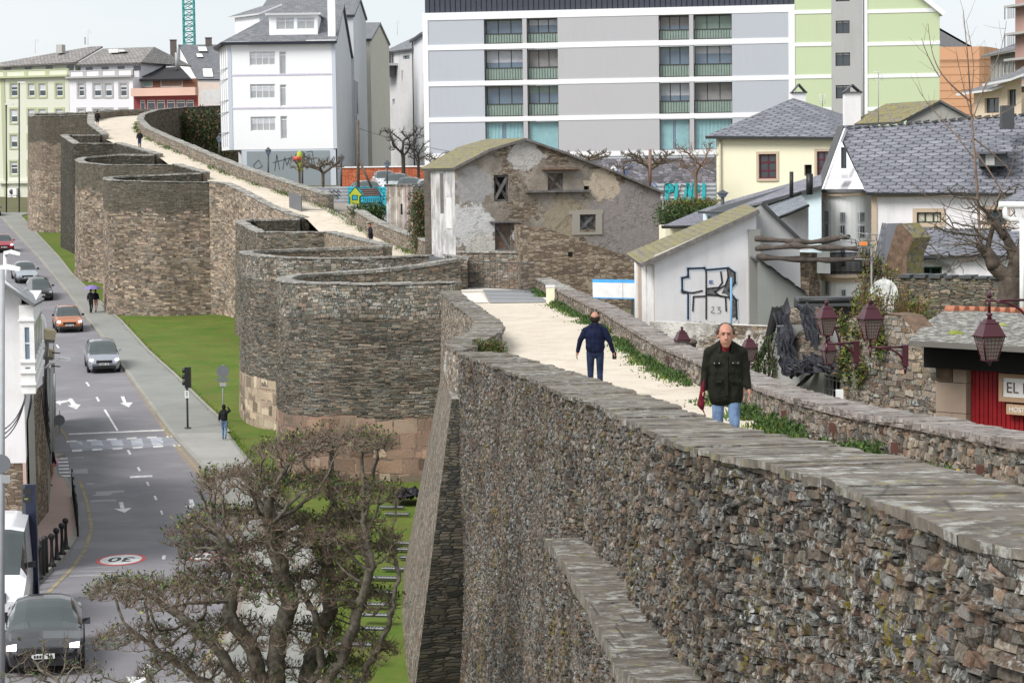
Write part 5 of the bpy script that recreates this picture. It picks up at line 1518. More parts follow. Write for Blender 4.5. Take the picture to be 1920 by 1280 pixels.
strokes('graffiti',gs,GP,gfx([[(655,905),(655,1270)],[(765,920),(775,1000),(750,1035),(655,1045),(655,1090),(745,1095),(800,1105),(805,1210)],[(555,1210),(560,1105),(650,1100)],[(720,1070),(760,1040),(800,1020),(820,960),(815,900)],[(720,1070),(760,1100),(830,1110),(845,1160),(840,1270)],[(475,1075),(560,1075),(625,1060)]]),3.0,.020,M_ink)
fill=gfx([[(820,893),(870,925),(872,1000),(825,1060),(880,1130),(885,1260),(850,1260),(845,1160),(830,1110),(800,1080),(770,1078),(800,1020),(822,960)],[(655,1045),(750,1040),(720,1070),(745,1093),(655,1090)]])
m=MB()
for f in fill:m.poly([GP.P(*GP.uz(x,y),.016)for x,y in f][::-1],plain('grey_sketch_fill',(.16,.16,.17),.9,var=.7,scale=12))
m.build('graffiti_fill',gs)
strokes('graffiti_tag',gs,GP,gfx([[(680,985),(680,1005),(708,1005)],[(680,995),(702,995)],[(680,984),(704,984)]]),1.4,.022,plain('blue_ink',(.05,.12,.4)))
strokes('graffiti_number',gs,GP,gfx([[(695,1185),(708,1178),(712,1195),(690,1222),(722,1228)],[(735,1182),(762,1184),(742,1200),(766,1210),(758,1228),(735,1230)]]),.9,.022,M_ink)
lt=empty('stone_lean_to',(0,0,0),'grey rendered lean-to with a steep ragged slate edge beside the graffiti shed','shed')
LP_=Plane(1418,78,1508,78);m=MB()
a=[LP_.uz(x,y)for x,y in((1420,492),(1440,494),(1507,550))]
LP_.wall(m,[(a[0][0],-7),(a[2][0],-7),(a[2][0],a[2][1]),(a[1][0],a[1][1]),(a[0][0],a[0][1])],[],plaster('grey_leanto',(.27,.28,.27),.5,(.15,.15,.13),1.2),w=0);m.build('wall',lt)
m=MB();r=random.Random(4)
A0,A1=LP_.P(a[1][0]-.3,a[1][1]+.15,.2),LP_.P(a[2][0]+.1,a[2][1]-.02,.2)
for k in range(26):
 f=k/26;p=A0.lerp(A1,f);q=A0.lerp(A1,f+.06);j=Vector((0,0,r.uniform(0,.06)))
 m.slab([p+j,q+j,q+j+Vector((0,3,0)),p+j+Vector((0,3,0))],.06,M_dark)
m.build('roof',lt)
bn=MB();BN=Plane(1111,86,1200,85);u0,z0,u1,z1=BN.rect(1112,524,1197,560);mid=BN.uz(1150,530)[1]
BN.box(bn,u0,z0+.04,u1,mid,-.03,.03,M_white);BN.box(bn,u0,mid,u1,z1,-.03,.032,plain('sky_blue',(.08,.38,.78)));BN.box(bn,u0,z0,u1,z0+.04,-.03,.032,plain('sky_blue',(.08,.38,.78)))
BN.box(bn,u0+.2,z0-2.5,u0+.28,z0,-.03,.03,M_dark);BN.box(bn,u1-.3,z0-2.5,u1-.22,z0,-.03,.03,M_dark);BN.box(bn,(u0+u1)/2+.3,z0+.04,(u0+u1)/2+.32,mid,.03,.036,M_grey)
bn.build('banner',None,'white banner board with a bright blue top stripe below the ruined wall','banner')
# white house with big slate roof (right)
WH=Plane(1634,97,1960,95)
wh=empty('white_slate_house',(0,0,0),'white house at the right with a big blue-grey scalloped slate roof and rounded bay','house')
zt=WH.uz(1750,362)[1];h1=WH.rect(1719,398,1765,418);h2=WH.rect(1850,393,1885,420)
m=MB();WH.wall(m,[(0,-7),(WH.L,-7),(WH.L,zt),(0,zt)],[h1,h2],M_wsh,.2);m.build('wall',wh)
window(WH,h1,wh,plain('dark_green_frame',(.03,.05,.04)),plain('cream_blind_glass',(.55,.52,.42),.3),.12,nx=3,bar=.06,sur=M_tan_s,surw=.16)
window(WH,h2,wh,plain('dark_green_frame',(.03,.05,.04)),M_glass,.12,nx=3,bar=.06,sur=M_tan_s,surw=.16)
m=MB();WH.box(m,0,-7,.22,zt,0,.06,M_tan_s);WH.box(m,0,zt-.14,WH.L,zt+.02,0,.12,M_tan_s);WH.box(m,h1[0]-.1,h1[1]-.55,h1[2]+.1,h1[1]-.35,0,.1,M_dark);m.build('stone_trim',wh)
rA,rB=W(1572,243,102),W(1960,212,100);eA,eB=W(1624,361,96.6),W(1960,362,94.5)
m=MB();m.slab([eA,eB,rB,rA],.14,M_slt,M_dark);r=random.Random(2)
gl_=W(1532,357,103.5)
m.slab([rA+Vector((-.0,0,0)),rB,rB+Vector((-2,9,-4.5)),W(1532,357,112)],.14,M_slt,M_dark)
m.build('roof',wh)
m=MB()
for k in range(24):
 p=rA.lerp(rB,k/24);q=rA.lerp(rB,(k+.6)/24);up=Vector((0,0,.04));v=(rB-rA).normalized();n_=Vector((0,1,0))
 j=Vector((0,0,r.uniform(0,.05)))
 m.slab([p+up+j-n_*.15,q+up*2+j-n_*.15,q+up*2+j+n_*.2,p+up+j+n_*.2],.08,M_dark)
m.build('ridge_slates',wh)
m=MB();ga=W(1540,355,100);gb_=W(1622,357,96.9)
ap=W(1570,249,101.5)
m.poly([ga,gb_,ap],M_wsh)
m.build('gable',wh)
m=MB();q0,q1=W(1528,358,99.8),W(1571,241,101.2);dv=Vector((.28,-.2,0));m.slab([q0,q0+dv,q1+dv,q1],.18,M_wsh);m.slab([q0+Vector((0,0,.1)),q0+dv*.8+Vector((0,0,.1)),q1+dv*.8+Vector((0,0,.1)),q1+Vector((0,0,.1))],.06,M_dark)
m.build('bargeboard',wh)
GW=Plane(1540,100,1622,96.9);GW.o+=GW.w*.03
window(GW,GW.rect(1580,276,1588,316),wh,M_dark,M_glass,-.02,nx=1,bar=.04)
m=MB();u0,z0,u1,z1=GW.rect(1575,327,1590,335);GW.box(m,u0,z0,u1,z1,0,.3,M_wsh);m.build('bracket',wh)
cx=W(1585,420,98.3);m=MB()
def bayc(px,y,r=0):
 t=(px-1537)/(1634-1537)*2-1
 return 96.8+1.6*(1-math.sqrt(max(0,1-t*t)))-r
pxs=[1537+(1634-1537)*(.5-.5*math.cos(math.pi*i/16))for i in range(17)]
def baystrip(mb,y0,y1,mat,off=0.0,cap=False):
 z1=W(1585,y0,96.8).z;z0=W(1585,y1,96.8).z
 for a,b in zip(pxs,pxs[1:]):
  da,db=bayc(a,0,off),bayc(b,0,off);A_=W(a,420,da);B_=W(b,420,db)
  mb.poly([(A_.x,da,z0),(B_.x,db,z0),(B_.x,db,z1),(A_.x,da,z1)],mat)
 for z in((z0,z1)if cap else()):
  mb.poly([(W(a,420,bayc(a,0,off)).x,bayc(a,0,off),z)for a in pxs],mat)
baystrip(m,366,620,plaster('bay_white',(.86,.86,.87),.15));m.build('bay',wh)
m=MB();baystrip(m,361,367,M_tan_s,.18,True);baystrip(m,355,361,plain('lead_grey',(.16,.16,.17)),.26,True);m.build('cornice',wh)
m=MB();baystrip(m,514,520,M_tan_s,.55,True);baystrip(m,520,527,M_tan_s,.3,True)
for a,b in zip(pxs,pxs[1:]):
 for f in(0,.25,.5,.75):
  px=a+(b-a)*f;p=W(px,514,bayc(px,0,.48));m.tube([(p.x,p.y,p.z),(p.x,p.y,p.z+.85)],.018,M_black,4)
for a,b in zip(pxs,pxs[1:]):
 for zz in(.08,.85):p=W(a,514,bayc(a,0,.48));q=W(b,514,bayc(b,0,.48));m.tube([(p.x,p.y,p.z+zz),(q.x,q.y,q.z+zz)],.025,M_black,4)
m.build('balcony',wh)
m=MB();q=[W(1532,512,96.2),W(1557,513,96.2),W(1556,466,96.2),W(1532,466,96.2)];m.slab([p+Vector((0,.02,0))for p in q],.03,M_white);m.poly(q,M_white);m.build('balcony_sheet',wh)
for(x0,y0,x1,y1)in((1548,396,1556,416),(1575,398,1585,417),(1610,398,1620,417),(1548,420,1556,446),(1575,422,1585,446),(1610,423,1620,446),(1549,525,1556,552),(1578,543,1586,556),(1548,462,1556,495),(1576,466,1585,500)):
 d=bayc((x0+x1)/2,0,.03);pl=Plane(x0,bayc(x0,0,.05),x1,bayc(x1,0,.05));u0,z0,u1,z1=pl.rect(x0,y0,x1,y1)
 window(pl,(u0,z0,u1,z1),wh,M_grey,M_glass,-.0,nx=2 if y0>410 else 3,bar=.03)
m=MB();p=W(1517,365,97);WS=Plane(1512,96,1537,97)
u0,z0,u1,z1=WS.rect(1516,366,1537,430);WS.box(m,u0,-7,u1,z1,-1,0,M_der2);u0,z0,u1,z1=WS.rect(1512,362,1537,382);WS.box(m,u0,z0,u1,z1,-1,.15,M_hole)
m.build('stone_quoin',wh)
m=MB();v=W(1885,212,97);pl=Plane(1878,97.5,1902,97.5);pl.box(m,*pl.rect(1879,198,1902,242)[:2],*pl.rect(1879,198,1902,242)[2:],-.5,0,M_dark);m.build('roof_vent',wh)
m=MB();pl=Plane(1835,95.8,1890,95.6);u0,z0,u1,z1=pl.rect(1836,286,1889,312);pl.box(m,u0,z0,u1,z1,-1.5,0,plain('dark_green_frame')if 0 else M_dark)
m.slab([pl.P(u0-.2,z1+.02,.25),pl.P(u1+.2,z1+.02,.25),pl.P(u1+.2,z1+.75,-1.8),pl.P(u0-.2,z1+.75,-1.8)],.08,M_slt)
pl.quad(m,u0+.25,z0+.05,u0+.6,z1-.05,.012,M_net);m.build('dormer',wh)
lo_=empty('low_annex',(0,0,0),'low white annex with a slate roof and small dark green hooded window','annex')
AN=Plane(1700,84,1930,83);zt=AN.uz(1790,478)[1];h=AN.rect(1723,500,1766,522)
m=MB();AN.wall(m,[(0,-7),(AN.L,-7),(AN.L,zt),(0,zt)],[h],M_wsh,.2);m.build('wall',lo_)
window(AN,h,lo_,plain('green_frame',(.02,.09,.06)),M_voidd,.1,nx=2)
m=MB();m.slab([AN.P(-.1,zt,.35),AN.P(AN.L,zt,.35),W(1935,433,86.5),W(1708,431,87)],.1,M_slt,M_dark);m.build('roof',lo_)
m=MB();a,b,c=AN.P(h[0]-.3,h[3]+.05,.3),AN.P((h[0]+h[2])/2,h[3]+.3,.3),AN.P(h[2]+.3,h[3]+.05,.3);m.slab([a,b,b-AN.w*.35,a-AN.w*.35],.05,M_dark);m.slab([b,c,c-AN.w*.35,b-AN.w*.35],.05,M_dark);m.build('hood',lo_)
m=MB()
for k in range(20):
 p=W(1708+k*9.6,431,87);q=W(1714+k*9.6,431,87);m.slab([p,q,q+Vector((0,.5,.05)),p+Vector((0,.5,.05))],.12,M_dark)
m.build('ridge_slates',lo_)
st=empty('slate_topped_buttress',(0,0,0),'tall leaning stone buttress with a smooth slate left side','buttress')
BT=Plane(1640,81,1720,80);q=[BT.uz(x,y)for x,y in((1652,520),(1700,520),(1700,478),(1714,446),(1690,419),(1681,424))]
m=MB();f=[BT.P(*p,0)for p in q];bkk=-BT.w*1.2+BT.u*0
m.poly(f,M_hole)
for i in range(len(f)):j=(i+1)%len(f);m.poly([f[j],f[i],f[i]+bkk,f[j]+bkk],M_mroof)
m.build('stack',st)
m=MB();q2=[W(1641,522,82.4),W(1652,522,80.8),W(1682,424,80.8),W(1692,418,82.4),W(1664,419,82.4)]
m.poly(q2,plain('lead_slate',(.11,.115,.13)));m.poly([q2[0],q2[4],q2[4]+Vector((0,1.2,0)),q2[0]+Vector((0,1.2,0))],M_slt);m.build('slate_side',st)
mw=empty('mossy_wall',(0,0,0),'mossy stacked slate wall with coping slates in front of the low annex','wall')
M_mossw=stone('mossy_stack',.38,.075,P_SLATE,lichen=.6,moss=.7,mcol=(.13,.12,.02),gapw=.13)
MW=Plane(1675,74,1915,72);z1=MW.uz(1790,522)[1];m=MB();MW.box(m,0,-8,MW.L,z1,-.6,0,M_mossw);m.build('masonry',mw)
m=MB();r=random.Random(5)
for k in range(8):u=.2+k*.48;MW.box(m,u,z1,u+r.uniform(.25,.4),z1+r.uniform(.06,.12),-.6,.08,M_dark)
m.build('coping',mw)
for k,(pts,lb)in enumerate(((((1417,447),(1470,452),(1520,455),(1560,448),(1592,445)),'topmost'),(((1418,466),(1450,464),(1490,461),(1540,464),(1612,466)),'middle'),(((1420,482),(1470,484),(1520,487),(1560,488),(1618,483)),'lowest'))):
 m=MB();r=random.Random(k);P3=[W(x,y,77.5-i*.6)for i,(x,y)in enumerate(pts)]
 us_,Q=resample(P3,.25);rs=[.085+.02*math.sin(i*1.3)+r.uniform(-.01,.015)for i in range(len(Q))]
 m.tube([Vector(q)+Vector((0,0,r.uniform(-.015,.015)))for q in Q],rs,plain('old_log',(.085,.07,.06),.95,var=.5,scale=5,bump=.5),7)
 m.build('pergola_log',None,lb+' of three rough weathered logs jutting from the graffiti shed','log','old pergola logs')
# foliage helpers
def leafmat(name,c,var=.35,rough=.6):
 t=NT(name);g=t.n('NewGeometry')
 k=t.ramp(g.outputs['Random Per Island'],[(0,(1-var,)*3),(1,(1+var,)*3)])
 t.col(t.mix(1,c,k,'MULTIPLY'),rough,.3)
 return t.m
M_leaf=leafmat('green_leaves',(.05,.092,.02),.5);M_leafd=leafmat('dark_leaves',(.035,.065,.02),.5);M_leafy=leafmat('yellow_green_leaves',(.17,.20,.03),.5)
M_weed=leafmat('weed_green',(.045,.10,.018),.5);M_leafb=leafmat('brown_leaves',(.16,.09,.045),.5)
M_petal=plain('yellow_petals',(.75,.55,.02),.6)
def leaves(mb,c,r,n,s,mats,rr,up=.3,flat=1.0):
 for _ in range(n):
  while True:
   q=Vector((rr.uniform(-1,1),rr.uniform(-1,1),rr.uniform(-1,1)))
   if q.length<1:break
  p=Vector(c)+Vector((q.x*r[0],q.y*r[1],q.z*r[2]))
  d=Vector((rr.uniform(-1,1),rr.uniform(-1,1),rr.uniform(-1,1)*flat+up)).normalized();sd_=d.orthogonal().normalized()
  sd_=(Matrix.Rotation(rr.uniform(0,6.28),3,d)@sd_);l=s*rr.uniform(.6,1.4)
  mb.poly([p-sd_*l*.22,p+d*l*.5-sd_*l*.1,p+d*l,p+d*l*.5+sd_*l*.25],mats[rr.randrange(len(mats))],[(0,0)]*4)
def colonize(base,targets,step,infl,kill,seed=1,iters=120,tropism=(0,0,.0),start=None,spar=None):
 """space colonisation: returns nodes (n,3) and parent index"""
 rs=np.random.RandomState(seed);T=np.array(targets,float)
 N=[np.array(p,float)for p in(start or[base])];par=list(spar)if spar else[-1]+list(range(len(N)-1))
 near=np.full(len(T),1e9);ni=np.zeros(len(T),int)
 for i,p in enumerate(N):
  d=np.linalg.norm(T-p,axis=1);m_=d<near;near[m_]=d[m_];ni[m_]=i
 alive=np.ones(len(T),bool)
 for it in range(iters):
  act=alive&(near<infl)
  if not act.any():
   if not alive.any():break
   act=alive&(near<=near[alive].min()+.5)
  groups={}
  for k in np.nonzero(act)[0]:groups.setdefault(ni[k],[]).append(k)
  new=[]
  for i,ks in groups.items():
   v=T[ks]-N[i];v/=np.maximum(1e-6,np.linalg.norm(v,axis=1))[:,None]
   d=v.mean(0)+np.array(tropism)+rs.uniform(-.22,.22,3);d/=max(1e-6,np.linalg.norm(d))
   new.append((i,N[i]+d*step))
  if not new:break
  for i,p in new:
   idx=len(N);N.append(p);par.append(i)
   d=np.linalg.norm(T-p,axis=1);m_=alive&(d<near);near[m_]=d[m_];ni[m_]=idx
  alive&=near>kill
  if len(N)>9000:break
 return np.array(N),np.array(par)
def branch_mesh(mb,N,par,r_tip,expo,mat,rmax=1.0,sides=None):
 n=len(N);ch=[[]for _ in range(n)]
 for i in range(1,n):ch[par[i]].append(i)
 R=np.zeros(n)
 for i in range(n-1,-1,-1):
  R[i]=r_tip if not ch[i]else min(rmax,sum(R[c]**expo for c in ch[i])**(1/expo))
 done=set();stack=[0]
 starts=[(0,None)]
 while starts:
  i,p0=starts.pop();pts=[];rs=[]
  if p0 is not None:pts.append(N[p0]);rs.append(min(R[p0],R[i]*1.25))
  while True:
   pts.append(N[i]);rs.append(R[i])
   if not ch[i]:break
   k=max(ch[i],key=lambda c:R[c])
   for c in ch[i]:
    if c!=k:starts.append((c,i))
   i=k
  if len(pts)>1:
   rs[-1]*=.6;q=max(rs)
   mb.tube(pts,rs,mat,8 if q>.06 else(5 if q>.015 else 3),cap=False)
 return R,[i for i in range(n)if not ch[i]]
# overgrown wall, shed with red door
ow=empty('overgrown_wall',(0,0,0),'crumbling rubble wall overgrown with weeds and creeper left of the red door','wall')
M_rub=stone('old_town_rubble',.17,.10,[tuple(c*1.35 for c in x)for x in P_GREY],lichen=.5,moss=.3,gapw=.08,gap=(.08,.065,.05))
OW=Plane(1572,47,1765,44)
o_=[OW.uz(x,y)for x,y in((1572,840),(1765,900),(1765,640),(1735,634),(1712,618),(1690,592),(1660,587),(1640,600),(1600,592),(1574,596))]
o_[0]=(o_[-1][0],o_[0][1]-1);o_[1]=(o_[2][0],o_[0][1])
m=MB();OW.wall(m,o_,[],M_rub,w=-.03)
for a,b in zip(o_[2:],o_[3:]):m.poly([OW.P(*a),OW.P(*b),OW.P(*b,-.5),OW.P(*a,-.5)],M_hole)
m.poly([OW.P(*o_[0]),OW.P(*o_[-1]),OW.P(*o_[-1],-.8),OW.P(o_[0][0],o_[0][1],-.8)],M_rub);m.build('masonry',ow)
_q=sorted(o_[2:],key=lambda p:p[0]);_u=np.linspace(.02,OW.L-.02,60);_z=np.interp(_u,[p[0]for p in _q],[p[1]for p in _q]);_zt=max(_z)
laid_stones('facing_stones',ow,_u,np.array([tuple(OW.P(u,_zt))for u in _u]),np.array([tuple(OW.w)[:2]]*60),lambda x,y:-.03,np.full(60,3.4),(.10,.36),(.05,.14),stones_mat('old_town_stones',P_GREY,.7,.5,br=.85),21,(.0,.06),vtop=_zt-_z)
m=MB();rr=random.Random(11)
for k in range(34):
 x=rr.choice([1582,1590,1600,1612,1622,1650,1655])+rr.uniform(-7,7);y=rr.uniform(596,720);c=OW.P(*OW.uz(x,y),.06)
 leaves(m,c,(.12,.08,.25),60,.09,[M_leafb,M_leafy,M_leaf,M_leafd],rr)
m.build('creeper',ow)
m=MB()
for k,(x,y)in enumerate(((1610,588),(1625,570),(1645,560),(1640,580),(1660,575),(1690,585),(1705,590),(1725,590),(1735,580),(1695,565),(1630,590),(1715,600))):
 leaves(m,W(x,y,47.5),(.22,.3,.28),130,.09,[M_leafy,M_leafy,M_leaf,M_leafb],rr,up=.8)
for k in range(60):
 p=W(1600+rr.uniform(0,140),600,47.3);q=p+Vector((rr.uniform(-.2,.2),0,rr.uniform(.3,.75)));m.tube([p,q],.006,M_leafb,3,cap=False)
m.build('weeds',ow)
rs_=empty('red_door_shed',(0,0,0),'stone shed with mossy slate roof, dark eaves and a red plank door','shed')
RS=Plane(1755,43.5,2000,41.5)
uz=RS.uz
M_red=plain('red_planks',(0.27,0.010,0.014),.55,var=.25,scale=4)
M_pil=plaster('granite_pillar',(.36,.28,.22),.4,(.15,.12,.1),2)
u0,z0=uz(1755,860);up=uz(1813,740)[0];zt=uz(1800,655)[1]
m=MB();r=random.Random(6)
us=[0,up*.45,up]
z=z0-.8;k=0
while z<zt:
 h=r.choice([.22,.45,.55]);ws=[0,up*r.uniform(.35,.6),up]if k%2 else[0,up]
 for a,b in zip(ws,ws[1:]):RS.box(m,a+.006,z+.006,b-.006,min(zt,z+h)-.006,-.5,r.uniform(0,.03),M_pil if r.random()<.75 else M_hole)
 z+=h;k+=1
RS.box(m,0.01,z0-.8,up-.01,zt,-.5,-.03,M_earth)
m.build('stone_pillar',rs_)
m=MB();zd=uz(1850,692)[1]
n=22
for q in range(n):
 a=up+(RS.L-up)*q/n;b=up+(RS.L-up)*(q+1)/n
 RS.box(m,a+.008,z0-1,b-.008,zd,-.2,-.12+.006*(q%2),M_red)
RS.box(m,up,z0-1,RS.L,zd,-.25,-.2,M_black)
m.build('red_door',rs_)
m=MB();zf=uz(1850,650)[1];RS.box(m,-.02,zd,RS.L,zf+.05,-.3,.35,plain('black_fascia',(.008,.0075,.007),.9))  # near-black fascia box directly beneath the roof edge
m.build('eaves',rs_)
M_rs=slate('shed_slate',1.1,.8,(.075,.065,.06),(.115,.10,.092),moss=.1,lichen=.75,lw=.03,arc=.1,mosscol=(.12,.13,.02))
m=MB();f0,f1=W(1704,638,42.6),W(2010,655,40.5);b0,b1,b2=W(1736,603,46),W(1776,580,48.5),W(2010,592,46.5)
m.slab([f0,f1,b2,b1],.10,M_rs,plain('slate_edge',(.14,.13,.12)),M_black);m.slab([f0,b1,b0],.10,M_rs,plain('slate_edge',(.14,.13,.12)),M_black);m.build('roof',rs_)
m=MB();RS.box(m,0,z0-1,.03,zf,-4,-.2,M_rub);m.build('side_wall',rs_)
m=MB()
for k in range(12):
 p=W(1776+k*19,581+k*.55,48.3);q=W(1794+k*19,581.5+k*.55,48.1);m.tube([p,q],.10,plain('terracotta',(.38,.15,.09),.8),6)
m.build('ridge_tiles',rs_)
m=MB()
for k,(x,y)in enumerate(((1790,627),(1797,629),(1885,640),(1880,614),(1895,621),(1910,637),(1912,645))):
 p=W(x,y,43.6 if y>624 else 45)
 m.lathe([(.14,0),(.12,.04),(.05,.075),(0.001,.08)],Matrix.Translation(p),M_leafy,7)
m.build('moss_tufts',rs_)
def text_mesh(name,s,size,M,mat,parent=None,ext=.004,label=None,align='LEFT',bold=0.0):
 cu=bpy.data.curves.new(name,'FONT');cu.body=s;cu.size=size;cu.extrude=ext;cu.align_x=align;cu.offset=bold
 o=bpy.data.objects.new('tmp',cu);COL.objects.link(o)
 dg=bpy.context.evaluated_depsgraph_get();me=bpy.data.meshes.new_from_object(o.evaluated_get(dg))
 COL.objects.unlink(o);bpy.data.objects.remove(o)
 me.name=name;me.materials.clear();me.materials.append(mat);me.transform(M)
 ob=bpy.data.objects.new(name,me);COL.objects.link(ob)
 if parent:ob.parent=parent
 return setp(ob,label)
def on_plane(pl,u,z,w):
 return Matrix(((pl.u.x,0,pl.w.x,0),(pl.u.y,0,pl.w.y,0),(0,1,0,0),(0,0,0,1))).copy()if 0 else Matrix.Translation(pl.P(u,z,w))@Matrix(((pl.u.x,0,pl.w.x),(pl.u.y,0,pl.w.y),(0,1,0))).to_4x4()
M_frw=plain('sign_wood',(.42,.28,.18),.7)
sg=empty('framed_sign',(0,0,0),'wood-framed white sign reading EL PR on the red door','sign')
a=RS.rect(1873,703,1990,756,.05);b=RS.rect(1880,711,1985,747,.05)
m=MB()
RS.box(m,a[0],b[3],a[2],a[3],-.1,.06,M_frw);RS.box(m,a[0],a[1],a[2],b[1],-.1,.06,M_frw);RS.box(m,a[0],b[1],b[0],b[3],-.1,.06,M_frw);RS.box(m,b[2],b[1],a[2],b[3],-.1,.06,M_frw)
m.build('frame',sg);m=MB();RS.box(m,b[0],b[1],b[2],b[3],-.08,.03,M_white);m.build('panel',sg)
hgt=b[3]-b[1]
text_mesh('lettering','EL PR',hgt*.80,on_plane(RS,b[0]+.06,b[1]+hgt*.22,.035),plain('sign_brown',(.13,.08,.06)),sg)
s2=empty('small_sign',(0,0,0),'small tan board reading HOSTEL just below the framed sign','sign')
a=RS.rect(1886,761,1990,780,.05);m=MB();RS.box(m,a[0],a[1],a[2],a[3],-.1,.04,plain('tan_board',(.50,.34,.22)));m.build('panel',s2)
text_mesh('lettering','HOSTEL',(a[3]-a[1])*.72,on_plane(RS,a[0]+.06,a[1]+(a[3]-a[1])*.25,.045),M_white,s2)
# tarp-covered ruin
tr=empty('tarp_covered_shed',(0,0,0),'grey rendered shed whose stone roof is wrapped in torn black plastic','shed')
TP=Plane(1455,60,1575,56);M_gr=plaster('cement_grey',(.40,.41,.40),.35)
zt=TP.uz(1500,684)[1];bw=TP.rect(1545,705,1575,758)
m=MB();o_=[TP.uz(x,y)for x,y in((1455,800),(1575,800),(1575,672),(1482,688),(1470,655),(1456,610))]
o_[0]=(o_[-1][0],o_[0][1]-2);o_[1]=(o_[2][0],o_[0][1]);o_[2]=(o_[2][0],zt+.1)
TP.wall(m,o_,[bw],M_gr,.2);m.poly([TP.P(*o_[0]),TP.P(*o_[-1]),TP.P(*o_[-1],-3),TP.P(*o_[0],-3)],M_gr);m.build('wall',tr)
o=MB();TP.quad(o,bw[0],bw[1],bw[2],bw[3],-.2,M_voidd)
for k in range(5):u=bw[0]+.04+k*(bw[2]-bw[0]-.08)/4;TP.box(o,u,bw[1],u+.02,bw[3],-.03,-.01,M_grey)
for k in range(3):z=bw[1]+.1+k*(bw[3]-bw[1]-.2)/2;TP.box(o,bw[0],z,bw[2],z+.02,-.035,-.005,M_grey)
o.build('barred_window',tr)
def crumple(name,par,quad,nu,nv,amp,mat,seed=3,scale=1.4):
 """crumpled sheet over a bilinear patch"""
 a,b,c,d=[Vector(q)for q in quad];P=np.zeros((nu,nv,3));UV=np.zeros((nu,nv,2));n=(b-a).cross(d-a).normalized()
 for i in range(nu):
  for j in range(nv):
   s_,t_=i/(nu-1),j/(nv-1);p=(a*(1-s_)+b*s_)*(1-t_)+(d*(1-s_)+c*s_)*t_
   q=p*scale+Vector((seed*3.1,0,0));h=noise.noise(q)+.5*abs(noise.noise(q*2.7))+.3*noise.noise(q*6)
   P[i,j]=p+n*h*amp+Vector((noise.noise(q*3+Vector((9,0,0))),0,noise.noise(q*3)))*amp*.5;UV[i,j]=(s_*3,t_*3)
 m=MB();m.grid(P,UV,mat,smooth=False);return m.build(name,par)
M_tarp=plain('black_plastic',(.012,.012,.018),.5,spec=.3,var=.4,scale=6)
M_rstone=stone('roof_stones',.35,.10,[tuple(c*.6 for c in x)for x in P_GREY],lichen=.4,moss=.3,gapw=.07)
m=MB();r0,r1,r2,r3=TP.P(o_[-1][0]+.05,TP.uz(1460,615)[1],.1),TP.P(*TP.uz(1484,686),.25),TP.P(TP.L+.1,TP.uz(1575,672)[1]+.08,.25),W(1560,600,60)
m.slab([TP.P(*TP.uz(1484,684),.2),TP.P(TP.L+.1,TP.uz(1572,670)[1],.2),W(1535,575,62),W(1455,577,63)],.12,M_rstone);m.build('stone_roof',tr)
for k,(q)in enumerate((((1448,572,61),(1478,572,61),(1500,690,57.6),(1470,698,57.6)),((1474,668,57.8),(1572,664,55.6),(1568,694,55.2),(1478,704,57.2)),((1490,571,60.8),(1522,571,60.6),(1538,655,57.6),(1512,630,58.4)),((1452,630,59),(1478,640,58.8),(1492,706,56.9),(1468,706,57)))):
 crumple('plastic_sheet',tr,[W(*p)for p in q],30,14,.22,M_tarp,seed=k+1,scale=2.2)
m=MB();m.tube([TP.P(*TP.uz(1536,690),.1),TP.P(*TP.uz(1520,712),.14),TP.P(*TP.uz(1493,734),.12)],[.09,.06,.03],M_tarp,5);m.build('hanging_plastic',tr)
m=MB();m.tube([W(1456,577,61),W(1440,640,61),W(1412,694,60)],[.13,.11,.08],plain('charred_timber',(.012,.012,.012),.9),7)
m.build('leaning_beam',None,'charred beam leaning against the left side of the tarp-covered shed','beam')
dk=empty('dark_filler',(0,0,0),'dark filler block with a black pipe behind the lamps and below the rounded bay','shed')
DK=Plane(1503,73,1640,73);m=MB();u0,z0,u1,z1=DK.rect(1503,562,1640,640);DK.box(m,u0,-7,u1,z1-.1,-2,0,plain('dark_filler_grey',(.05,.05,.048),.9));m.build('wall',dk)  # dark block added to fill in the darkness below the bay
m=MB();m.tube([DK.P(u0-.1,z1,.2),DK.P(u1+.1,z1,.2)],.09,M_black,8);m.slab([DK.P(u0,z1-.1,.3),DK.P(u1,z1-.1,.3),DK.P(u1,z1+.0,-2),DK.P(u0,z1,-2)],.08,M_dark);m.build('roof',dk)
sdh=empty('satellite_dish',(0,0,0),'weathered white satellite dish standing among the weeds','satellite dish')
c=W(1657,549,52);q=(-c).normalized();rot=Vector((0,0,1)).rotation_difference((q+Vector((-.15,0,.15))).normalized()).to_matrix().to_4x4()
m=MB();m.lathe([(.001,-.07),(.12,-.06),(.22,-.035),(.30,0),(.305,.01)],Matrix.Translation(c)@rot,plain('weathered_dish',(.50,.52,.50),.6,var=.5,scale=9),28);m.build('reflector',sdh)
m=MB();m.tube([c-q*.05+Vector((0,0,-.1)),c+Vector((.05,.1,-1.2))],.025,M_grey);m.build('mount',sdh)
m=MB();m.tube([c+q*.0+Vector((0,0,-.28)),c+q*.3+Vector((0,0,-.1))],.008,M_grey,4);m.build('feed_arm',sdh)
ant=empty('television_aerial',(0,0,0),'slender grid television aerial with an orange centre on a thin mast','aerial')
m=MB();b=W(1634,520,58);t_=W(1634,462,58);m.tube([b+Vector((0,0,-1)),t_+Vector((0,0,.1))],.022,M_grey,6);m.build('mast',ant)
m=MB()
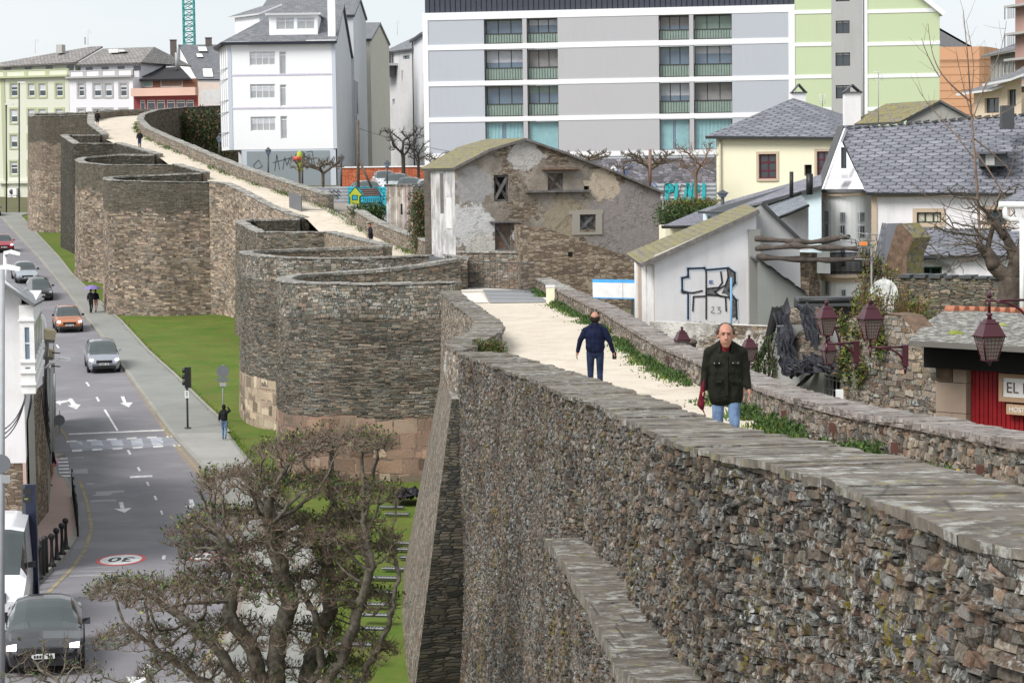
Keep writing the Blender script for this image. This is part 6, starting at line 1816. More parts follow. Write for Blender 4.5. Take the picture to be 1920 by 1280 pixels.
for(x0,y0),(x1,y1)in(((1576,438),(1612,455)),((1576,450),(1618,458)),((1612,455),(1634,458)),((1609,437),(1647,441)),((1613,449),(1640,451)),((1608,464),(1640,462)),((1603,486),(1636,487)),((1608,437),(1616,462)),((1641,437),(1646,460)),((1625,437),(1630,460)),((1614,462),(1603,487)),((1640,462),(1632,487)),((1625,462),(1618,487)),((1595,445),(1597,457)),((1603,447),(1606,460))):
 m.tube([W(x0,y0,57.6),W(x1,y1,58)],.012,M_grey,4)
m.build('grid',ant)
m=MB();c=W(1619,457,57.6);m.box(c.x-.09,c.y-.05,c.z-.04,c.x+.09,c.y+.05,c.z+.05,plain('aerial_orange',(.75,.25,.07)));m.build('dipole_box',ant)
for k,(x,yt,yb,d,ss)in enumerate(((1647,135,232,110,1),(1542,178,200,112,.6),(165,56,86,288,1.6),(66,74,100,288,1.6),(745,40,66,296,1.5),(1833,84,100,240,1.5))):
 o=empty('television_aerial',(0,0,0),['thin aerial mast standing in front of the green building','small aerial on the hip of the cream house roof','thin aerial on the ridge of the lilac-white house','thin aerial on the left slope of the green-trimmed house roof','thin aerial over the tenement roof left of the grey block','tiny aerial against the sky above the orange building'][k],'aerial')
 m=MB();a,b=W(x,yb,d),W(x,yt,d);m.tube([a,b],.02,M_grey,4);m.build('mast',o);m=MB()
 for q in range(4):m.tube([b+Vector((-.22*ss,0,-.12*q)),b+Vector((.22*ss,0,-.12*q))],.010,M_white,3)
 for q in(-1,1):m.tube([b+Vector((.2*q*ss,0,.05)),b+Vector((.2*q*ss,0,-.42))],.010,M_white,3)
 m.build('elements',o)
gh=empty('gutter_corner',(0,0,0),'corner of a slate roof with a fat white gutter and downpipe at the right edge','house')
m=MB();m.slab([W(1876,378,60),W(1960,378,60),W(1960,352,63),W(1912,358,63)],.06,M_slt,M_white);m.build('roof',gh)
m=MB();m.tube([W(1873,384,59.8),W(1965,386,59.8)],.085,M_white,8);m.build('gutter',gh)
m=MB();m.tube([W(1884,388,59.8),W(1885,406,59.8),W(1894,412,59.8),W(1925,412,59.8)],.07,M_white,8);m.tube([W(1917,412,59.7),W(1917,640,59.7)],.07,M_white,8);m.build('downpipe',gh)
# wall lanterns
M_lred=plain('burgundy_metal',(0.055,0.008,0.016),.35,spec=.5,var=.2)
M_lgl=plain('wired_lantern_glass',(0.20,0.16,0.15),.2,spec=.5)
def lantern(pos,h,upright=True):
 """square tapered street lantern, h = body height incl. roof; returns parts under an Empty"""
 o=empty('wall_lantern',pos);s=h/.85
 def sq(mb,z0,w0,z1,w1,mat,cx=0,cy=0):
  c=[(cx+a*w0,cy+b*w0,z0)for a,b in((-1,-1),(1,-1),(1,1),(-1,1))]+[(cx+a*w1,cy+b*w1,z1)for a,b in((-1,-1),(1,-1),(1,1),(-1,1))]
  mb.hexa([Vector(p)*s for p in c],mat)
 Rz=Matrix.Rotation(R_(12),4,'Z')
 m=MB();sq(m,.42,.225,.44,.235,M_lred);sq(m,.44,.215,.66,.12,M_lred);sq(m,.66,.135,.68,.12,M_lred);sq(m,.68,.09,.73,.075,M_lred)
 m.lathe([(.05*s,.73*s),(.03*s,.77*s),(.06*s,.80*s),(.055*s,.82*s),(.02*s,.85*s)],Matrix(),M_lred,10)
 for i in range(len(m.v)):m.v[i]=tuple(Rz@Vector(m.v[i]))
 a=m.build('lantern_cap',o)
 m=MB();sq(m,.03,.105,.42,.185,M_lgl)
 for i in range(len(m.v)):m.v[i]=tuple(Rz@Vector(m.v[i]))
 m.build('glass',o)
 m=MB()
 for a_,b_ in((-1,-1),(1,-1),(1,1),(-1,1)):m.tube([Vector((a_*.11,b_*.11,.02))*s,Vector((a_*.20,b_*.20,.43))*s],.014*s,M_lred,4)
 sq(m,0,.12,.03,.12,M_lred)
 for k in range(1,6):
  z=.03+.39*k/6;w=.105+.08*k/6+.003
  for q in range(4):
   c,s2_=[(-w,-w),(w,-w),(w,w),(-w,w)][q],[(w,-w),(w,w),(-w,w),(-w,-w)][q]
   m.tube([Vector((*c,z))*s,Vector((*s2_,z))*s],.0035*s,M_lred,3,cap=False)
 for k in range(1,5):
  f=-1+2*k/5
  for(dx,dy)in((1,0),(0,1)):
   for sg_ in(-1,1):
    p=(f*.107,sg_*.107,.03)if dx else(sg_*.107,f*.107,.03);q=(f*.187,sg_*.187,.42)if dx else(sg_*.187,f*.187,.42)
    m.tube([Vector(p)*s,Vector(q)*s],.0035*s,M_lred,3,cap=False)
 for i in range(len(m.v)):m.v[i]=tuple(Rz@Vector(m.v[i]))
 m.build('lantern_cage',o)
 m=MB();m.lathe([(.06*s,0),(.02*s,-.05*s),(.03*s,-.07*s),(.005*s,-.1*s)],Matrix(),M_lred,8);m.build('finial',o)
 return o
def bracket(o,pts_rel,plate):
 m=MB()
 for p in pts_rel:m.tube(p,.022,M_lred,6)
 m.build('bracket',o)
 if plate:m=MB();m.box(plate[0]-.05,plate[1]-.05,plate[2]-.28,plate[0]+.05,plate[1]+.08,plate[2]+.1,M_lred);m.tube([Vector(plate)+Vector((0,0,-.28)),Vector(plate)+Vector((0,0,-.42))],[.04,.01],M_lred,6);m.build('wall_plate',o)
def curve(a,b,c,n=8):
 a,b,c=Vector(a),Vector(b),Vector(c);return[a*(1-t)**2+b*2*t*(1-t)+c*t*t for t in[i/n for i in range(n+1)]]
LG='burgundy wall lanterns'
d=47;s_=d/F
def lamp(px,ytop,ybase,dd,label,kind,arm=None,pl_=None):
 base=W(px,ybase,dd);top=W(px,ytop,dd);o=lantern(base,(top-base).length)
 setp(o,label,'wall lantern',LG)
 k=dd/F
 if kind=='R':
  L_=arm*k;m_=[[(0,0,-.02),(0,0,-.14)],[(-.04,0,-.14),(L_,0,-.14)],curve((L_*.25,0,-.15),(L_*.9,0,-.16),(L_,0,-.42))]
  bracket(o,m_,(L_+.03,0,-.2))
  if arm>40:
   mm=MB();mm.tube([(0,0,-.14),(0,0,-.32)],[.03,.012],M_lred,6);mm.build('drop',o)
 elif kind=='H':
  h_=(top-base).length;L_=arm*k
  bracket(o,[[(0,0,h_),(0,0,h_+.28)],[(-.06,0,h_+.18),(L_,0,h_+.18)],curve((.1,0,h_+.16),(L_*.8,0,h_+.14),(L_,0,h_-.1))],None)
  mm=MB();mm.lathe([(.03,h_+.22),(.05,h_+.25),(.02,h_+.3),(.001,h_+.4)],Matrix(),M_lred,8);mm.build('spike',o)
 elif kind=='L':bracket(o,[[(0,0,0),(-.1,0,-.12)],[(-.1,0,-.12),(-.5,0,-.14)]],None)
 elif kind=='P':
  mm=MB();mm.tube([(0,0,0),(0,.05,-1.6)],.03,M_lred,6);mm.build('stem',o)
 return o
lamp(1550,563,629,42.5,'upright lantern at the left of the double bracket','R',52)
lamp(1632,560,636,41.5,'upright lantern on the long bracket in front of the creeper wall','R',62)
lamp(1554,632,682,44,'smaller lantern hanging right below the upright left one','H',20)
lamp(1855,585,676,37,'large lantern hanging in front of the mossy shed roof','H',70)
lamp(1405,627,677,56,'lantern just right of the man in the green jacket','P')
lamp(1279,612,662,58,'lantern partly hidden behind the stone just left of the man in the green jacket','P')
m=MB();m.tube([W(1371,680,62),W(1371,520,62)],.03,plain('blue_pole',(.17,.33,.5)),8);m.build('blue_pole',None,'thin light blue pole in front of the graffiti','pole')
m=MB();m.lathe([(.26,-.9),(.26,.12),(.30,.14),(.30,.2),(.2,.3),(.001,.33)],Matrix.Translation(W(1290,652,61))@Matrix.Scale(.8,4),M_rub,16);m.build('stone_bollard',None,'round-topped lichened stone post behind the parapet','stone post')
m=MB();c=W(1574,739,41);m.box(c.x-.06,c.y-.05,c.z-.08,c.x+.06,c.y+.05,c.z+.08,M_white);m.tube([c,c-Vector((0,0,.9))],.02,M_white,6);m.build('meter_box',None,'small white utility box on a thin post by the overgrown wall','utility box')
M_rust=plain('rust_brown',(.085,.035,.028),.8)
for k,(x,y)in enumerate(((1472,776),(1563,800),(1680,838),(1843,882),(1253,672))):
 p=G(x,y,walk_z(33)+.3)if 0 else None
 best=min(RBp,key=lambda q:0)if 0 else None
 lo_d,hi_d=18,70
 for _ in range(40):
  md=(lo_d+hi_d)/2;px_=960+xr(md)*F/md
  if px_>x:lo_d=md
  else:hi_d=md
 q=W(x,y,lo_d-.25)
 o=empty('path_light',q,['rusty path light on the right parapet behind the green-jacketed man','rusty path light second from the right-hand group start','rusty path light above the yellow flowers','rusty path light nearest the right edge of the photo','small rusty path light half way along the walk'][k],'path light','rusty lights along the parapet')
 m=MB();m.hexa([Vector(p)for p in((-.07,-.07,-.06),(.04,-.09,-.08),(.06,.1,-.08),(-.05,.1,-.06),(-.07,-.05,.05),(.04,-.07,.05),(.06,.1,.05),(-.05,.1,.05))],M_rust);m.build('housing',o)
 m=MB();m.tube([(0,.05,-.1),(0,.08,-.45)],.015,M_rust,5);m.build('cable',o)
def weedstrip(name,pts,label=None,dens=60,h=.25,wid=.5,flowers=0,seed=5):
 m=MB();rr=random.Random(seed);us_,Q=resample(pts,.35)
 Nn=normals2d(Q)
 for i in range(len(Q)):
  a=(.38+.95*noise.noise(Vector((Q[i][0]*.9,Q[i][1]*.55,seed)))+.3*noise.noise(Vector((0,Q[i][1]*1.9,seed))))*1.5
  if a<.45:continue
  hh=h*min(1.2,a)
  leaves(m,(Q[i][0]+Nn[i][0]*wid*.25,Q[i][1],walk_z(Q[i][1])+hh*.35),(wid*.5*min(1,a),.3,hh*.55),int(dens*a*.8),.075,[M_weed,M_weed,M_leaf,M_leafd],rr,up=.9)
  for _ in range(int(dens*a*.3)):
   o_=abs(rr.gauss(0,wid*.5));x=Q[i][0]+Nn[i][0]*o_+rr.uniform(-.2,.2);y=Q[i][1]+rr.uniform(-.25,.25);z=walk_z(y)
   hh=h*a*rr.uniform(.4,1.1)*max(.25,1-o_/wid*.8);dx,dy=rr.uniform(-.5,.5)*hh,rr.uniform(-.5,.5)*hh;w_=rr.uniform(.008,.022)
   m.poly([(x-w_,y,z),(x+w_,y,z),(x+w_*.6+dx*.5,y+dy*.5,z+hh*.7),(x+dx,y+dy,z+hh)],rr.choice([M_weed,M_weed,M_leaf,M_leafy]),[(0,0)]*4)
  if rr.random()<flowers*.6:
   z=walk_z(Q[i][1])+h*a*.75
   for _ in range(rr.randint(1,5)):
    c=Vector((Q[i][0]+Nn[i][0]*rr.uniform(0,.3)+rr.uniform(-.2,.2),Q[i][1]+rr.uniform(-.2,.2),z+rr.uniform(-.1,.05)))
    m.poly([c+Vector((.022*math.cos(t),.01,.022*math.sin(t)))for t in[k*1.05 for k in range(6)]],M_petal,[(0,0)]*6)
 return m.build(name,None,label,None,None,'stuff')
_n=[p for p in RBp if p.y>15]
weedstrip('weeds',[Vector((p.x-.12,p.y,p.z))for p in _n[1:]],dens=150,h=.22,wid=.5,flowers=.035,seed=5)
weedstrip('weeds',[Vector((p.x-.12,p.y,p.z))for p in RBp2+RBp3],dens=30,h=.3,wid=.5,seed=8)
m=MB();rr=random.Random(8)
for k in range(30):
 leaves(m,W(rr.uniform(890,945),rr.uniform(640,664),58.2),(.13,.3,.10),60,.07,[M_weed,M_leaf,M_leafb],rr,up=.7)
m.build('corner_weeds',None,None,None,None,'stuff')
# street: markings
def RG(px,py,off=.006):return onprof(px,py,road_z,off)
m=MB()
def mark(pts,mat=M_paint,off=.006,name='road_marking'):
 m.poly([RG(x,y,off)for x,y in pts],mat)
z4=lambda L_,ox,oy:[(ox+x/4,oy+y/4)for x,y in L_]
C=lambda L_:z4(L_,0,700)
C4=lambda L_:z4(L_,0,480)
C6=lambda L_:z4(L_,0,960)
for q in([(640,66),(655,64),(676,92),(660,95)],[(716,177),(732,174),(750,206),(734,210)],[(776,270),(792,268),(888,426),(874,428)],[(950,574),(968,572),(986,604),(970,608)],[(1026,702),(1042,700),(1058,728),(1040,732)],[(1094,814),(1110,812),(1125,838),(1108,841)],[(1150,918),(1168,916),(1182,946),(1164,948)],[(1200,1028),(1215,1026),(1226,1054),(1210,1056)],[(515,450),(1258,418),(1258,427),(515,458)],[(975,768),(1140,762),(1145,774),(975,783)]):mark(C(q))
mark(C6([(1218,322),(1245,322),(1240,350),(1214,352)]));mark(C4([(418,664),(430,662),(447,688),(433,690)]))
for k in range(6):
 x=500+k*150;y=508-k*7.5
 mark(C([(x,y-4),(x+75,y-8),(x+75,y+6),(x,y+9)]));x2=540+k*152;y2=577-k*8
 mark(C([(x2,y2-4),(x2+75,y2-8),(x2+75,y2+5),(x2,y2+9)]))
for q in([(905,172),(932,171),(948,215),(996,217),(966,253),(900,222),(925,220)],[(892,965),(922,963),(934,1010),(988,1006),(935,1042),(853,1013),(905,1012)],[(414,214),(452,200),(448,208),(512,198),(516,188),(540,186),(570,228),(606,233),(575,268),(505,240),(535,236),(520,208),(452,224),(458,238)],[(1415,945),(1445,940),(1460,985),(1440,1010),(1385,992),(1425,985)]):mark(C(q))
mark(C6([(1106,1135),(1140,1150),(1085,1215),(1165,1228),(1095,1250),(1030,1290),(985,1290),(945,1230),(1030,1232)]))
for k in range(6):y=632+k*26;mark(C([(432+k*2,y),(505+k*4,y-2),(510+k*4,y+9),(434+k*2,y+12)]))
mark(C([(525,720),(655,712),(662,748),(525,752)]),plain('faded_paint',(.30,.30,.31),.9));
for q in([(560,628),(630,622),(632,630),(560,636)],[(650,820),(705,818),(708,830),(650,832)],[(720,885),(935,875),(930,890),(850,895),(820,915),(680,918),(720,905)],[(680,950),(870,942),(872,955),(680,962)]):mark(C(q),plain('faded_paint',(.30,.30,.31),.9))
for q in([(590,442),(860,438),(860,444),(590,446)],[(520,472),(840,462),(840,470),(520,484)],[(640,415),(830,405),(880,408),(640,420)]):mark(C6(q),plain('faded_paint',(.30,.30,.31),.9))
m.build('lane_markings',kind='structure')
m=MB()
for k in range(5):
 x=530+k*150;y=512-k*7.5;mark(C([(x-5,y),(x+80,y-5),(x+100,y+52),(x+15,y+56)]),plain('blue_grey_crossing',(.42,.44,.50),.8,var=.3,scale=2),.005)
mark(C([(510,506),(1330,470),(1368,540),(540,580)]),plain('grey_crossing',(.27,.275,.31),.8,var=.3,scale=2),.003)
m.build('crossing_panels',kind='structure')
def ribbon_px(name,pl,w,mat,off,kind='structure'):
 P_=[RG(x,y,off)for x,y in pl];us_,Q=resample(P_,1.0);N_=normals2d(Q);m=MB()
 for i in range(len(Q)-1):
  a,b=Vector(Q[i]),Vector(Q[i+1]);na,nb=Vector((*N_[i],0))*w/2,Vector((*N_[i+1],0))*w/2
  for p in(a,b):p.z=road_z(p.y)+off
  m.poly([a+na,b+nb,b-nb,a-na],mat)
 return m.build(name,kind=kind)
ribbon_px('yellow_line',[(235,695),(260,730),(300,790),(345,850),(392,905),(425,960),(445,1020),(450,1090),(425,1170),(385,1240)],.12,M_yel,.008)
ribbon_px('yellow_line',[(112,800),(128,824)],.14,M_yel,.008)
ribbon_px('yellow_line',[(150,900),(164,945),(172,990),(160,1030),(135,1065),(100,1100),(57,1145)],.12,M_yel,.008)
ribbon_px('gutter_strip',[(237,690),(268,738),(310,800),(360,868),(400,915),(440,975),(455,1030),(459,1090),(434,1170),(392,1245)],.5,ground_mat('gutter_brick',(.27,.22,.20),(.22,.19,.175),3,20),.003)
m=MB();rg_=random.Random(17)
for d in np.arange(56,175,.16):
 for(x,n_)in((xl(d)+.12,6),):
  for _ in range(n_):
   if x>50:continue
   y=d+rg_.uniform(-.1,.1);h=rg_.uniform(.04,.12);px_=x+rg_.gauss(0,.12);z=road_z(y)+.09;w_=rg_.uniform(.01,.03)
   m.poly([(px_-w_,y,z),(px_+w_,y,z),(px_+rg_.uniform(-.08,.08),y,z+h)],rg_.choice([M_leafy,M_weed]),[(0,0)]*3)
m.build('grass_tufts',kind='stuff')
def roundel(cx,cy,rx,lab):
 o=empty('speed_roundel',RG(cx,cy,.0));o['kind']='structure'
 c=RG(cx,cy,0);r0=rx*c.y/F;sl=(road_z(c.y+3)-road_z(c.y-3))/6
 Mx=Matrix(((1,0,0,0),(0,1.65,0,0),(0,1.65*sl,1,0),(0,0,0,1)))
 o.location=(0,0,0)
 for r,mt,z in((1.0,plain('road_red',(.50,.10,.10),.8),.008),(.84,M_paint,.011)):
  m=MB();m.poly([Vector(c)+Mx@Vector((r0*r*math.cos(a),r0*r*math.sin(a),z))for a in[k*math.pi/20 for k in range(40)]],mt);m.build('disc',o)
 T=Matrix.Translation(Vector(c)+Vector((0,0,.013)))@Mx@Matrix.Rotation(math.pi,4,'Z')@Matrix.Translation((0,-.34*r0*1.05,0))
 text_mesh('digits','30',r0*1.05,T,plain('road_black',(.03,.03,.035)),o,ext=0,align='CENTER',bold=.02)
roundel(227,1049,46,'');roundel(385,1043,32,'')
xlp=xof(LKERB,road_z)
ribbon('left_pavement',52,104,.5,lambda d:xlp(d)-4.5,lambda d:xlp(d)-.15,road_z,M_pink,z0=.125,kind='structure')
ribbon('left_kerb',50,104,.5,lambda d:xlp(d)-.16,lambda d:xlp(d),road_z,M_kerb,nx=2,z0=.13,kind='structure')
m=MB()
for d in np.arange(50,104,.5):
 a=Vector((xlp(d),d,road_z(d)-.02));b=Vector((xlp(d+.5),d+.5,road_z(d+.5)-.02));m.poly([b,a,a+Vector((0,0,.15)),b+Vector((0,0,.15))],M_kerb)
m.build('left_kerb_face',kind='structure')
# left buildings
lb=empty('gallery_house',(0,0,0),'white rendered house at the left edge with a glazed white bay and slate eave','house')
LBp=Plane(-60,70,40,70,700)
m=MB();zt=LBp.uz(10,528)[1];zb_=LBp.uz(10,868)[1];uR_=LBp.uz(44,700)[0]
m.poly([LBp.P(0,zb_),LBp.P(uR_,zb_),LBp.P(uR_,zt-.35),LBp.P(LBp.uz(2,528)[0],zt+.15),LBp.P(0,zt+.15)],M_wsh)
rg=Plane(44,70,66,92,700);
m.poly([rg.P(0,zb_),rg.P(rg.L*.95,zb_),rg.P(rg.L*.95,zt-.8),rg.P(0,zt-.35)],M_wsh);m.build('wall',lb)
m=MB();m.poly([LBp.P(0,-13),LBp.P(uR_-.1,-13),LBp.P(uR_-.1,zb_),LBp.P(0,zb_)],M_der2);m.poly([rg.P(.0,-13),rg.P(rg.L,-13),rg.P(rg.L,zb_),rg.P(.0,zb_)],M_der2)
m.build('stone_base',lb)
G1=Plane(39,69.4,66,69.4,700);G2=Plane(66,69.4,82,78,700)
m=MB();gz0,gz1=G1.uz(52,738)[1],G1.uz(52,572)[1]
gh_=[G1.rect(44,595,57,600),G1.rect(44,611,58,676),G1.rect(45,686,59,694)]
G1.wall(m,[(0,gz0),(G1.L,gz0),(G1.L,gz1),(0,gz1)],gh_,M_white,.08);G2.wall(m,[(0,gz0),(G2.L,gz0),(G2.L,gz1),(0,gz1)],[],M_white)
dg_=G2.P(G2.L,0)-G1.P(G1.L,0)
for z in(gz0,gz1):m.poly([G1.P(0,z),G1.P(G1.L,z),G2.P(G2.L,z),G1.P(0,z)+dg_],M_white)
for y in(602,680,700,722):z=G1.uz(52,y)[1];G1.box(m,-.03,z,G1.L+.03,z+.06,0,.05,M_white);G2.box(m,0,z,G2.L,z+.06,0,.05,M_white)
bay_=m.build('glazed_bay',lb)
for h in gh_:window(G1,h,lb,M_wfr,M_blueg,.06,nx=1,ny=2 if h is gh_[1]else 1,bar=.04)
for q in range(5):
 u=G2.L*(.08+.18*q)
 for(ya,yb)in((612,676),):
  z0_,z1_=G1.uz(52,yb)[1],G1.uz(52,ya)[1];mm=MB();G2.quad(mm,u,z0_,u+G2.L*.13,z1_,.01,M_blueg);mm.build('pane',bay_)
m=MB();e0,e1,e2,e3=W(0,527,69.2),W(66,570,68.8),W(84,560,78),W(0,500,84)
m.slab([e0,e1,e2,W(30,530,80)],.1,slate('left_slate',.55,.45,(.22,.23,.25),(.30,.31,.33),lw=.04,arc=.0),M_dark)
m.slab([e0,W(30,530,80),W(-60,505,80),W(-60,520,69.2)],.1,M_slt,M_dark);m.build('roof',lb)
ol_=empty('old_street_front',(0,0,0),'narrow old stone-and-plank street front with cables, seen edge-on beyond the white house','house')
E1=Plane(50,72,62,80,700);E2=Plane(62,80,84,84,700);E3=Plane(84,84,103,118,700)
M_pl=plaster('grey_shutter_boards',(.40,.40,.37),.5,(.12,.11,.1),1.5);M_gr2=plaster('mossy_grey_front',(.27,.28,.25),.7,(.10,.10,.08),1.0)
m=MB()
for pl,mt,yt in((E1,M_pl,742),(E2,M_der2,735),(E3,M_gr2,600)):
 z1_=W(70,yt,80).z if yt>640 else W(95,655,112).z;m.poly([pl.P(0,-13.2),pl.P(pl.L,-13.2),pl.P(pl.L,z1_),pl.P(0,z1_)],mt)
m.build('wall',ol_)
m=MB()
for k,(x,d,yt,yb)in enumerate(((88,85,640,880),(93,88,690,870),(97,92,690,850),(101,96,700,800))):m.tube([W(x,yt,d-.6),W(x+1,yb,d-.6)],.07,M_grey if k%2 else M_pl,6)
m.build('downpipe',ol_);m=MB()
for k in range(5):m.tube(curve(W(90-k*3,640+k*22,83),W(82,720+k*18,80),W(91+k,770+k*20,83)),.025,M_black,4)
for k in range(3):m.tube(curve(W(5,806+k*9,66),W(35,790+k*8,67),W(48,742,69)),.02,M_black,4)
m.build('cables',ol_)
m=MB()
for(x0,y0,x1,y1)in((83,614,105,636),(82,650,102,668)):
 a,b,c,d_=W(x0,y1,84),W(x1-2,y1+1,84),W(x1+1,y0+6,92),W(x0,y0,92);m.slab([a,b,c,d_],.12,plain('old_clay_tiles',(.30,.24,.13),.9,var=.5,scale=4),M_wood)
m.build('small_roof',ol_)
m=MB();
for(x,y)in((101,661),(101,686)):m.tube([W(97,y,84),W(113,y+1,84)],.02,M_black,4)
m.build('iron_bracket',ol_)
def street_head(pts,d,label,arm=None,pole=None):
 o=empty('street_lamp',(0,0,0),label,'street lamp','white street lamps on the left')
 c=[W(x,y,d)for x,y in pts];m=MB();b=Vector((0,.5,0))
 for p,q in zip(c,c[1:]):m.hexa([p+Vector((0,-.12,-.07)),q+Vector((0,-.12,-.05)),q+Vector((0,.12,-.05)),p+Vector((0,.12,-.07)),p+Vector((0,-.09,.05)),q+Vector((0,-.07,.04)),q+Vector((0,.07,.04)),p+Vector((0,.09,.05))],M_white)
 m.build('lamp_head',o)
 if arm:m=MB();m.tube([W(x,y,d)for x,y in arm],.035,M_white,6);m.build('arm',o)
 if pole:m=MB();m.tube([W(pole[0],pole[1],d),W(pole[0],pole[2],d)],.06,M_white,8);m.build('pole',o)
street_head([(-5,502),(12,499),(38,504)],60,'white street lamp head just above the slate eave at the left edge',pole=(2,500,640))
street_head([(8,474),(20,471),(38,476)],75,'farther white street lamp head near the red car',pole=(10,476,560))
street_head([(97,678),(112,672),(133,674)],80,'white street lamp head over the lane beside the old fronts',arm=[(84,690),(97,678)])
street_head([(78,592),(84,600),(87,612)],72,'small drooping white lamp at the corner of the glazed bay')
for(x,yt,yb,d,lb_)in((36,155,402,262,'tall thin grey lamp post in front of the green-trimmed house'),(12,196,400,264,'left thin grey lamp post with a flat head by the far corner shop')):
 o=empty('street_lamp',(0,0,0),lb_,'street lamp');m=MB();m.tube([W(x,yb,d),W(x,yt,d)],.08,M_dark,6);m.build('pole',o);m=MB();a=W(x,yt,d);m.box(a.x-.15,a.y-.2,a.z-.05,a.x+.75,a.y+.2,a.z+.08,M_white);m.build('lamp_head',o)
def pole_sign(x,ytop,ybase,cy,r,d,label,extra=(),pr=.04,mt=None,arrow=None,cat='road sign'):
 o=empty('road_sign',(0,0,0),label,cat);m=MB();m.tube([W(x,ybase,d),W(x,ytop,d)],pr,M_grey,8);m.build('pole',o)
 c=W(x,cy,d)+Vector((0,-.06,0));m=MB();m.lathe([(r,0),(r,.03)],Matrix.Translation(c)@Matrix.Rotation(R_(90),4,'X'),mt or M_dark,24);m.build('disc',o)
 for(x0,y0,x1,y1,mt2)in extra:
  a,b=W(x0,y1,d-.07),W(x1,y0,d-.07);m=MB();m.box(a.x,a.y-.02,a.z,b.x,a.y+.01,b.z,mt2);m.build('plate',o)
 return o
M_sgn=plain('sign_back_grey',(.16,.17,.19),.6)
pole_sign(418,684,800,696,.30,116,'back of a round sign with smaller plates on a pole above the hooded woman',((407,708,429,715,M_sgn),(412,717,424,724,M_grey)),.03,M_sgn)
pole_sign(112,770,812,787,.19,82,'round dark sign on the wall of the old street front',(),.02,M_sgn)
o=pole_sign(4,505,1290,868,.20,52,'tall grey pole at the left edge carrying the edge of a round sign',((5,890,19,905,M_grey),),.06,M_sgn)
o=empty('information_totem',(0,0,0),'dark blue-black totem with a lit display band beside the white van','totem')
tp_=Plane(34,64,61,64,700);z1_=tp_.uz(48,908)[1];m=MB();tp_.box(m,0,-11.6,tp_.L*.28,z1_,-.1,0,M_dark);tp_.box(m,tp_.L*.28,-11.6,tp_.L,z1_,-.12,.03,plain('totem_blue',(.015,.02,.045),.25));m.build('body',o)
for(y0,y1)in((915,926),(930,941)):m=MB();u0,z0,u1,z1=tp_.rect(44,y0,60,y1);tp_.box(m,u0,z0,u1,z1,.03,.04,M_black);m.build('display',o)
m=MB();u0,z0,u1,z1=tp_.rect(46,933,53,936);tp_.box(m,u0,z0,u1,z1,.04,.045,plain('led_olive',(.18,.22,.05)));m.build('led_text',o)
o=empty('traffic_light',(0,0,0),'traffic light on a thin pole at the end of the grey pavement','traffic light')
d=118;a=RG(352,803,.13);m=MB();m.tube([a,W(350,700,a.y)],.05,M_dark,8);m.tube([a,a+Vector((0,0,.06))],.16,M_dark,8);m.build('pole',o)
m=MB();p,q=W(346,727,a.y),W(357,688,a.y);m.box(p.x+.03,p.y-.12,p.z,q.x,p.y+.2,q.z,M_black);m.build('signal_housing',o)
m=MB()
for y in(695,706,718):c=W(347,y,a.y);m.lathe([(.10,0),(.11,.18)],Matrix.Translation(c+Vector((.05,.05,0)))@Matrix.Rotation(R_(-90),4,'Y'),M_black,10)
m.build('visors',o)
m=MB();p,q=W(346.5,746,a.y-.06),W(354,732,a.y-.06);m.box(p.x,p.y-.02,p.z,q.x,p.y,q.z,M_white);m.build('plate',o)
m=MB()
for k in range(3):z=p.z+.1+k*.08;m.box(p.x+.07,p.y-.028,z,q.x-.06,p.y-.021,z+.04,M_dark)
m.build('plate_lettering',o)
proto=None
for k,(x,y)in enumerate(((61,1098),(74,1085),(80,1078),(86,1073),(98,1061),(107,1049),(117,1039),(124,1029))):
 p=onprof(x,y,road_z,.125)
 lb_=['cast iron bollard nearest the white van','second cast iron bollard from the van, slimmer top','thick plain dark bollard of the pair','second thick bollard of the pair','bollard just beyond the thick pair','middle bollard of the far group','second bollard from the far end','farthest bollard at the end of the row'][k]
 if k in(2,3):
  o=empty('bollard',p,lb_,'bollard','bollards along the left kerb');m=MB();m.lathe([(.085,0),(.085,.98),(.09,1.0),(.09,1.06),(.001,1.1)],Matrix(),M_black,12);m.build('post',o);continue
 if proto is None:
  o=empty('bollard',p,lb_,'bollard','bollards along the left kerb');m=MB();m.lathe([(.12,0),(.12,.06),(.07,.10),(.06,.3),(.045,.5),(.05,.78),(.06,.8)],Matrix(),M_black,12);m.build('post',o)
  m=MB();m.lathe([(.055,.8),(.09,.84),(.10,.90),(.08,.96),(.001,.99)],Matrix(),M_black,12);m.build('cap',o);proto=o
 else:copy_tree(proto,None,p,None,lb_)
o=empty('railing',(0,0,0),'black pedestrian railing at the kerb beyond the bollards','railing')
ra,rb_=onprof(146,1005,road_z,.13),onprof(136,930,road_z,.13);m=MB();n=26
for z in(1.0,.12):m.tube([ra+Vector((0,0,z)),rb_+Vector((0,0,z))],.03,M_black,6)
m.build('rails',o);m=MB()
for k in range(n+1):p=ra.lerp(rb_,k/n);m.tube([p,p+Vector((0,0,1.0 if k%6 else 1.1))],.016 if k%6 else .035,M_black,5)
m.build('balusters',o)
proto=None
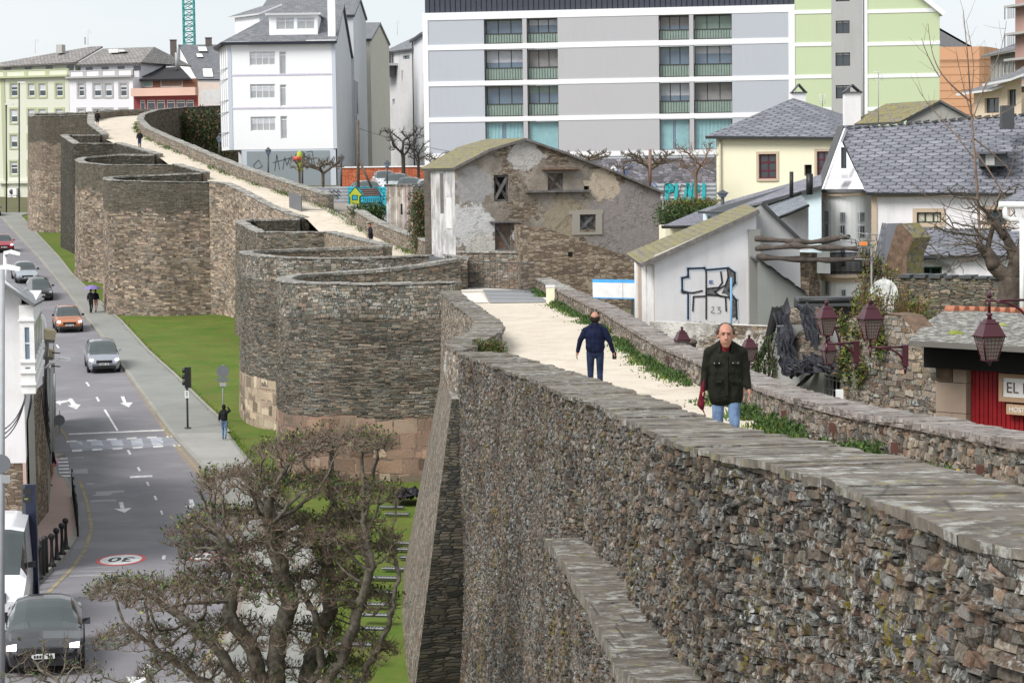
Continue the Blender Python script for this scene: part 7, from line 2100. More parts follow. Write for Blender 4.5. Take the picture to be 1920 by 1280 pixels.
for k,(x,y)in enumerate(((735,952),(745,965),(763,1020),(768,1032),(775,1047),(745,1068),(718,1085),(715,1112),(700,1135),(706,1155),(690,1180),(665,1210),(628,1270))):
 p=onprof(x,y,road_z,.16)
 if proto is None:
  o=empty('ground_floodlight',p,None,'floodlight');m=MB();m.box(-.42,-.10,0,.42,.10,.05,M_dark);m.box(-.44,-.13,.05,.44,-.10,.07,M_grey);m.box(-.44,.10,.05,.44,.13,.07,M_dark);m.build('housing',o)
  m=MB()
  for q in range(9):m.box(-.38+q*.085,-.10,.052,-.35+q*.085,.10,.06,M_grey)
  m.build('grille',o);proto=o
 else:o=copy_tree(proto,None,p)
 o['label']=['farthest flat floodlight in the lawn, just below the black bags','second flat floodlight below the black bags','upper of three close floodlights beside the battered buttress','middle of three close floodlights beside the battered buttress','lowest of three close floodlights beside the battered buttress','pale floodlight seen past the right twigs of the tree','floodlight left of the pale one, among the tree twigs','wide flat floodlight below the right twigs of the tree','dark grille floodlight half way down the lawn','wide grilled floodlight above the two tilted ones','upper of the two tilted floodlights low in the lawn','lower of the two tilted floodlights low in the lawn','nearest floodlight at the bottom of the lawn'][k];o['group']='floodlights in the lawn'
 o.rotation_euler=(0,0,R_(-12));o.location=p
m=crumple('plastic_bag_heap',None,[W(728,938,84),W(790,930,84),W(790,918,86),W(735,922,86)],24,12,.28,M_tarp,seed=7,scale=2.5)
setp(m,'heap of black plastic bags on the grass at the foot of the granite blocks','rubbish bags')
# cars
M_tyre=plain('tyre_rubber',(.02,.02,.02),.9);M_rim=plain('alloy_rim',(.35,.35,.36),.35,.7);M_plate=plain('number_plate',(.7,.7,.7),.5);M_cg=glass_mat('car_glass',(.02,.028,.03),.04)
M_ws=glass_mat('windscreen',(.03,.038,.04),.03)
M_hl=emis('headlight_on',(.88,.82,1.0),2.6);M_hlo=plain('headlight_lens',(.45,.47,.5),.15)
def car(name,label,pos,rz,body,L=4.3,Wd=1.8,H=1.5,kind='hatch',lights=True,group='cars',grille=None,cladding=False,tail=False,cat='car',openh=False,rails=False):
 o=empty(name,pos,label,cat,group,rz=rz)
 hw=Wd/2;P={'hatch':[(-.5,.34,.62),(-.485,.30,.80),(-.47,.28,1.0/H),(-.40,.26,None),],}
 if kind=='van':st=[(-.5,.35,.62*H,.97*H,.97,.90),(-.48,.3,.62*H,H,1,.92),(.12,.3,.60*H,H,1,.92),(.22,.3,.58*H,.98*H,1,.90),(.36,.3,.55*H,.56*H,1,.8),(.46,.3,.47*H,.475*H,.97,.8),(.5,.32,.36*H,.365*H,.9,.8)]
 elif kind=='mpv':st=[(-.5,.4,.60*H,.62*H,.9,.7),(-.47,.3,.66*H,.80*H,.97,.74),(-.38,.28,.66*H,.96*H,1,.74),(-.1,.26,.62*H,H,1,.76),(.08,.26,.60*H,.97*H,1,.74),(.31,.26,.56*H,.565*H,1,.86),(.42,.28,.50*H,.505*H,.96,.8),(.485,.32,.42*H,.425*H,.86,.7),(.5,.38,.34*H,.345*H,.76,.6)]
 elif kind=='sedan':st=[(-.5,.4,.60*H,.605*H,.86,.7),(-.46,.3,.68*H,.685*H,.95,.75),(-.34,.26,.67*H,.70*H,1,.74),(-.22,.26,.65*H,.95*H,1,.70),(-.06,.24,.63*H,H,1,.70),(.04,.24,.62*H,.97*H,1,.70),(.24,.26,.60*H,.605*H,1,.84),(.40,.28,.53*H,.535*H,.96,.78),(.48,.32,.44*H,.445*H,.86,.66),(.5,.38,.36*H,.365*H,.74,.6)]
 else:st=[(-.5,.4,.58*H,.60*H,.88,.7),(-.47,.3,.66*H,.76*H,.96,.72),(-.36,.28,.66*H,.95*H,1,.72),(-.1,.26,.63*H,H,1,.73),(.05,.26,.61*H,.97*H,1,.72),(.23,.26,.59*H,.595*H,1,.85),(.40,.28,.53*H,.535*H,.96,.8),(.48,.32,.44*H,.445*H,.86,.68),(.5,.38,.36*H,.365*H,.76,.6)]
 nodes=[]
 for i in range(len(st)-1):
  a,b=st[i],st[i+1];k=4
  for q in range(k):t=q/k;nodes.append([a[j]+(b[j]-a[j])*t for j in range(6)])
 nodes.append(list(st[-1]));A_=np.array(nodes);B_=A_.copy()
 for i in range(1,len(A_)-1):B_[i,1:]=(A_[i-1,1:]+2*A_[i,1:]+A_[i+1,1:])/4
 m=MB();m2=MB();rows=[]
 for x,zs_,zb2,zr_,wb_,wr_ in B_:
  X=x*L;wb2=wb_*hw;wr2=wr_*hw if zr_-zb2>.06 else wb2*.82
  pr=[(wb2*.92,zs_*.75),(wb2*.99,zs_+.15),(wb2,(zs_+zb2)/2),(wb2*.97,zb2),(wr2*.45+wb2*.52,(zb2+zr_)/2),(wr2,zr_-.05 if zr_-zb2>.1 else zr_+.005),(wr2*.6,zr_+.02),(0,zr_+.035)]
  rows.append([Vector((X,-y,z))for y,z in pr]+[Vector((X,y,z))for y,z in pr[::-1][1:]])
 n=len(rows[0])
 wheelx=(.31*L,-.31*L)if kind!='van' else(.30*L,-.30*L)
 for i in range(len(rows)-1):
  x_mid=(rows[i][0].x+rows[i+1][0].x)/2
  hgt_=B_[i,3]-B_[i,2];hgt2=B_[i+1,3]-B_[i+1,2]
  for j in range(n-1):
   q=[rows[i][j],rows[i+1][j],rows[i+1][j+1],rows[i][j+1]]
   side=j in(3,4,n-6+0,n-5)if False else(j in(3,4)or j in(n-5,n-6+1-0)or j in(n-6,n-5))
   top=j in(5,6,n-8+0,n-7)
   front=B_[i+1,3]<B_[i,3]-.02 and hgt_>.08 and x_mid>0
   back=B_[i+1,3]>B_[i,3]+.02 and hgt2>.08 and x_mid<0
   mt=body
   if kind=='van':
    if side and hgt_>.3 and x_mid>.05*L and x_mid<.34*L:mt=M_cg
    if(j in(5,6,7,8))and front and x_mid<.36*L:mt=M_ws
   else:
    if side and min(hgt_,hgt2)>.12:mt=M_cg
    if(j in(5,6,7,8))and(front or back):mt=M_ws if front else M_cg
   if cladding and j in(0,n-2):mt=M_dark
   m.poly(q,mt,smooth=True)
 m.poly([p for p in rows[0]],body);m.poly(rows[-1][::-1],body)
 m.poly([rows[0][0],rows[0][-1],rows[-1][-1],rows[-1][0]],M_black)
 m.build('body',o)
 wr=.33 if kind!='van' else .36
 for wx in wheelx:
  for sy in(-1,1):
   Mw=Matrix.Translation((wx,sy*(hw-.10),wr))@Matrix.Rotation(R_(90)*-sy,4,'X')
   w=MB();w.lathe([(wr*1.13,-.02),(wr*1.13,.105)],Mw,M_black,20);wa=w.build('wheel_arch',o)
   w=MB();w.lathe([(wr*.62,-.1),(wr,-.09),(wr,.10),(wr*.66,.125)],Mw,M_tyre,20);wo=w.build('wheel',o)
   w=MB();w.lathe([(wr*.66,.118),(wr*.5,.10),(wr*.12,.13),(.001,.13)],Mw,M_rim,10,smooth=False);w.build('rim',wo)
 fx=.5*L;zb3=.50*H if kind!='van' else .36*H
 for sy in(-1,1):
  h=MB();x0=.455*L;y0,y1=sy*hw*.66,sy*hw*.90;zc=.455*H if kind!='van' else .36*H
  h.hexa([Vector(p)for p in((x0-.02,min(y0,y1),zc-.03),(x0+.20,min(y0,y1),zc-.03),(x0+.20-(.10 if sy>0 else 0),max(y0,y1),zc-.04),(x0-.1,max(y0,y1),zc-.03),(x0-.02,min(y0,y1),zc+.05),(x0+.15,min(y0,y1),zc+.03),(x0+.13-(.10 if sy>0 else 0),max(y0,y1),zc+.06),(x0-.1,max(y0,y1),zc+.07))],M_hl if lights else M_hlo)
  h.build('headlight',o)
  mi=MB();zx=B_[0,2];zm=(.64 if kind!='van' else .60)*H;mi.hexa([Vector(p)for p in((.17*L,sy*hw*1.0-.02,zm),(.19*L,sy*hw*1.0-.02,zm),(.19*L,sy*(hw+.17),zm),(.17*L,sy*(hw+.17),zm),(.165*L,sy*hw-.02,zm+.13),(.185*L,sy*hw-.02,zm+.13),(.18*L,sy*(hw+.17),zm+.15),(.165*L,sy*(hw+.17),zm+.15))],M_black if kind=='van' or cladding else body)
  mi.build('mirror',o)
  if tail:
   h=MB();h.box(-.50*L-.02,min(sy*hw*.6,sy*hw*.9),.58*H,-.46*L,max(sy*hw*.6,sy*hw*.9),.70*H,plain('tail_red',(.4,.01,.01),.3));h.build('tail_light',o)
 g=MB();g.box(.46*L,-hw*.48,.36*H,.503*L,hw*.48,.45*H,M_black);g.build('grille',o)
 g=MB();g.box(.465*L,-hw*.72,.17*H,.504*L,hw*.72,.27*H,M_black);g.build('bumper_intake',o)
 g=MB();g.box(.50*L,-.26,.29*H,.512*L,.26,.29*H+.11,M_plate);g.build('number_plate',o)
 g=MB()
 for q in range(7):
  if q!=4:g.box(.512*L,-.21+q*.062,.29*H+.025,.514*L,-.17+q*.062,.29*H+.085,M_black)
 g.build('plate_characters',o)
 if rails:
  for sy in(-1,1):g=MB();g.tube([(-.35*L,sy*hw*.68,.97*H),(-.1*L,sy*hw*.7,H+.06),(.03*L,sy*hw*.7,.99*H)],.022,M_grey,6);g.build('roof_rail',o)
 if openh:
  g=MB();g.slab([(-.36*L,-hw*.7,H),(-.36*L,hw*.7,H),(-.56*L,hw*.75,H+.35),(-.56*L,-hw*.75,H+.35)],.06,body,M_black);g.build('raised_tailgate',o)
  g=MB();g.box(-.51*L,-hw*.72,.45*H,-.40*L,hw*.72,.92*H,M_voidd);g.build('boot_opening',o)
 return o
def rzdir(p,toward_px,toward_py):
 q=RG(toward_px,toward_py);return math.atan2(q.y-p.y,q.x-p.x)
def paint(n,c,met=.3):return plain(n,c,.28,met,.5,.04,coat=.6)
CG_='cars in the street'
def road_car(px,py,facing,*a,**k):
 """px,py: centre of the front bumper on the road"""
 f=RG(px,py,.01);t_=RG(*facing,.01);dr=Vector((t_.x-f.x,t_.y-f.y,0)).normalized();L=k.get('L',4.3)
 c=f-dr*L/2;rz=math.atan2(dr.y,dr.x);o=car(*a[:2],Vector((c.x,c.y,(road_z(f.y)+road_z(c.y-dr.y*L/2))/2+.01)),rz,*a[2:],**k)
 sl=(road_z(c.y+1)-road_z(c.y-1))/2;o.rotation_euler=(0,-math.atan(sl*dr.y),rz);return o
road_car(196,700,(213,740),'silver_minivan','silver grey minivan with lit headlights leading the queue of cars',paint('silver_grey',(.36,.37,.42),.6),L=4.85,Wd=1.89,H=1.68,kind='mpv',group=CG_,cat='car')
road_car(131,624,(150,655),'orange_crossover','orange crossover with roof rails and lit headlights behind the minivan',paint('burnt_orange',(.48,.17,.07)),L=4.1,Wd=1.80,H=1.58,kind='hatch',group=CG_,cladding=True,rails=True)
road_car(78,565,(100,600),'black_hatchback','black small hatchback between the orange car and the silver saloon',paint('black_paint',(.02,.02,.025)),L=4.0,Wd=1.74,H=1.45,kind='hatch',group=CG_,lights=False)
road_car(52,532,(78,565),'silver_saloon','pale silver older saloon with dark bumper further up the street',paint('pale_silver',(.42,.45,.50),.6),L=4.5,Wd=1.76,H=1.45,kind='sedan',group=CG_,lights=False,cladding=True)
road_car(8,474,(30,500),'red_hatchback','red hatchback with one headlight lit at the left edge',paint('red_paint',(.40,.01,.03)),L=4.0,Wd=1.74,H=1.47,kind='hatch',group=CG_)
road_car(-14,408,(4,440),'dark_car','dark car cut off by the left edge near the air conditioners',paint('dark_grey_paint',(.05,.05,.055)),L=4.3,Wd=1.78,H=1.5,kind='hatch',group=CG_,lights=False)
road_car(82,1268,(70,1420),'dark_saloon','black saloon with lit headlights behind the foreground branches',paint('black_paint',(.02,.02,.025)),L=4.6,Wd=1.82,H=1.45,kind='sedan',group=CG_)
v=road_car(-24,1200,(-60,1330),'white_van','tall white delivery van beside the bollards at the left edge',paint('white_van_paint',(.75,.76,.80),0),L=5.6,Wd=2.0,H=2.55,kind='van',group=CG_,cat='van',lights=False)
PC='cars in the car park'
M_pgr=ground_mat('car_park_gravel',(.30,.27,.24),(.24,.22,.2),2,30)
ribbon('car_park',153,198,4,lambda d:xr(d)+1,lambda d:11,town_z,M_pgr,z0=.03,kind='structure')
for(x,d,rz,nm,lb_,col,kd,kw)in((689,170,-70,'silver_car','silver parked car behind the mural fence',(.55,.57,.6),'hatch',{}),(742,182,-100,'pale_silver_car','pale silver parked car above the peeling wooden hut',(.6,.63,.66),'hatch',{}),(766,174,-95,'grey_green_car','grey-green parked car partly behind the wooden hut',(.35,.4,.38),'hatch',{}),(800,171,100,'white_red_light_car','white parked car with red tail lights by the corner of the derelict house',(.75,.75,.77),'hatch',dict(tail=True)),(722,188,-80,'white_car','small white parked car against the brick wall',(.7,.7,.72),'hatch',{}),(1204,158,55,'white_suv','white parked estate car seen over the sloping roof',(.72,.72,.74),'mpv',dict(tail=True)),(1212,148,40,'grey_suv','grey parked car in front of the white estate',(.25,.26,.28),'mpv',dict(tail=True)),(1243,157,75,'open_boot_car','parked car with its black boot lid raised',(.40,.42,.45),'mpv',dict(openh=True)),(1272,152,80,'purple_car','dull purple parked car right of the open boot',(.20,.13,.19),'hatch',dict(tail=True))):
 p=W(x,340,d);car(nm,lb_,Vector((p.x,p.y,town_z(d)+.05)),R_(rz),paint(nm,col),L=4.2,Wd=1.78,H=1.55,kind=kd,lights=False,group=PC,**kw)
# fences, mural, hut, brick wall, gate
def corr(name,label,x0,x1,d0,d1,y0,y1,mat,cat='fence',post=6):
 pl=Plane(x0,d0,x1,d1);xm=(x0+x1)/2;z1=pl.uz(xm,y0)[1];z0=pl.uz(xm,y1)[1];o=empty(name,(0,0,0),label,cat)
 m=MB();n=max(4,int((z1-z0)/.22));
 for k in range(n):
  a=z0+(z1-z0)*k/n;b=z0+(z1-z0)*(k+.5)/n;c=z0+(z1-z0)*(k+1)/n
  m.poly([pl.P(0,a,0),pl.P(pl.L,a,0),pl.P(pl.L,b,.03),pl.P(0,b,.03)],mat);m.poly([pl.P(0,b,.03),pl.P(pl.L,b,.03),pl.P(pl.L,c,0),pl.P(0,c,0)],mat)
 m.build('corrugated_sheet',o)
 for k in range(post+1):m=MB();u=pl.L*k/post;pl.box(m,u-.04,z0-1,u+.04,z1+.03,-.1,-.02,M_grey);m.build('post',o)
 return o,pl,z0,z1
M_cor=plain('galvanised_sheet',(.30,.32,.35),.5,.2,var=.25,scale=.8)
fo,fp,f0,f1=corr('corrugated_fence','grey corrugated fence with black scrawl left of the colourful mural',560,651,174,170,350,404,M_cor)
def on(pl,pts,w,mat,m):m.poly([pl.P(*pl.uz(x,y),w)for x,y in pts][::-1],mat)
rr=random.Random(31);strokes('scrawl',fo,fp,[[(620+i*4+rr.uniform(-1,1),356+(i%2)*5+j*7)for i in range(6)]for j in range(2)]+[[(628,370),(632,366),(636,370),(632,373)]],1.3,.08,M_ink)
mo,mp,m0,m1=corr('mural_fence','corrugated fence painted with a turquoise and lime storehouse mural',651,723,165,160,350,400,plain('mural_turquoise',(.03,.32,.42),.6,var=.3))
mc=lambda L_:[(400+x/4,300+y/4)for x,y in L_]
M_lime=plain('mural_lime',(.36,.42,.04),.6);M_mbr=plain('mural_brown',(.16,.10,.09),.6);M_mdk=plain('mural_ink',(.01,.02,.03),.6);M_mte=plain('mural_teal',(.02,.30,.42),.6)
m=MB();on(mp,mc([(1110,215),(1240,210),(1262,262),(1140,272)]),.07,M_mbr,m);on(mp,mc([(1135,272),(1255,265),(1262,320),(1130,322)]),.072,M_mte,m)
for q in([(1018,268),(1072,205),(1125,262),(1105,270),(1100,345),(1030,345),(1030,275)],[(1232,205),(1250,205),(1290,262),(1275,268)]):on(mp,mc(q),.074,M_lime if q[0][0]<1100 else plain('mural_cyan',(.05,.5,.6),.6),m)
on(mp,mc([(1050,265),(1088,265),(1088,300),(1050,300)]),.078,M_mte,m);on(mp,mc([(1010,345),(1100,345),(1075,360),(1030,358)]),.076,M_lime,m);m.build('mural_shapes',mo)
strokes('mural_outline',mo,mp,[mc(q)for q in([(1015,270),(1072,202),(1128,265)],[(1072,205),(1240,205),(1290,265)],[(1125,272),(1262,265)],[(1032,275),(1032,345),(1105,345),(1105,272)],[(1130,322),(1265,320)],[(1110,225),(1245,220)],[(1120,240),(1252,236)],[(1130,255),(1256,250)],[(1050,265),(1088,265),(1088,300),(1050,300),(1050,265)],[(1120,345),(1150,335),(1180,345),(1210,335),(1240,345)],[(1262,268),(1285,290),(1262,320)])],1.2,.085,M_mdk)
strokes('mural_outline',mo,mp,[mc([(1135+k*14,285),(1140+k*14,312)])for k in range(9)],1.0,.086,M_mdk)
corr('teal_fence','short corrugated fence with faded green and violet paint right of the wooden hut',772,812,156,155,350,372,plain('faded_green_sheet',(.16,.34,.33),.6,var=.4,scale=.6),post=3)
go,gp_,g0_,g1_=corr('corrugated_fence','grey corrugated fence with turquoise bubble letters beside the cream house',1222,1342,140,139,344,376,M_cor)
M_turq=plain('turquoise_spray',(.02,.38,.42),.7)
for k,x in enumerate((1251,1268,1284,1300,1320)):
 y0,y1=346,374;L_=[[(x,y1),(x,y0),(x+9,y0+3),(x+9,y0+12),(x,y0+14)],[(x,y1),(x,y0)],[(x+12,y1),(x+6,y0),(x,y1)]][k%3 if k<4 else 1]
 strokes('bubble_letter',go,gp_,[L_],6.5,.07,M_turq)
strokes('letter_outline',go,gp_,[[(1244,372),(1247,346),(1256,343),(1266,350),(1264,360),(1256,362)],[(1270,374),(1278,346),(1290,350),(1288,370)],[(1300,346),(1298,370),(1312,373)]],1.2,.08,M_ink)
strokes('ring',go,gp_,[[(1227+5*math.cos(a),352-8*math.sin(a))for a in[k*.6 for k in range(11)]]],1.4,.08,plain('blue_ink',(.05,.12,.4)))
wh2=empty('wooden_hut',(0,0,0),'narrow hut of vertical boards with peeling white, blue and pink paint','hut')
HP=Plane(723,152,773,150);z1=HP.uz(748,347)[1];m=MB();rr=random.Random(4);n=17
cols_=[(.50,.47,.44),(.62,.60,.58),(.38,.33,.29),(.52,.62,.68),(.55,.44,.46),(.45,.40,.34)]
bm_=[peel('peeling_board%d'%i,[(.22,.17,.13),(.28,.22,.17)],c,.55,.08,.9)for i,c in enumerate(cols_)]
for k in range(n):
 a=HP.L*k/n;HP.box(m,a+.008,-8,a+HP.L/n-.004,z1-rr.uniform(0,.06),-.06,rr.uniform(0,.02),bm_[rr.randrange(6)])
m.build('board_front',wh2);m=MB();HP.box(m,.03,-8,.06,z1-.1,-3,-.07,bm_[2]);HP.box(m,HP.L-.06,-8,HP.L-.03,z1-.1,-3,-.07,bm_[2]);m.build('board_side',wh2)
m=MB();HP.box(m,-.06,z1,HP.L+.06,z1+.06,-3,.12,M_wood);m.build('roof',wh2)
m=MB();u0,z0,u1,zz=HP.rect(752,382,755,402);HP.box(m,u0,z0,u1,zz,.0,.03,M_voidd);m.build('slot',wh2)
bw_=empty('brick_wall',(0,0,0),'orange-red brick wall with flaking grey patches behind the parked cars','wall')
BWp=Plane(640,196,806,194);m=MB();z1=BWp.uz(720,314)[1];BWp.box(m,0,-6,BWp.L,z1,-.3,0,peel('orange_brick',[(.42,.12,.06),(.48,.15,.08),(.36,.10,.05)],(.40,.36,.36),.36,.3,.1));m.build('masonry',bw_)
m=MB();BWp.box(m,-.1,z1,BWp.L+.1,z1+.1,-.4,.1,M_wsh);m.build('coping',bw_)
gwl=empty('car_park_wall',(0,0,0),'grey stone retaining wall with blue graffiti at the foot of the apartment block','wall')
GWp=Plane(1040,190,1345,186);m=MB();z1=GWp.uz(1190,297)[1];GWp.box(m,0,-6,GWp.L,z1,-.4,0,stone('lilac_stone_wall',.5,.2,[(.20,.19,.22),(.26,.25,.28),(.17,.16,.18)],gap=(.12,.12,.13),lichen=0,moss=0));m.build('masonry',gwl)
strokes('graffiti',gwl,GWp,[[(1138+6*math.cos(a),322-6*math.sin(a))for a in[k*.7 for k in range(9)]],[(1150,328),(1156,315),(1162,328)],[(1168,318),(1178,318),(1172,328)],[(1170,310),(1186,312)]],2,.03,plain('blue_ink',(.05,.12,.4)))
strokes('graffiti',gwl,GWp,[[(1145,318),(1150,312),(1156,318),(1150,324),(1145,318)]],3,.032,M_white)
strokes('wall_scrawl',wb,Wp,[[(515,320),(519,290),(524,318)],[(512,305),(545,296)],[(530,318),(534,295),(538,310),(543,296),(546,305)],[(553,292),(560,285),(566,296),(560,312),(553,300)],[(575,285),(585,283),(590,310)],[(570,300),(595,296)],[(580,290),(575,318)],[(475,310),(485,300),(492,312),(480,318),(475,310)]],.9,.06,M_ink)
def rail(name,label,pts,h,panel=None,step=.13):
 o=empty(name,(0,0,0),label,'railing');m=MB();us_,Q=resample(pts,step)
 for z in(h,.12):m.tube([Vector(p)+Vector((0,0,z))for p in pts],.022,M_dark,5)
 m.build('rails',o);m=MB()
 for p in Q:m.tube([Vector(p)+Vector((0,0,.12)),Vector(p)+Vector((0,0,h))],.009,M_dark,3,cap=False)
 m.build('balusters',o)
 if panel:
  m=MB();a,b=panel;v=(b-a).normalized().cross(Vector((0,0,1)))*.03
  m.hexa([a-v,b-v,b+v,a+v,a-v+Vector((0,0,h+.05)),b-v+Vector((0,0,h+.05)),b+v+Vector((0,0,h+.05)),a+v+Vector((0,0,h+.05))],plain('grey_gate_steel',(.15,.155,.17),.5));m.build('gate_panel',o)
 return o
ga_,gb2=onprof(543,389,walk_z),onprof(566,397,walk_z);gc_=onprof(612,396,walk_z)
rail('stair_railing','railing with a grey steel gate leaf at the stairs half way up the walk',[gb2,gc_],1.0,(ga_,gb2))
a1,a2,a3,a4=W(797,486,114),W(852,508,106.5),W(900,513,105),W(958,520,103)
for p in(a1,a2,a3,a4):p.z=walk_z(p.y)
rail('stair_railing','long railing with a grey steel leaf in front of the derelict house',[a2,a3,a4],1.25,(a1,a2))
rail('stair_railing','railing leaf next to the white post by the gate',[Vector((a4.x,a4.y,a4.z)),Vector((a4.x+1.0,a4.y-2.5,a4.z+.05))],1.25)
m=MB();c=W(1032,558,92.6);z=walk_z(92.6);m.box(c.x-.16,c.y-.16,z-.2,c.x+.16,c.y+.16,z+.62,M_crm);m.box(c.x-.18,c.y-.18,z+.62,c.x+.18,c.y+.18,z+.68,M_wsh);m.build('gate_post',None,'short pale stone post in the low parapet by the metal grating','post')
m=MB()
def P3(x,y,off):return onprof(x,y,walk_z,off)
for q in([(855,519),(965,519),(1004,543),(1010,546),(858,546)],[(865,550),(902,548),(916,567),(885,567)],[(995,543),(1012,546),(1040,566),(1018,566)]):m.poly([P3(x,y,.02)for x,y in q],ground_mat('pale_paving',(.72,.68,.64),(.6,.56,.52),3,20))
m.build('gate_paving',kind='structure')
m=MB();q=[P3(x,y,.03)for x,y in((905,543),(997,543),(1028,566),(918,567))];m.poly(q,M_grey)
for k in range(1,9):
 f=k/9;a=q[0].lerp(q[3],f);b=q[1].lerp(q[2],f);m.tube([a,b],.025,M_dark,3,cap=False)
m.build('metal_grating',None,'square metal grating set in the path just before the gate','grating')
LW2=Plane(856,107,968,105.4);m=MB();LW2.box(m,0,-9,LW2.L,LW2.uz(900,474)[1],-.45,0,M_par);LW2.box(m,-.05,LW2.uz(900,474)[1],LW2.L+.05,LW2.uz(900,471)[1],-.5,.06,M_cop3);m.build('low_wall',None,'short rubble wall behind the railing at the foot of the derelict house','wall')
def bush(name,label,pts,r,n,s,mats,seed,cat='bush',group=None,stems=6):
 o=empty(name,pts[0],label,cat,group);o.location=(0,0,0);rr=random.Random(seed);m=MB()
 for p in pts:leaves(m,p,r,n,s,mats,rr,up=.4)
 m.build('foliage',o);m=MB()
 for p in pts:
  for k in range(stems):a=Vector(p)+Vector((rr.uniform(-r[0],r[0])*.3,rr.uniform(-r[1],r[1])*.3,-r[2]*1.3));m.tube([a,Vector(p)+Vector((rr.uniform(-r[0],r[0])*.7,rr.uniform(-r[1],r[1])*.7,r[2]*rr.uniform(.2,.9)))],[.03,.01],M_bark,4,cap=False)
 m.build('stems',o);return o
M_bark=plain('grey_brown_bark',(.13,.105,.08),.95,var=.4,scale=5,bump=.4);M_barkd=plain('dark_bark',(.05,.045,.038),.95,var=.4,scale=5)
M_twig=leafmat('reddish_twigs',(.20,.15,.115),.5)
bush('hedge','dark hedge below the colourful mural',[W(x,398+(x%3)*3,156)for x in range(672,724,9)],(.8,.8,.6),260,.22,[M_leafd,M_leafd,M_leaf],3,'hedge')
bush('hedge','dark green undergrowth between the hut and the derelict house',[W(x,y,140)for x in(782,792,802)for y in(375,400,425,448)],(.6,.8,.7),260,.2,[M_leafd,M_leafd,M_leafb],4,'hedge')
bush('hedge','clipped green hedge left of the violet-roofed shed',[W(x,404,104)for x in range(1243,1335,11)],(.5,.6,.5),300,.14,[M_leafd,M_leaf],5,'hedge')
bush('bush','yellow-green shrub below the turquoise graffiti',[W(x,384,118)for x in range(1262,1342,12)],(.6,.6,.35),240,.14,[M_leafy,M_leaf,M_leafb],6)
bush('bush','ivy and brown scrub covering the inner slope left of the white house',[W(x,y,262)for x,y in((290,240),(310,235),(335,238),(355,245),(380,240),(400,250),(330,255),(350,262),(370,268),(395,275),(410,262),(415,285),(340,225),(370,222),(400,225))],(1.7,1.2,1.3),320,.35,[M_leafd,M_leafb,M_leafd,M_leafd],7)
bush('bush','leafy shrubs against the foot of the graffiti shed',[W(x,625+(x%5)*2,74)for x in range(1310,1420,13)],(.35,.4,.35),200,.09,[M_leaf,M_leafd,M_leafb],8)
bush('bush','dark bushes between the lantern and the tarp-covered shed',[W(x,y,60)for x,y in((1420,665),(1428,690),(1445,650),(1440,690),(1412,700))],(.3,.3,.35),220,.08,[M_leafd,M_leaf],9)
bush('bush','yellow-green plants around the aerial mast',[W(x,y,66)for x,y in((1625,470),(1640,490),(1632,510),(1650,500),(1622,530),(1640,540),(1668,520),(1612,560))],(.25,.3,.3),170,.09,[M_leafy,M_leaf,M_leafb],10)
m=MB();RW=Plane(1215,73,1445,70);z1=RW.uz(1320,607)[1];RW.box(m,0,-8,RW.L,z1,-.5,0,peel('patchy_low_wall',P_BRN,(.62,.60,.57),.55));m.build('low_wall',None,'patchy stone and whitewash low wall at the foot of the graffiti shed','wall')
def lantern_post(x,ytop,ybase,d,label):
 o=empty('lamp_post',(0,0,0),label,'lamp post','lantern posts by the car park');b,t_=W(x,ybase,d),W(x,ytop+14,d);m=MB();m.tube([b,t_],.07,M_dark,6);m.build('pole',o)
 h=(W(x,ytop,d)-t_).length;m=MB();m.lathe([(.12,0),(.24,h*.55)],Matrix.Translation(t_),M_blueg,6,smooth=False);m.build('glass',o);m=MB();m.lathe([(.28,h*.55),(.10,h*.85),(.03,h)],Matrix.Translation(t_),M_dark,6,smooth=False);m.build('lantern_cap',o)
lantern_post(503,276,350,185,'lantern post against the dark base of the white house');lantern_post(567,283,350,180,'lantern post beside the yellow-green figure');lantern_post(640,289,350,175,'lantern post in front of the white house corner');lantern_post(411,253,300,220,'wall lantern by the ivy slope');lantern_post(726,300,345,180,'small white-headed lamp over the brick wall');lantern_post(1355,356,400,100,'green-grey lantern in front of the pale blue house')
o=empty('utility_pole',(0,0,0),'timber utility pole with a slanting stay between the white houses and the hut','utility pole');m=MB();m.tube([W(672,352,160),W(671,225,160)],.10,M_bark,8);m.build('pole',o);m=MB();m.tube([W(697,352,160),W(674,302,160)],.08,M_bark,8);m.build('stay',o)
m=MB();m.tube(curve(W(674,241,160),W(760,272,180),W(870,288,196),14),.02,M_black,3);m.build('cable',o)
m=MB();m.tube([W(1219,352,145),W(1219,280,145)],.09,plain('rusty_pole',(.22,.13,.11),.8),8);m.build('rusty_pole',None,'rusty round pole in front of the white estate car','pole')
m=MB();p=W(562,300,178);m.lathe([(.10,-.9),(.24,-.6),(.17,-.1),(.24,.2),(.2,.5),(.08,.65),(.001,.7)],Matrix.Translation(p),M_lime,10);m.lathe([(.30,-.05),(.34,.1),(.30,.25)],Matrix.Translation(p+Vector((-.15,-.05,.0))),plain('painted_red',(.6,.08,.05),.5),10);m.tube([p+Vector((0,0,-2.2)),p+Vector((0,0,-.9))],.05,M_dark);m.build('painted_figure',None,'yellow-green and red painted figure on a post by the car park','ornament')
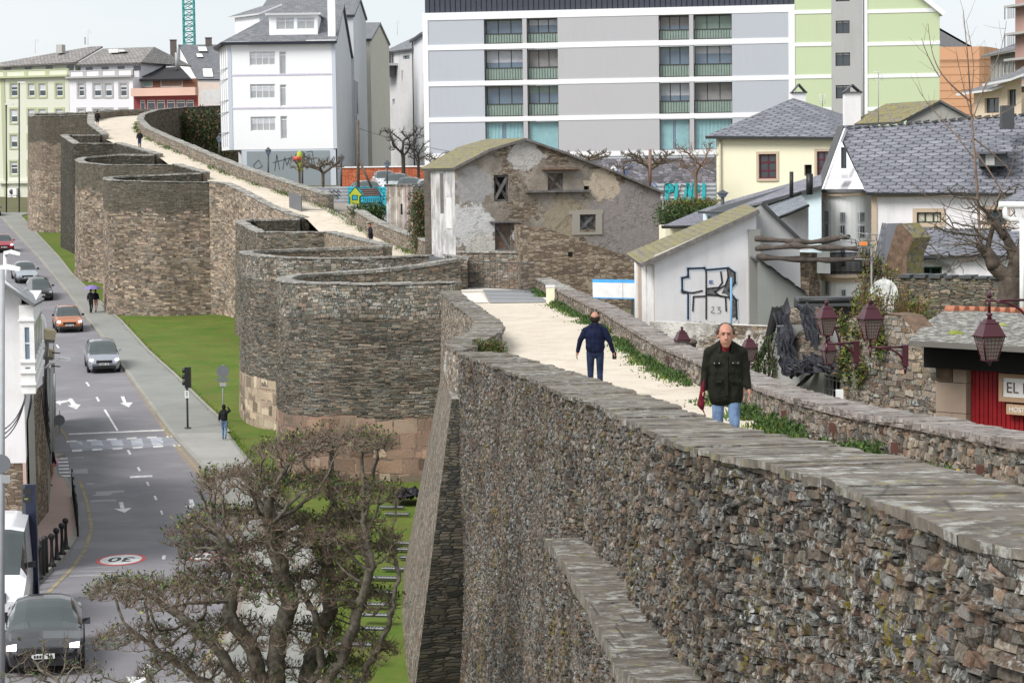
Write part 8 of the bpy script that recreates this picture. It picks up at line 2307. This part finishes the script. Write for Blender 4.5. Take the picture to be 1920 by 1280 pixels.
# trees
def tree(name,label,base,targets,step,infl,kill,seed,r_tip,expo,rmax=.5,mat=None,group=None,cat='tree',trop=(0,0,0),start=None,spar=None):
 o=empty(name,(0,0,0),label,cat,group);N_,par=colonize(tuple(base),targets,step,infl,kill,seed,tropism=trop,start=start,spar=spar)
 m=MB();R,tips=branch_mesh(m,N_,par,r_tip,expo,mat or M_bark,rmax);m.build('trunk',o)
 return o,N_,par,R,tips
rs=np.random.RandomState(5);rr=random.Random(5)
DT=45.0
def shelf(px,py,rx,rz,d,n,dd=2.2,up=.35):
 """targets on a shallow umbrella cap; px,py centre; rx, rz radii in metres"""
 c=W(px,py,d);out=[]
 for _ in range(n):
  a=rs.uniform(0,6.283);r=math.sqrt(rs.uniform(0,1));x,y=r*math.cos(a),r*math.sin(a)
  z=up*(1-r*r)*rz+rs.uniform(-.3,.15)*rz
  out.append((c.x+x*rx,c.y+y*dd,c.z+z))
 return out
T_=[]
for(px,py,rx,rz,dd_,n)in((630,835,1.15,.55,1.3,150),(540,850,.7,.4,1.2,70),(460,905,.95,.5,1.5,110),(560,915,1.0,.5,1.5,130),(680,930,.75,.5,1.2,90),(400,975,.55,.45,1.2,60),(480,980,1.0,.5,1.7,120),(600,1000,1.1,.5,1.7,120),(345,1010,.35,.35,.9,40),(330,1120,1.0,.45,1.8,120),(240,1110,.75,.4,1.2,100),(430,1090,1.1,.5,1.8,130),(560,1110,1.1,.5,1.8,120),(690,1040,.6,.45,1.0,70),(730,1015,.25,.3,.6,30),(700,1130,.5,.45,1.0,60),(250,1200,.8,.35,1.2,60),(420,1190,1.1,.4,1.6,80),(560,1200,1.0,.4,1.5,70),(690,1210,.45,.4,.9,40),(610,1090,.9,.6,1.2,60),(330,1255,.8,.4,1.2,50),(470,1270,.9,.3,1.5,60),(640,1265,.7,.35,1.3,60),(720,1230,.3,.35,.8,24),(520,1040,1.3,.5,1.8,90),(660,985,.7,.5,1.2,50),(400,1040,.7,.4,1.2,50)):
 T_+=shelf(px,py,rx,rz,DT,int(n*3.4),dd_)
base=W(520,1300,DT);base.z=-11.4
st=[Vector((base.x,base.y,-11.5)).lerp(Vector((base.x+.1,base.y,-10.7)),k/6)for k in range(7)]
sq,sp_=[tuple(p)for p in st],[-1]+list(range(len(st)-1));i0=len(st)-1
for lk,limb in enumerate(([(480,1330),(400,1290),(330,1240),(270,1200)],[(470,1320),(420,1230),(360,1170),(310,1140)],[(500,1310),(470,1210),(430,1150),(445,1070),(420,1010)],[(515,1300),(520,1200),(545,1130),(520,1040),(500,960)],[(560,1310),(590,1220),(620,1130),(610,1040),(630,960)],[(590,1320),(640,1240),(670,1150),(700,1060)],[(600,1340),(680,1270),(730,1170),(745,1090)],[(550,1320),(600,1260),(600,1180),(560,1090)],[(450,1350),(330,1300),(250,1290)])):
 prev=i0;last=Vector(st[-1]);dd0=rr.uniform(-1.3,1.3)
 for q,(x,y)in enumerate(limb):
  tgt=W(x,y,DT+dd0*(q+1)/len(limb));n_=max(1,int((tgt-last).length/.12))
  for t in range(1,n_+1):
   p=last.lerp(tgt,t/n_)+Vector((rr.uniform(-.04,.04),rr.uniform(-.04,.04),rr.uniform(-.04,.04)));sq.append(tuple(p));sp_.append(prev);prev=len(sq)-1
  last=tgt
o,N_,par,R,tips=tree('magnolia_tree','large gnarled pruned tree with brown twigs and sparse green leaves in the left foreground',base,T_,.11,1.6,.135,3,.0115,2.12,.19,plain('lichened_bark',(.17,.15,.12),.95,var=.7,scale=9,bump=.8),trop=(0,0,.12),start=sq,spar=sp_)
m=MB();g=MB();ntw=0
ch_count=np.zeros(len(N_),int)
for i in range(1,len(N_)):ch_count[par[i]]+=1
cand=[i for i in range(8,len(N_))if R[i]<.024]
for i in cand:
 p=Vector(N_[i]);k=9 if ch_count[i]==0 else 3
 for _ in range(k):
  d_=(Vector((rr.uniform(-1,1),rr.uniform(-1,1),rr.uniform(-.1,1.4)))).normalized();l=rr.uniform(.10,.26)
  q=p+d_*l*.55+Vector((rr.uniform(-.02,.02),rr.uniform(-.02,.02),0));e=q+(d_+Vector((rr.uniform(-.5,.5),rr.uniform(-.5,.5),.3))).normalized()*l*.5
  m.tube([p,q,e],[.006,.0045,.002],M_twig,3,cap=False);ntw+=1
  if rr.random()<.5:
   d2=(d_+Vector((rr.uniform(-.9,.9),rr.uniform(-.9,.9),.2))).normalized();m.tube([q,q+d2*l*.5],[.004,.002],M_twig,3,cap=False)
  nz=noise.noise(p*.9)
  if nz>-.12 and rr.random()<.34:leaves(g,e,(.05,.05,.05),2,.085,[M_leaf,M_leaf,M_leafd,M_leafd,M_leafy],rr)
  elif rr.random()<.15:leaves(g,e,(.05,.05,.05),1,.07,[M_leafb,M_leaf],rr)
m.build('twigs',o,kind='stuff');g.build('foliage',o,kind='stuff')
T2_=[]
for(px,py,rx,rz,n)in((110,1215,.38,.25,26),(55,1240,.3,.2,22),(165,1250,.3,.25,16),(30,1270,.4,.2,22),(200,1285,.3,.2,12),(130,1275,.5,.2,26)):T2_+=shelf(px,py,rx,rz,31,n,.5)
b2_=W(120,1420,31)
o,N_,par,R,tips=tree('magnolia_tree','top of a second twiggy tree in front of the black saloon',b2_,T2_,.09,1.2,.12,8,.007,2.1,.10,plain('lichened_bark',(.17,.145,.12)),start=[tuple(Vector((b2_.x,b2_.y,-11.4)).lerp(b2_,k/5))for k in range(6)])
m=MB();g=MB()
for i in range(8,len(N_)):
 if R[i]<.015:
  p=Vector(N_[i])
  for _ in range(3):
   d_=Vector((rr.uniform(-1,1),rr.uniform(-1,1),rr.uniform(0,1.4))).normalized();l=rr.uniform(.06,.15);m.tube([p,p+d_*l],[.004,.0015],M_twig,3,cap=False)
   if rr.random()<.16:leaves(g,p+d_*l,(.03,.03,.03),2,.06,[M_leaf,M_leafd],rr)
m.build('twigs',o,kind='stuff');g.build('foliage',o,kind='stuff')
T3_=[]
for _ in range(330):
 px,py=rs.uniform(1690,1925),rs.uniform(340,520);
 if(px-1850)**2/150**2+(py-430)**2/110**2<1:T3_.append(tuple(W(px,py,66+rs.uniform(-1.2,1.2))))
b3=W(1893,640,66)
st=[W(x,y,66)for x,y in((1893,640),(1892,600),(1890,570),(1893,545),(1885,520),(1868,500),(1850,475),(1855,450),(1862,425))]
o,N_,par,R,tips=tree('pollard_tree','thick pollarded bare tree with a tangle of thin shoots at the right edge',b3,T3_,.17,2.4,.22,12,.012,2.3,.24,plain('pollard_bark',(.10,.08,.065),.95,var=.5,scale=5,bump=.6),start=[tuple(p)for p in st])
m=MB()
for p,q,r0,r1 in(((1890,575),(1893,520),.30,.28),((1893,525),(1862,498),.26,.2),((1866,500),(1848,470),.2,.16),((1893,530),(1912,470),.24,.17),((1906,490),(1885,440),.16,.13),((1850,478),(1835,455),.15,.10),((1885,445),(1865,415),.13,.09)):
 a,b=W(*p,65.9),W(*q,65.9);us_,Q=resample([a,b],.12);m.tube([Vector(v)+Vector((rr.uniform(-.02,.02),)*3)for v in Q],[r0+(r1-r0)*t/max(1,len(Q)-1)+rr.uniform(-.015,.015)for t in range(len(Q))],plain('pollard_bark',(.1,.08,.065)),9)
m.build('limbs',o)
m=MB();rr2=random.Random(4)
for k in range(70):
 x0,y0=rr2.choice([(1838,458),(1862,420),(1880,430),(1848,470),(1905,470)]);a=W(x0,y0,65.8+rr2.uniform(-.5,.5));dx=rr2.uniform(-1.7,.4);dz_=rr2.uniform(-.3,1.4)
 b=a+Vector((dx*.5,0,dz_*.3));c=a+Vector((dx,rr2.uniform(-.3,.3),dz_));m.tube(curve(a,b,c,6),[.014-.0016*i for i in range(7)],M_barkr if 'M_barkr' in globals()else M_bark,3,cap=False)
m.build('shoots',o)
M_sap=plain('sapling_bark',(.22,.155,.12),.9,var=.3,scale=5)
sap=empty('bare_sapling',(0,0,0),'tall thin bare tree whose pinkish branches cross the big slate roof','tree');m=MB();dS=70
br=[([(1838,470),(1834,380),(1828,300),(1822,230),(1819,180),(1815,110),(1806,20)],.05),([(1819,190),(1790,168),(1762,140),(1745,105),(1740,45)],.03),([(1762,145),(1738,110),(1728,72)],.02),([(1819,180),(1832,130),(1822,95),(1812,40)],.02),([(1822,230),(1845,160),(1880,95),(1887,40)],.022),([(1822,220),(1800,140),(1793,100)],.018),([(1828,300),(1790,250),(1760,215),(1730,190),(1720,162)],.022),([(1826,280),(1870,340),(1900,400),(1918,430)],.03),([(1826,260),(1880,300),(1918,350)],.025),([(1822,215),(1850,235),(1880,215),(1915,190)],.02),([(1834,380),(1800,360),(1760,365),(1715,375)],.02),([(1834,400),(1790,395),(1740,380),(1700,330)],.016),([(1818,170),(1800,155),(1775,185)],.012),([(1820,200),(1840,190),(1858,150),(1862,125)],.012),([(1836,420),(1870,380),(1900,310),(1912,262)],.02),([(1806,262),(1770,240),(1748,205)],.012)]
for pts,r in br:
 P_=[W(x,y,dS+rr.uniform(-.5,.5))for x,y in pts];us_,Q=resample(P_,.25);Q=smooth_line(Q,2);m.tube([Vector(v)for v in Q],[r*(1-.8*k/len(Q))for k in range(len(Q))],M_sap,5,cap=False)
 for k in range(3,len(Q),2):
  a=Vector(Q[k]);d_=Vector((rr.uniform(-1,1),rr.uniform(-.5,.5),rr.uniform(0,1.2))).normalized();l=rr.uniform(.2,.8);m.tube([a,a+d_*l*.5+Vector((0,0,.03)),a+d_*l+Vector((0,0,.12))],[.007,.005,.003],M_sap,3,cap=False)
m.build('branches',sap)
def pollard(name,label,px,ybase,ytop,d,wpx,seed,mat,n=90,group='bare pollards by the car park',rt=.018,flat=.5):
 b=W(px,ybase,d);k=d/F;T=[];rs_=np.random.RandomState(seed);hgt=(ybase-ytop)*k
 for _ in range(n):
  a=rs_.uniform(0,6.283);r=rs_.uniform(.2,1)**.6;T.append((b.x+r*math.cos(a)*wpx*k*.5,b.y+r*math.sin(a)*wpx*k*.5,b.z+hgt*(.45+.55*rs_.uniform(.2,1)*(1-flat*.4*(1-r)))))
 st=[tuple(b.lerp(b+Vector((0,0,hgt*.42)),t/5))for t in range(6)]
 o,N_,par,R,tips=tree(name,label,b,T,max(.12,hgt/28),hgt,hgt/15,seed,rt,2.3,hgt*.05,mat,group,start=st)
 m=MB();r3=random.Random(seed)
 for i in range(6,len(N_)):
  if R[i]<rt*2:
   p=Vector(N_[i])
   for _ in range(2):d_=Vector((r3.uniform(-1,1),r3.uniform(-1,1),r3.uniform(0,1.5))).normalized();m.tube([p,p+d_*hgt*.07],[rt*.5,rt*.3],mat,3,cap=False)
 m.build('twigs',o,kind='stuff')
 return o
pollard('plane_tree','bare knobbly pollard in front of the dark base of the white house',606,350,292,172,90,21,M_bark,110,rt=.03)
pollard('plane_tree','slim bare tree behind the lantern post right of the first pollard',562,350,290,176,50,22,M_bark,50,rt=.02)
pollard('plane_tree','dark bare tree with upright shoots above the brick wall',757,345,235,186,90,23,M_barkd,110,rt=.03)
pollard('plane_tree','bare dark tree hard against the left edge of the grey block',785,345,262,188,50,24,M_barkd,60,rt=.03)
pollard('plane_tree','flat-topped bare pollard behind the ridge of the derelict house',1098,330,279,165,100,25,M_bark,130,rt=.03)
pollard('plane_tree','flat-topped bare pollard behind the rusty pole',1218,345,280,166,110,26,M_bark,140,rt=.03)
pollard('small_bare_tree','reddish bare thicket tree beside the cream house wall',1305,392,262,122,90,27,plain('red_brown_bark',(.20,.13,.09),.9),150,rt=.016)
pollard('small_bare_tree','small leafless tree between the two flat pollards',1170,345,300,158,40,28,M_bark,40,rt=.02)
pollard('small_bare_tree','small leafless tree by the left of the car park fence',815,330,285,170,60,29,M_bark,60,rt=.02)
# people
def sphere(m,c,r,mt,n=12):
 r=(r,r,r)if not hasattr(r,'__len__')else r
 pr=[(max(1e-5,math.sin(math.pi*k/8)),-math.cos(math.pi*k/8))for k in range(9)]
 m.lathe(pr,Matrix.Translation(c)@Matrix.Diagonal((r[0],r[1],r[2],1)),mt,n)
def skin(name,parent,prims,mt,vox=.02,smooth=3,label=None):
 """one continuous surface grown round tapered capsules and ellipsoids"""
 m=MB()
 for p in prims:
  if p[0]=='c':
   a,b=Vector(p[1]),Vector(p[2]);ra,rb=p[3],p[4];m.tube([a,b],[ra,rb],mt,12);sphere(m,a,ra,mt);sphere(m,b,rb,mt)
  else:sphere(m,Vector(p[1]),p[2],mt,16)
 o=m.build('tmp');md=o.modifiers.new('r','REMESH');md.mode='VOXEL';md.voxel_size=vox;md.use_smooth_shade=True
 if smooth:sm=o.modifiers.new('s','SMOOTH');sm.iterations=smooth;sm.factor=.5
 dg=bpy.context.evaluated_depsgraph_get();me=bpy.data.meshes.new_from_object(o.evaluated_get(dg));bpy.data.objects.remove(o)
 me.name=name;me.materials.clear();me.materials.append(mt);q=bpy.data.objects.new(name,me);COL.objects.link(q)
 if parent:q.parent=parent
 return setp(q,label)
M_skin=plain('skin',(.42,.21,.15),.55,var=.1,scale=20)
def hand(w,e,side,s=1.0,curl=.5):
 """prims of a palm, four unequal bent fingers and a thumb; w wrist, e elbow"""
 w=Vector(w);d=(w-Vector(e)).normalized();f=Vector((0,-1,0));f=(f-d*f.dot(d)).normalized();l=d.cross(f)
 pr=[('c',w-d*.03,w+d*.03,.026*s,.030*s)]
 for k in range(4):
  b=w+d*.075*s+f*(.030-.020*k)*s;L_=(.072,.080,.074,.058)[k]*s;pr.append(('c',w+d*.02+f*(.020-.013*k)*s,b,.015*s,.0115*s))
  inw=l*(side*curl);m1=b+(d+inw*.6).normalized()*L_*.5;pr+=[('c',b,m1,.0105*s,.0095*s),('c',m1,m1+(d+inw*1.8).normalized()*L_*.5,.0095*s,.008*s)]
 t0=w+d*.015+f*.022*s;t1=t0+(f*.8+d*.7).normalized()*.042*s;pr+=[('c',t0,t1,.015*s,.012*s),('c',t1,t1+(f*.2+d).normalized()*.032*s,.012*s,.009*s)]
 return pr
def person(label,feet,H,rz,top,leg,J,hair=None,vox=.02,bald=False,coat=0,skirt=None,sole=None,hood=False,headf=1.0,group=None,fat=1.0):
 """J: joints for elbows, wrists, knees, ankles (L = +x, R = -x), facing -y, for a 1.75 m body"""
 o=empty('person',feet,label,'person',group,rz=rz);k=H/1.75;S_=lambda v:Vector(v)*k
 lean=J.get('lean',0);sh={s:(s*.172*fat,lean,1.365)for s in(1,-1)};hip={s:(s*.095,0,.92)for s in(1,-1)}
 hd=Vector((J.get('hx',0),lean-.03+J.get('hy',0),1.635-J.get('hz',0)));pr=[];hf=headf;sk=lambda q:[(p[0],S_(p[1]),S_(p[2])if p[0]=='c' else tuple(x*k for x in p[2]))+tuple(x*k for x in p[3:])for p in q]
 head=[('e',hd+Vector((0,.015,.02)),(.078,.096,.092)),('e',hd+Vector((0,-.02,-.045)),(.058,.072,.072)),('c',hd+Vector((0,-.088,.005)),hd+Vector((0,-.105,-.028)),.010,.016),('e',hd+Vector((0,-.035,-.10)),(.034,.036,.025)),('c',(0,lean+.01,1.42),hd+Vector((0,.02,-.06)),.066,.058),('e',hd+Vector((.078,.01,-.01)),(.012,.02,.032)),('e',hd+Vector((-.078,.01,-.01)),(.012,.02,.032)),('e',hd+Vector((0,-.082,-.066)),(.024,.010,.008)),('e',hd+Vector((0,-.078,.03)),(.05,.014,.010))]
 tor=[('e',(0,lean*.8,1.22),(.14*fat,.10*fat,.16)),('e',(0,lean*.3,1.03),(.155*fat,.115*fat,.17))]
 sc=lambda q:[(p[0],hd+(Vector(p[1])-hd)*hf,(hd+(Vector(p[2])-hd)*hf)if p[0]=='c' else tuple(x*hf for x in p[2]))+tuple(x*hf for x in p[3:])for p in q]
 head=[p if k==4 else sc([p])[0]for k,p in enumerate(head)]
 bd=head+tor
 for s,nm in((1,'L'),(-1,'R')):
  e,w,kn,an=J['e'+nm],J['w'+nm],J['k'+nm],J['a'+nm];bd+=[('c',sh[s],e,.036,.030),('c',e,w,.030,.023),('c',hip[s],kn,.07,.048),('c',kn,an,.046,.034)]+hand(w,e,s,1.0,J.get('curl',.5))
 skin('body',o,sk(bd),M_skin,max(.009,vox*.7),2)
 jk=[('e',(0,lean*.8,1.25),(.182*fat,.135*fat,.19)),('e',(0,lean*.5,1.14),(.178*fat,.135*fat,.2)),('e',(0,lean*.3,1.04),(.178*fat,.138*fat,.20)),('c',sh[1],(.03,lean+.01,1.475),.062,.058),('c',sh[-1],(-.03,lean+.01,1.475),.062,.058),('c',(0,lean+.01,1.43),(0,lean,1.49),.08,.066)]
 if coat:jk+=[('c',(.08,0,1.0),(.085,-.01,.96-coat),.118*fat,.112*fat),('c',(-.08,0,1.0),(-.085,-.01,.96-coat),.118*fat,.112*fat),('e',(0,0,.98-coat),(.175*fat,.13*fat,.12))]
 for s,nm in((1,'L'),(-1,'R')):e,w=Vector(J['e'+nm]),Vector(J['w'+nm]);jk+=[('c',sh[s],e,.072,.058),('c',e,w-(w-e).normalized()*.03,.056,.044)]
 if hood:jk+=[('e',hd+Vector((0,.03,.0)),(.105,.11,.135))]
 skin('jacket',o,sk(jk),top,vox)
 tr_=[('e',(0,0,.93),(.155*fat,.118,.12))]
 for s,nm in((1,'L'),(-1,'R')):
  kn,an=Vector(J['k'+nm]),Vector(J['a'+nm]);tr_+=[('c',hip[s],kn,.088,.066),('c',kn,an,.064,.05)]if not skirt else[('c',hip[s],kn,.085,.06)]
  ft=an+Vector((0,-.13,-.045));skin('shoe',o,sk([('c',an+Vector((0,.03,-.035)),ft,.04,.034),('c',an,an+Vector((0,0,-.02)),.045,.042)]),sole or M_black,max(.015,vox))
 skin('trousers' if not skirt else 'shorts',o,sk(tr_),leg,vox)
 if hair:
  hr=[('e',hd+Vector((0,.045,.02)),(.082,.082,.095)),('c',hd+Vector((.074,.01,.03)),hd+Vector((.072,.05,-.03)),.016,.022),('c',hd+Vector((-.074,.01,.03)),hd+Vector((-.072,.05,-.03)),.016,.022)]
  if bald==2:hr=[('e',hd+Vector((0,.034,.030)),(.092,.092,.088)),('c',hd+Vector((.074,-.02,.04)),hd+Vector((.076,.03,-.02)),.018,.018),('c',hd+Vector((-.074,-.02,.04)),hd+Vector((-.076,.03,-.02)),.018,.018)]
  elif bald:hr=[('e',hd+Vector((0,.045,-.012)),(.084,.070,.082)),('c',hd+Vector((-.06,.0,.075)),hd+Vector((.06,.0,.075)),.028,.028)]+hr[1:]
  else:hr.append(('e',hd+Vector((0,.01,.065)),(.075,.09,.06)))
  skin('hair',o,sk(sc(hr)),hair,max(.010,vox*.7),2)
 return o,S_,hd
def cl(n,c):
 t=NT(n);p=t.obj();f=t.noise(t.mapv(p,(1,1,.55)),9,3,.5);t.col(t.mix(1,c,t.ramp(f,[(.3,(.65,)*3),(.7,(1.4,)*3)]),'MULTIPLY'),.85,.2);t.bump(f,1.0,.05);return t.m
M_den=cl('blue_denim',(.13,.20,.33));M_dkd=cl('dark_denim',(.018,.028,.065));M_navy=cl('navy_fleece',(.006,.009,.032));M_olive=cl('dark_olive_waxed_cotton',(.011,.0125,.008));M_blk=cl('black_cloth',(.014,.014,.016))
M_hgr=cl('greying_hair',(.07,.055,.045));M_hbr=cl('dark_hair',(.02,.015,.012))
fp_=W(1362,884,29.6);fp_.z=walk_z(29.6)
o,S_,hd=person('balding man in a dark green jacket and blue jeans walking towards the camera',fp_,1.77,R_(-3),M_olive,M_den,dict(eL=(.24,.01,1.15),wL=(.275,-.07,.91),eR=(-.245,.03,1.14),wR=(-.275,-.02,.90),kL=(.10,-.10,.49),aL=(.10,.02,.09),kR=(-.10,-.02,.49),aR=(-.09,.18,.12),hy=-.05,hz=.05,lean=-.01),M_hgr,.013,bald=2,coat=.14,fat=1.16,headf=1.27)
def bx(name,x0,y0,z0,x1,y1,z1,mt,par=o):m=MB();m.box(x0,y0,z0,x1,y1,z1,mt);return m.build(name,par)
for s in(-1,1):
 skin('eye',o,[('e',hd*1.011+Vector((s*.036,-.098,.014)),(.015,.010,.007))],plain('eye_dark',(.03,.02,.018),.3),.003,0)
 skin('eyebrow',o,[('c',hd*1.011+Vector((s*.016,-.112,.036)),hd*1.011+Vector((s*.054,-.100,.036)),.006,.005)],M_hgr,.003,0)
 bx('pocket_flap',s*.115-.055,-.165,1.245,s*.115+.055,-.150,1.285,M_olive);bx('pocket_flap',s*.12-.065,-.178,1.02,s*.12+.065,-.160,1.065,M_olive)
 for dx in(-.03,.03):bx('button',s*.115+dx-.006,-.170,1.255,s*.115+dx+.006,-.162,1.267,M_grey)
skin('mouth',o,[('c',hd*1.011+Vector((-.024,-.108,-.074)),hd*1.011+Vector((.024,-.108,-.074)),.005,.005)],plain('lips',(.28,.11,.09),.5),.003,0)
skin('sweater',o,[('e',(0,-.075,1.42),(.052,.048,.09)),('c',(0,-.03,1.47),(0,-.04,1.50),.068,.062)],cl('dark_red_wool',(.14,.012,.015)),.01)
for s in(-1,1):skin('collar',o,[('c',(s*.075,-.02,1.50),(s*.075,-.115,1.40),.024,.020)],M_olive,.009)
bx('placket',-.022,-.172,.86,.022,-.158,1.36,M_olive)
u_=skin('folded_umbrella',None,[('c',(-.29,-.03,.95),(-.31,-.04,.74),.026,.048),('c',(-.31,-.04,.74),(-.30,-.04,.70),.045,.03),('c',(-.30,-.04,.70),(-.26,-.06,.60),.012,.008),('c',(-.28,-.03,.96),(-.27,-.03,1.04),.018,.012)],cl('wine_nylon',(.12,.008,.02)),.009)
u_.location=fp_;setp(u_,'small folded wine-red umbrella in the hand of the man in the green jacket','umbrella')
fp_=W(1117,752,48.6);fp_.z=walk_z(48.6)
o,S_,hd=person('man in a navy jacket and dark jeans walking away from the camera',fp_,1.76,R_(176),M_navy,M_dkd,dict(eL=(.30,.02,1.17),wL=(.36,-.03,.92),eR=(-.29,.0,1.16),wR=(-.37,-.08,.91),kL=(.10,-.04,.50),aL=(.10,.02,.09),kR=(-.09,-.06,.50),aR=(-.10,.10,.10),hz=.02),M_hbr,.016,bald=True,fat=1.12,headf=1.12)
m=MB();p=fp_+Matrix.Rotation(R_(176),3,'Z')@Vector((-.385,-.13,.86));m.box(p.x-.04,p.y-.06,p.z-.08,p.x+.04,p.y+.05,p.z+.06,M_blk);m.build('black_pouch',None,'small black pouch in the right hand of the man in navy','pouch')
ST=dict(eL=(.24,.02,1.17),wL=(.26,-.06,.93),eR=(-.24,.02,1.17),wR=(-.26,-.05,.93),kL=(.09,-.12,.50),aL=(.09,-.08,.08),kR=(-.09,-.02,.50),aR=(-.09,.20,.12))
fp_=W(696,470,143);fp_.z=walk_z(143);J2=dict(ST);J2.update(wL=(.20,-.32,1.0),eL=(.23,-.1,1.15),lean=-.04)
o,S_,hd=person('elderly man in a black coat and flat cap with a walking stick on the path',fp_,1.70,R_(-60),M_blk,M_blk,J2,M_hgr,.03,coat=.12)
skin('flat_cap',o,[('e',hd*.97+Vector((0,-.02,.08)),(.095,.125,.04))],M_blk,.015);m=MB();m.tube([(.20,-.34,1.0),(.24,-.46,0)],.012,M_bark,5);m.build('walking_stick').location=fp_
s_=COL.objects['walking_stick'];s_.rotation_euler=(0,0,R_(-60));setp(s_,'thin walking stick held by the man in the flat cap','walking stick')
for(px,d,H_,rz,top,leg,lb_,kw)in((262,200,1.60,0,M_blk,M_dkd,'distant person in black coming down the upper walk',{}),(184,238,1.68,180,M_blk,M_blk,'distant jogger in shorts running away at the top of the walk',dict(skirt=True))):
 fp_=W(px,270,d);fp_.z=walk_z(d);person(lb_,fp_,H_,R_(rz),top,leg,ST,M_hbr,.035,**kw)
def street_person(px,py,H_,rz,top,leg,lb_,J=ST,**kw):
 f=onprof(px,py,road_z,.135);return person(lb_,f,H_,R_(rz),top,leg,J,M_hbr,.03,**kw)+(f,)
JH=dict(ST);JH.update(eR=(-.30,-.05,1.42),wR=(-.16,-.12,1.62))
street_person(421,824,1.62,175,M_blk,M_den,'woman in a black hooded top and blue jeans with a hand raised on the pavement',JH,hood=True)
_,_,_,f=street_person(171,587,1.72,170,M_blk,M_blk,'person in black with a pale strap under the purple umbrella')
street_person(180,585,1.62,170,M_navy,M_skin,'bare-legged person in navy with a white bag sharing the purple umbrella',skirt=True)
street_person(95,912,1.65,150,M_blk,M_skin,'woman in black with a pink bag on the left pavement',skirt=True)
bg_=MB();p=onprof(98,900,road_z,.13)+Vector((.12,-.1,.55));bg_.lathe([(.05,0),(.16,.05),(.15,.3),(.05,.36)],Matrix.Translation(p),plain('pink_bag',(.65,.32,.42),.6),10);bg_.build('pink_bag',None,'pink carrier bag beside the woman on the left pavement','bag')
um=empty('umbrella',f+Vector((.12,-.05,1.72)),'open purple umbrella over the couple on the grey pavement','umbrella');m=MB()
m.lathe([(.62,0),(.50,.13),(.30,.22),(.10,.27),(.001,.28)],Matrix(),plain('purple_nylon',(.20,.15,.38),.5),8,smooth=False);m.build('canopy',um);m=MB();m.tube([(0,0,-.75),(0,0,.32)],.012,M_grey,5);m.build('shaft',um)
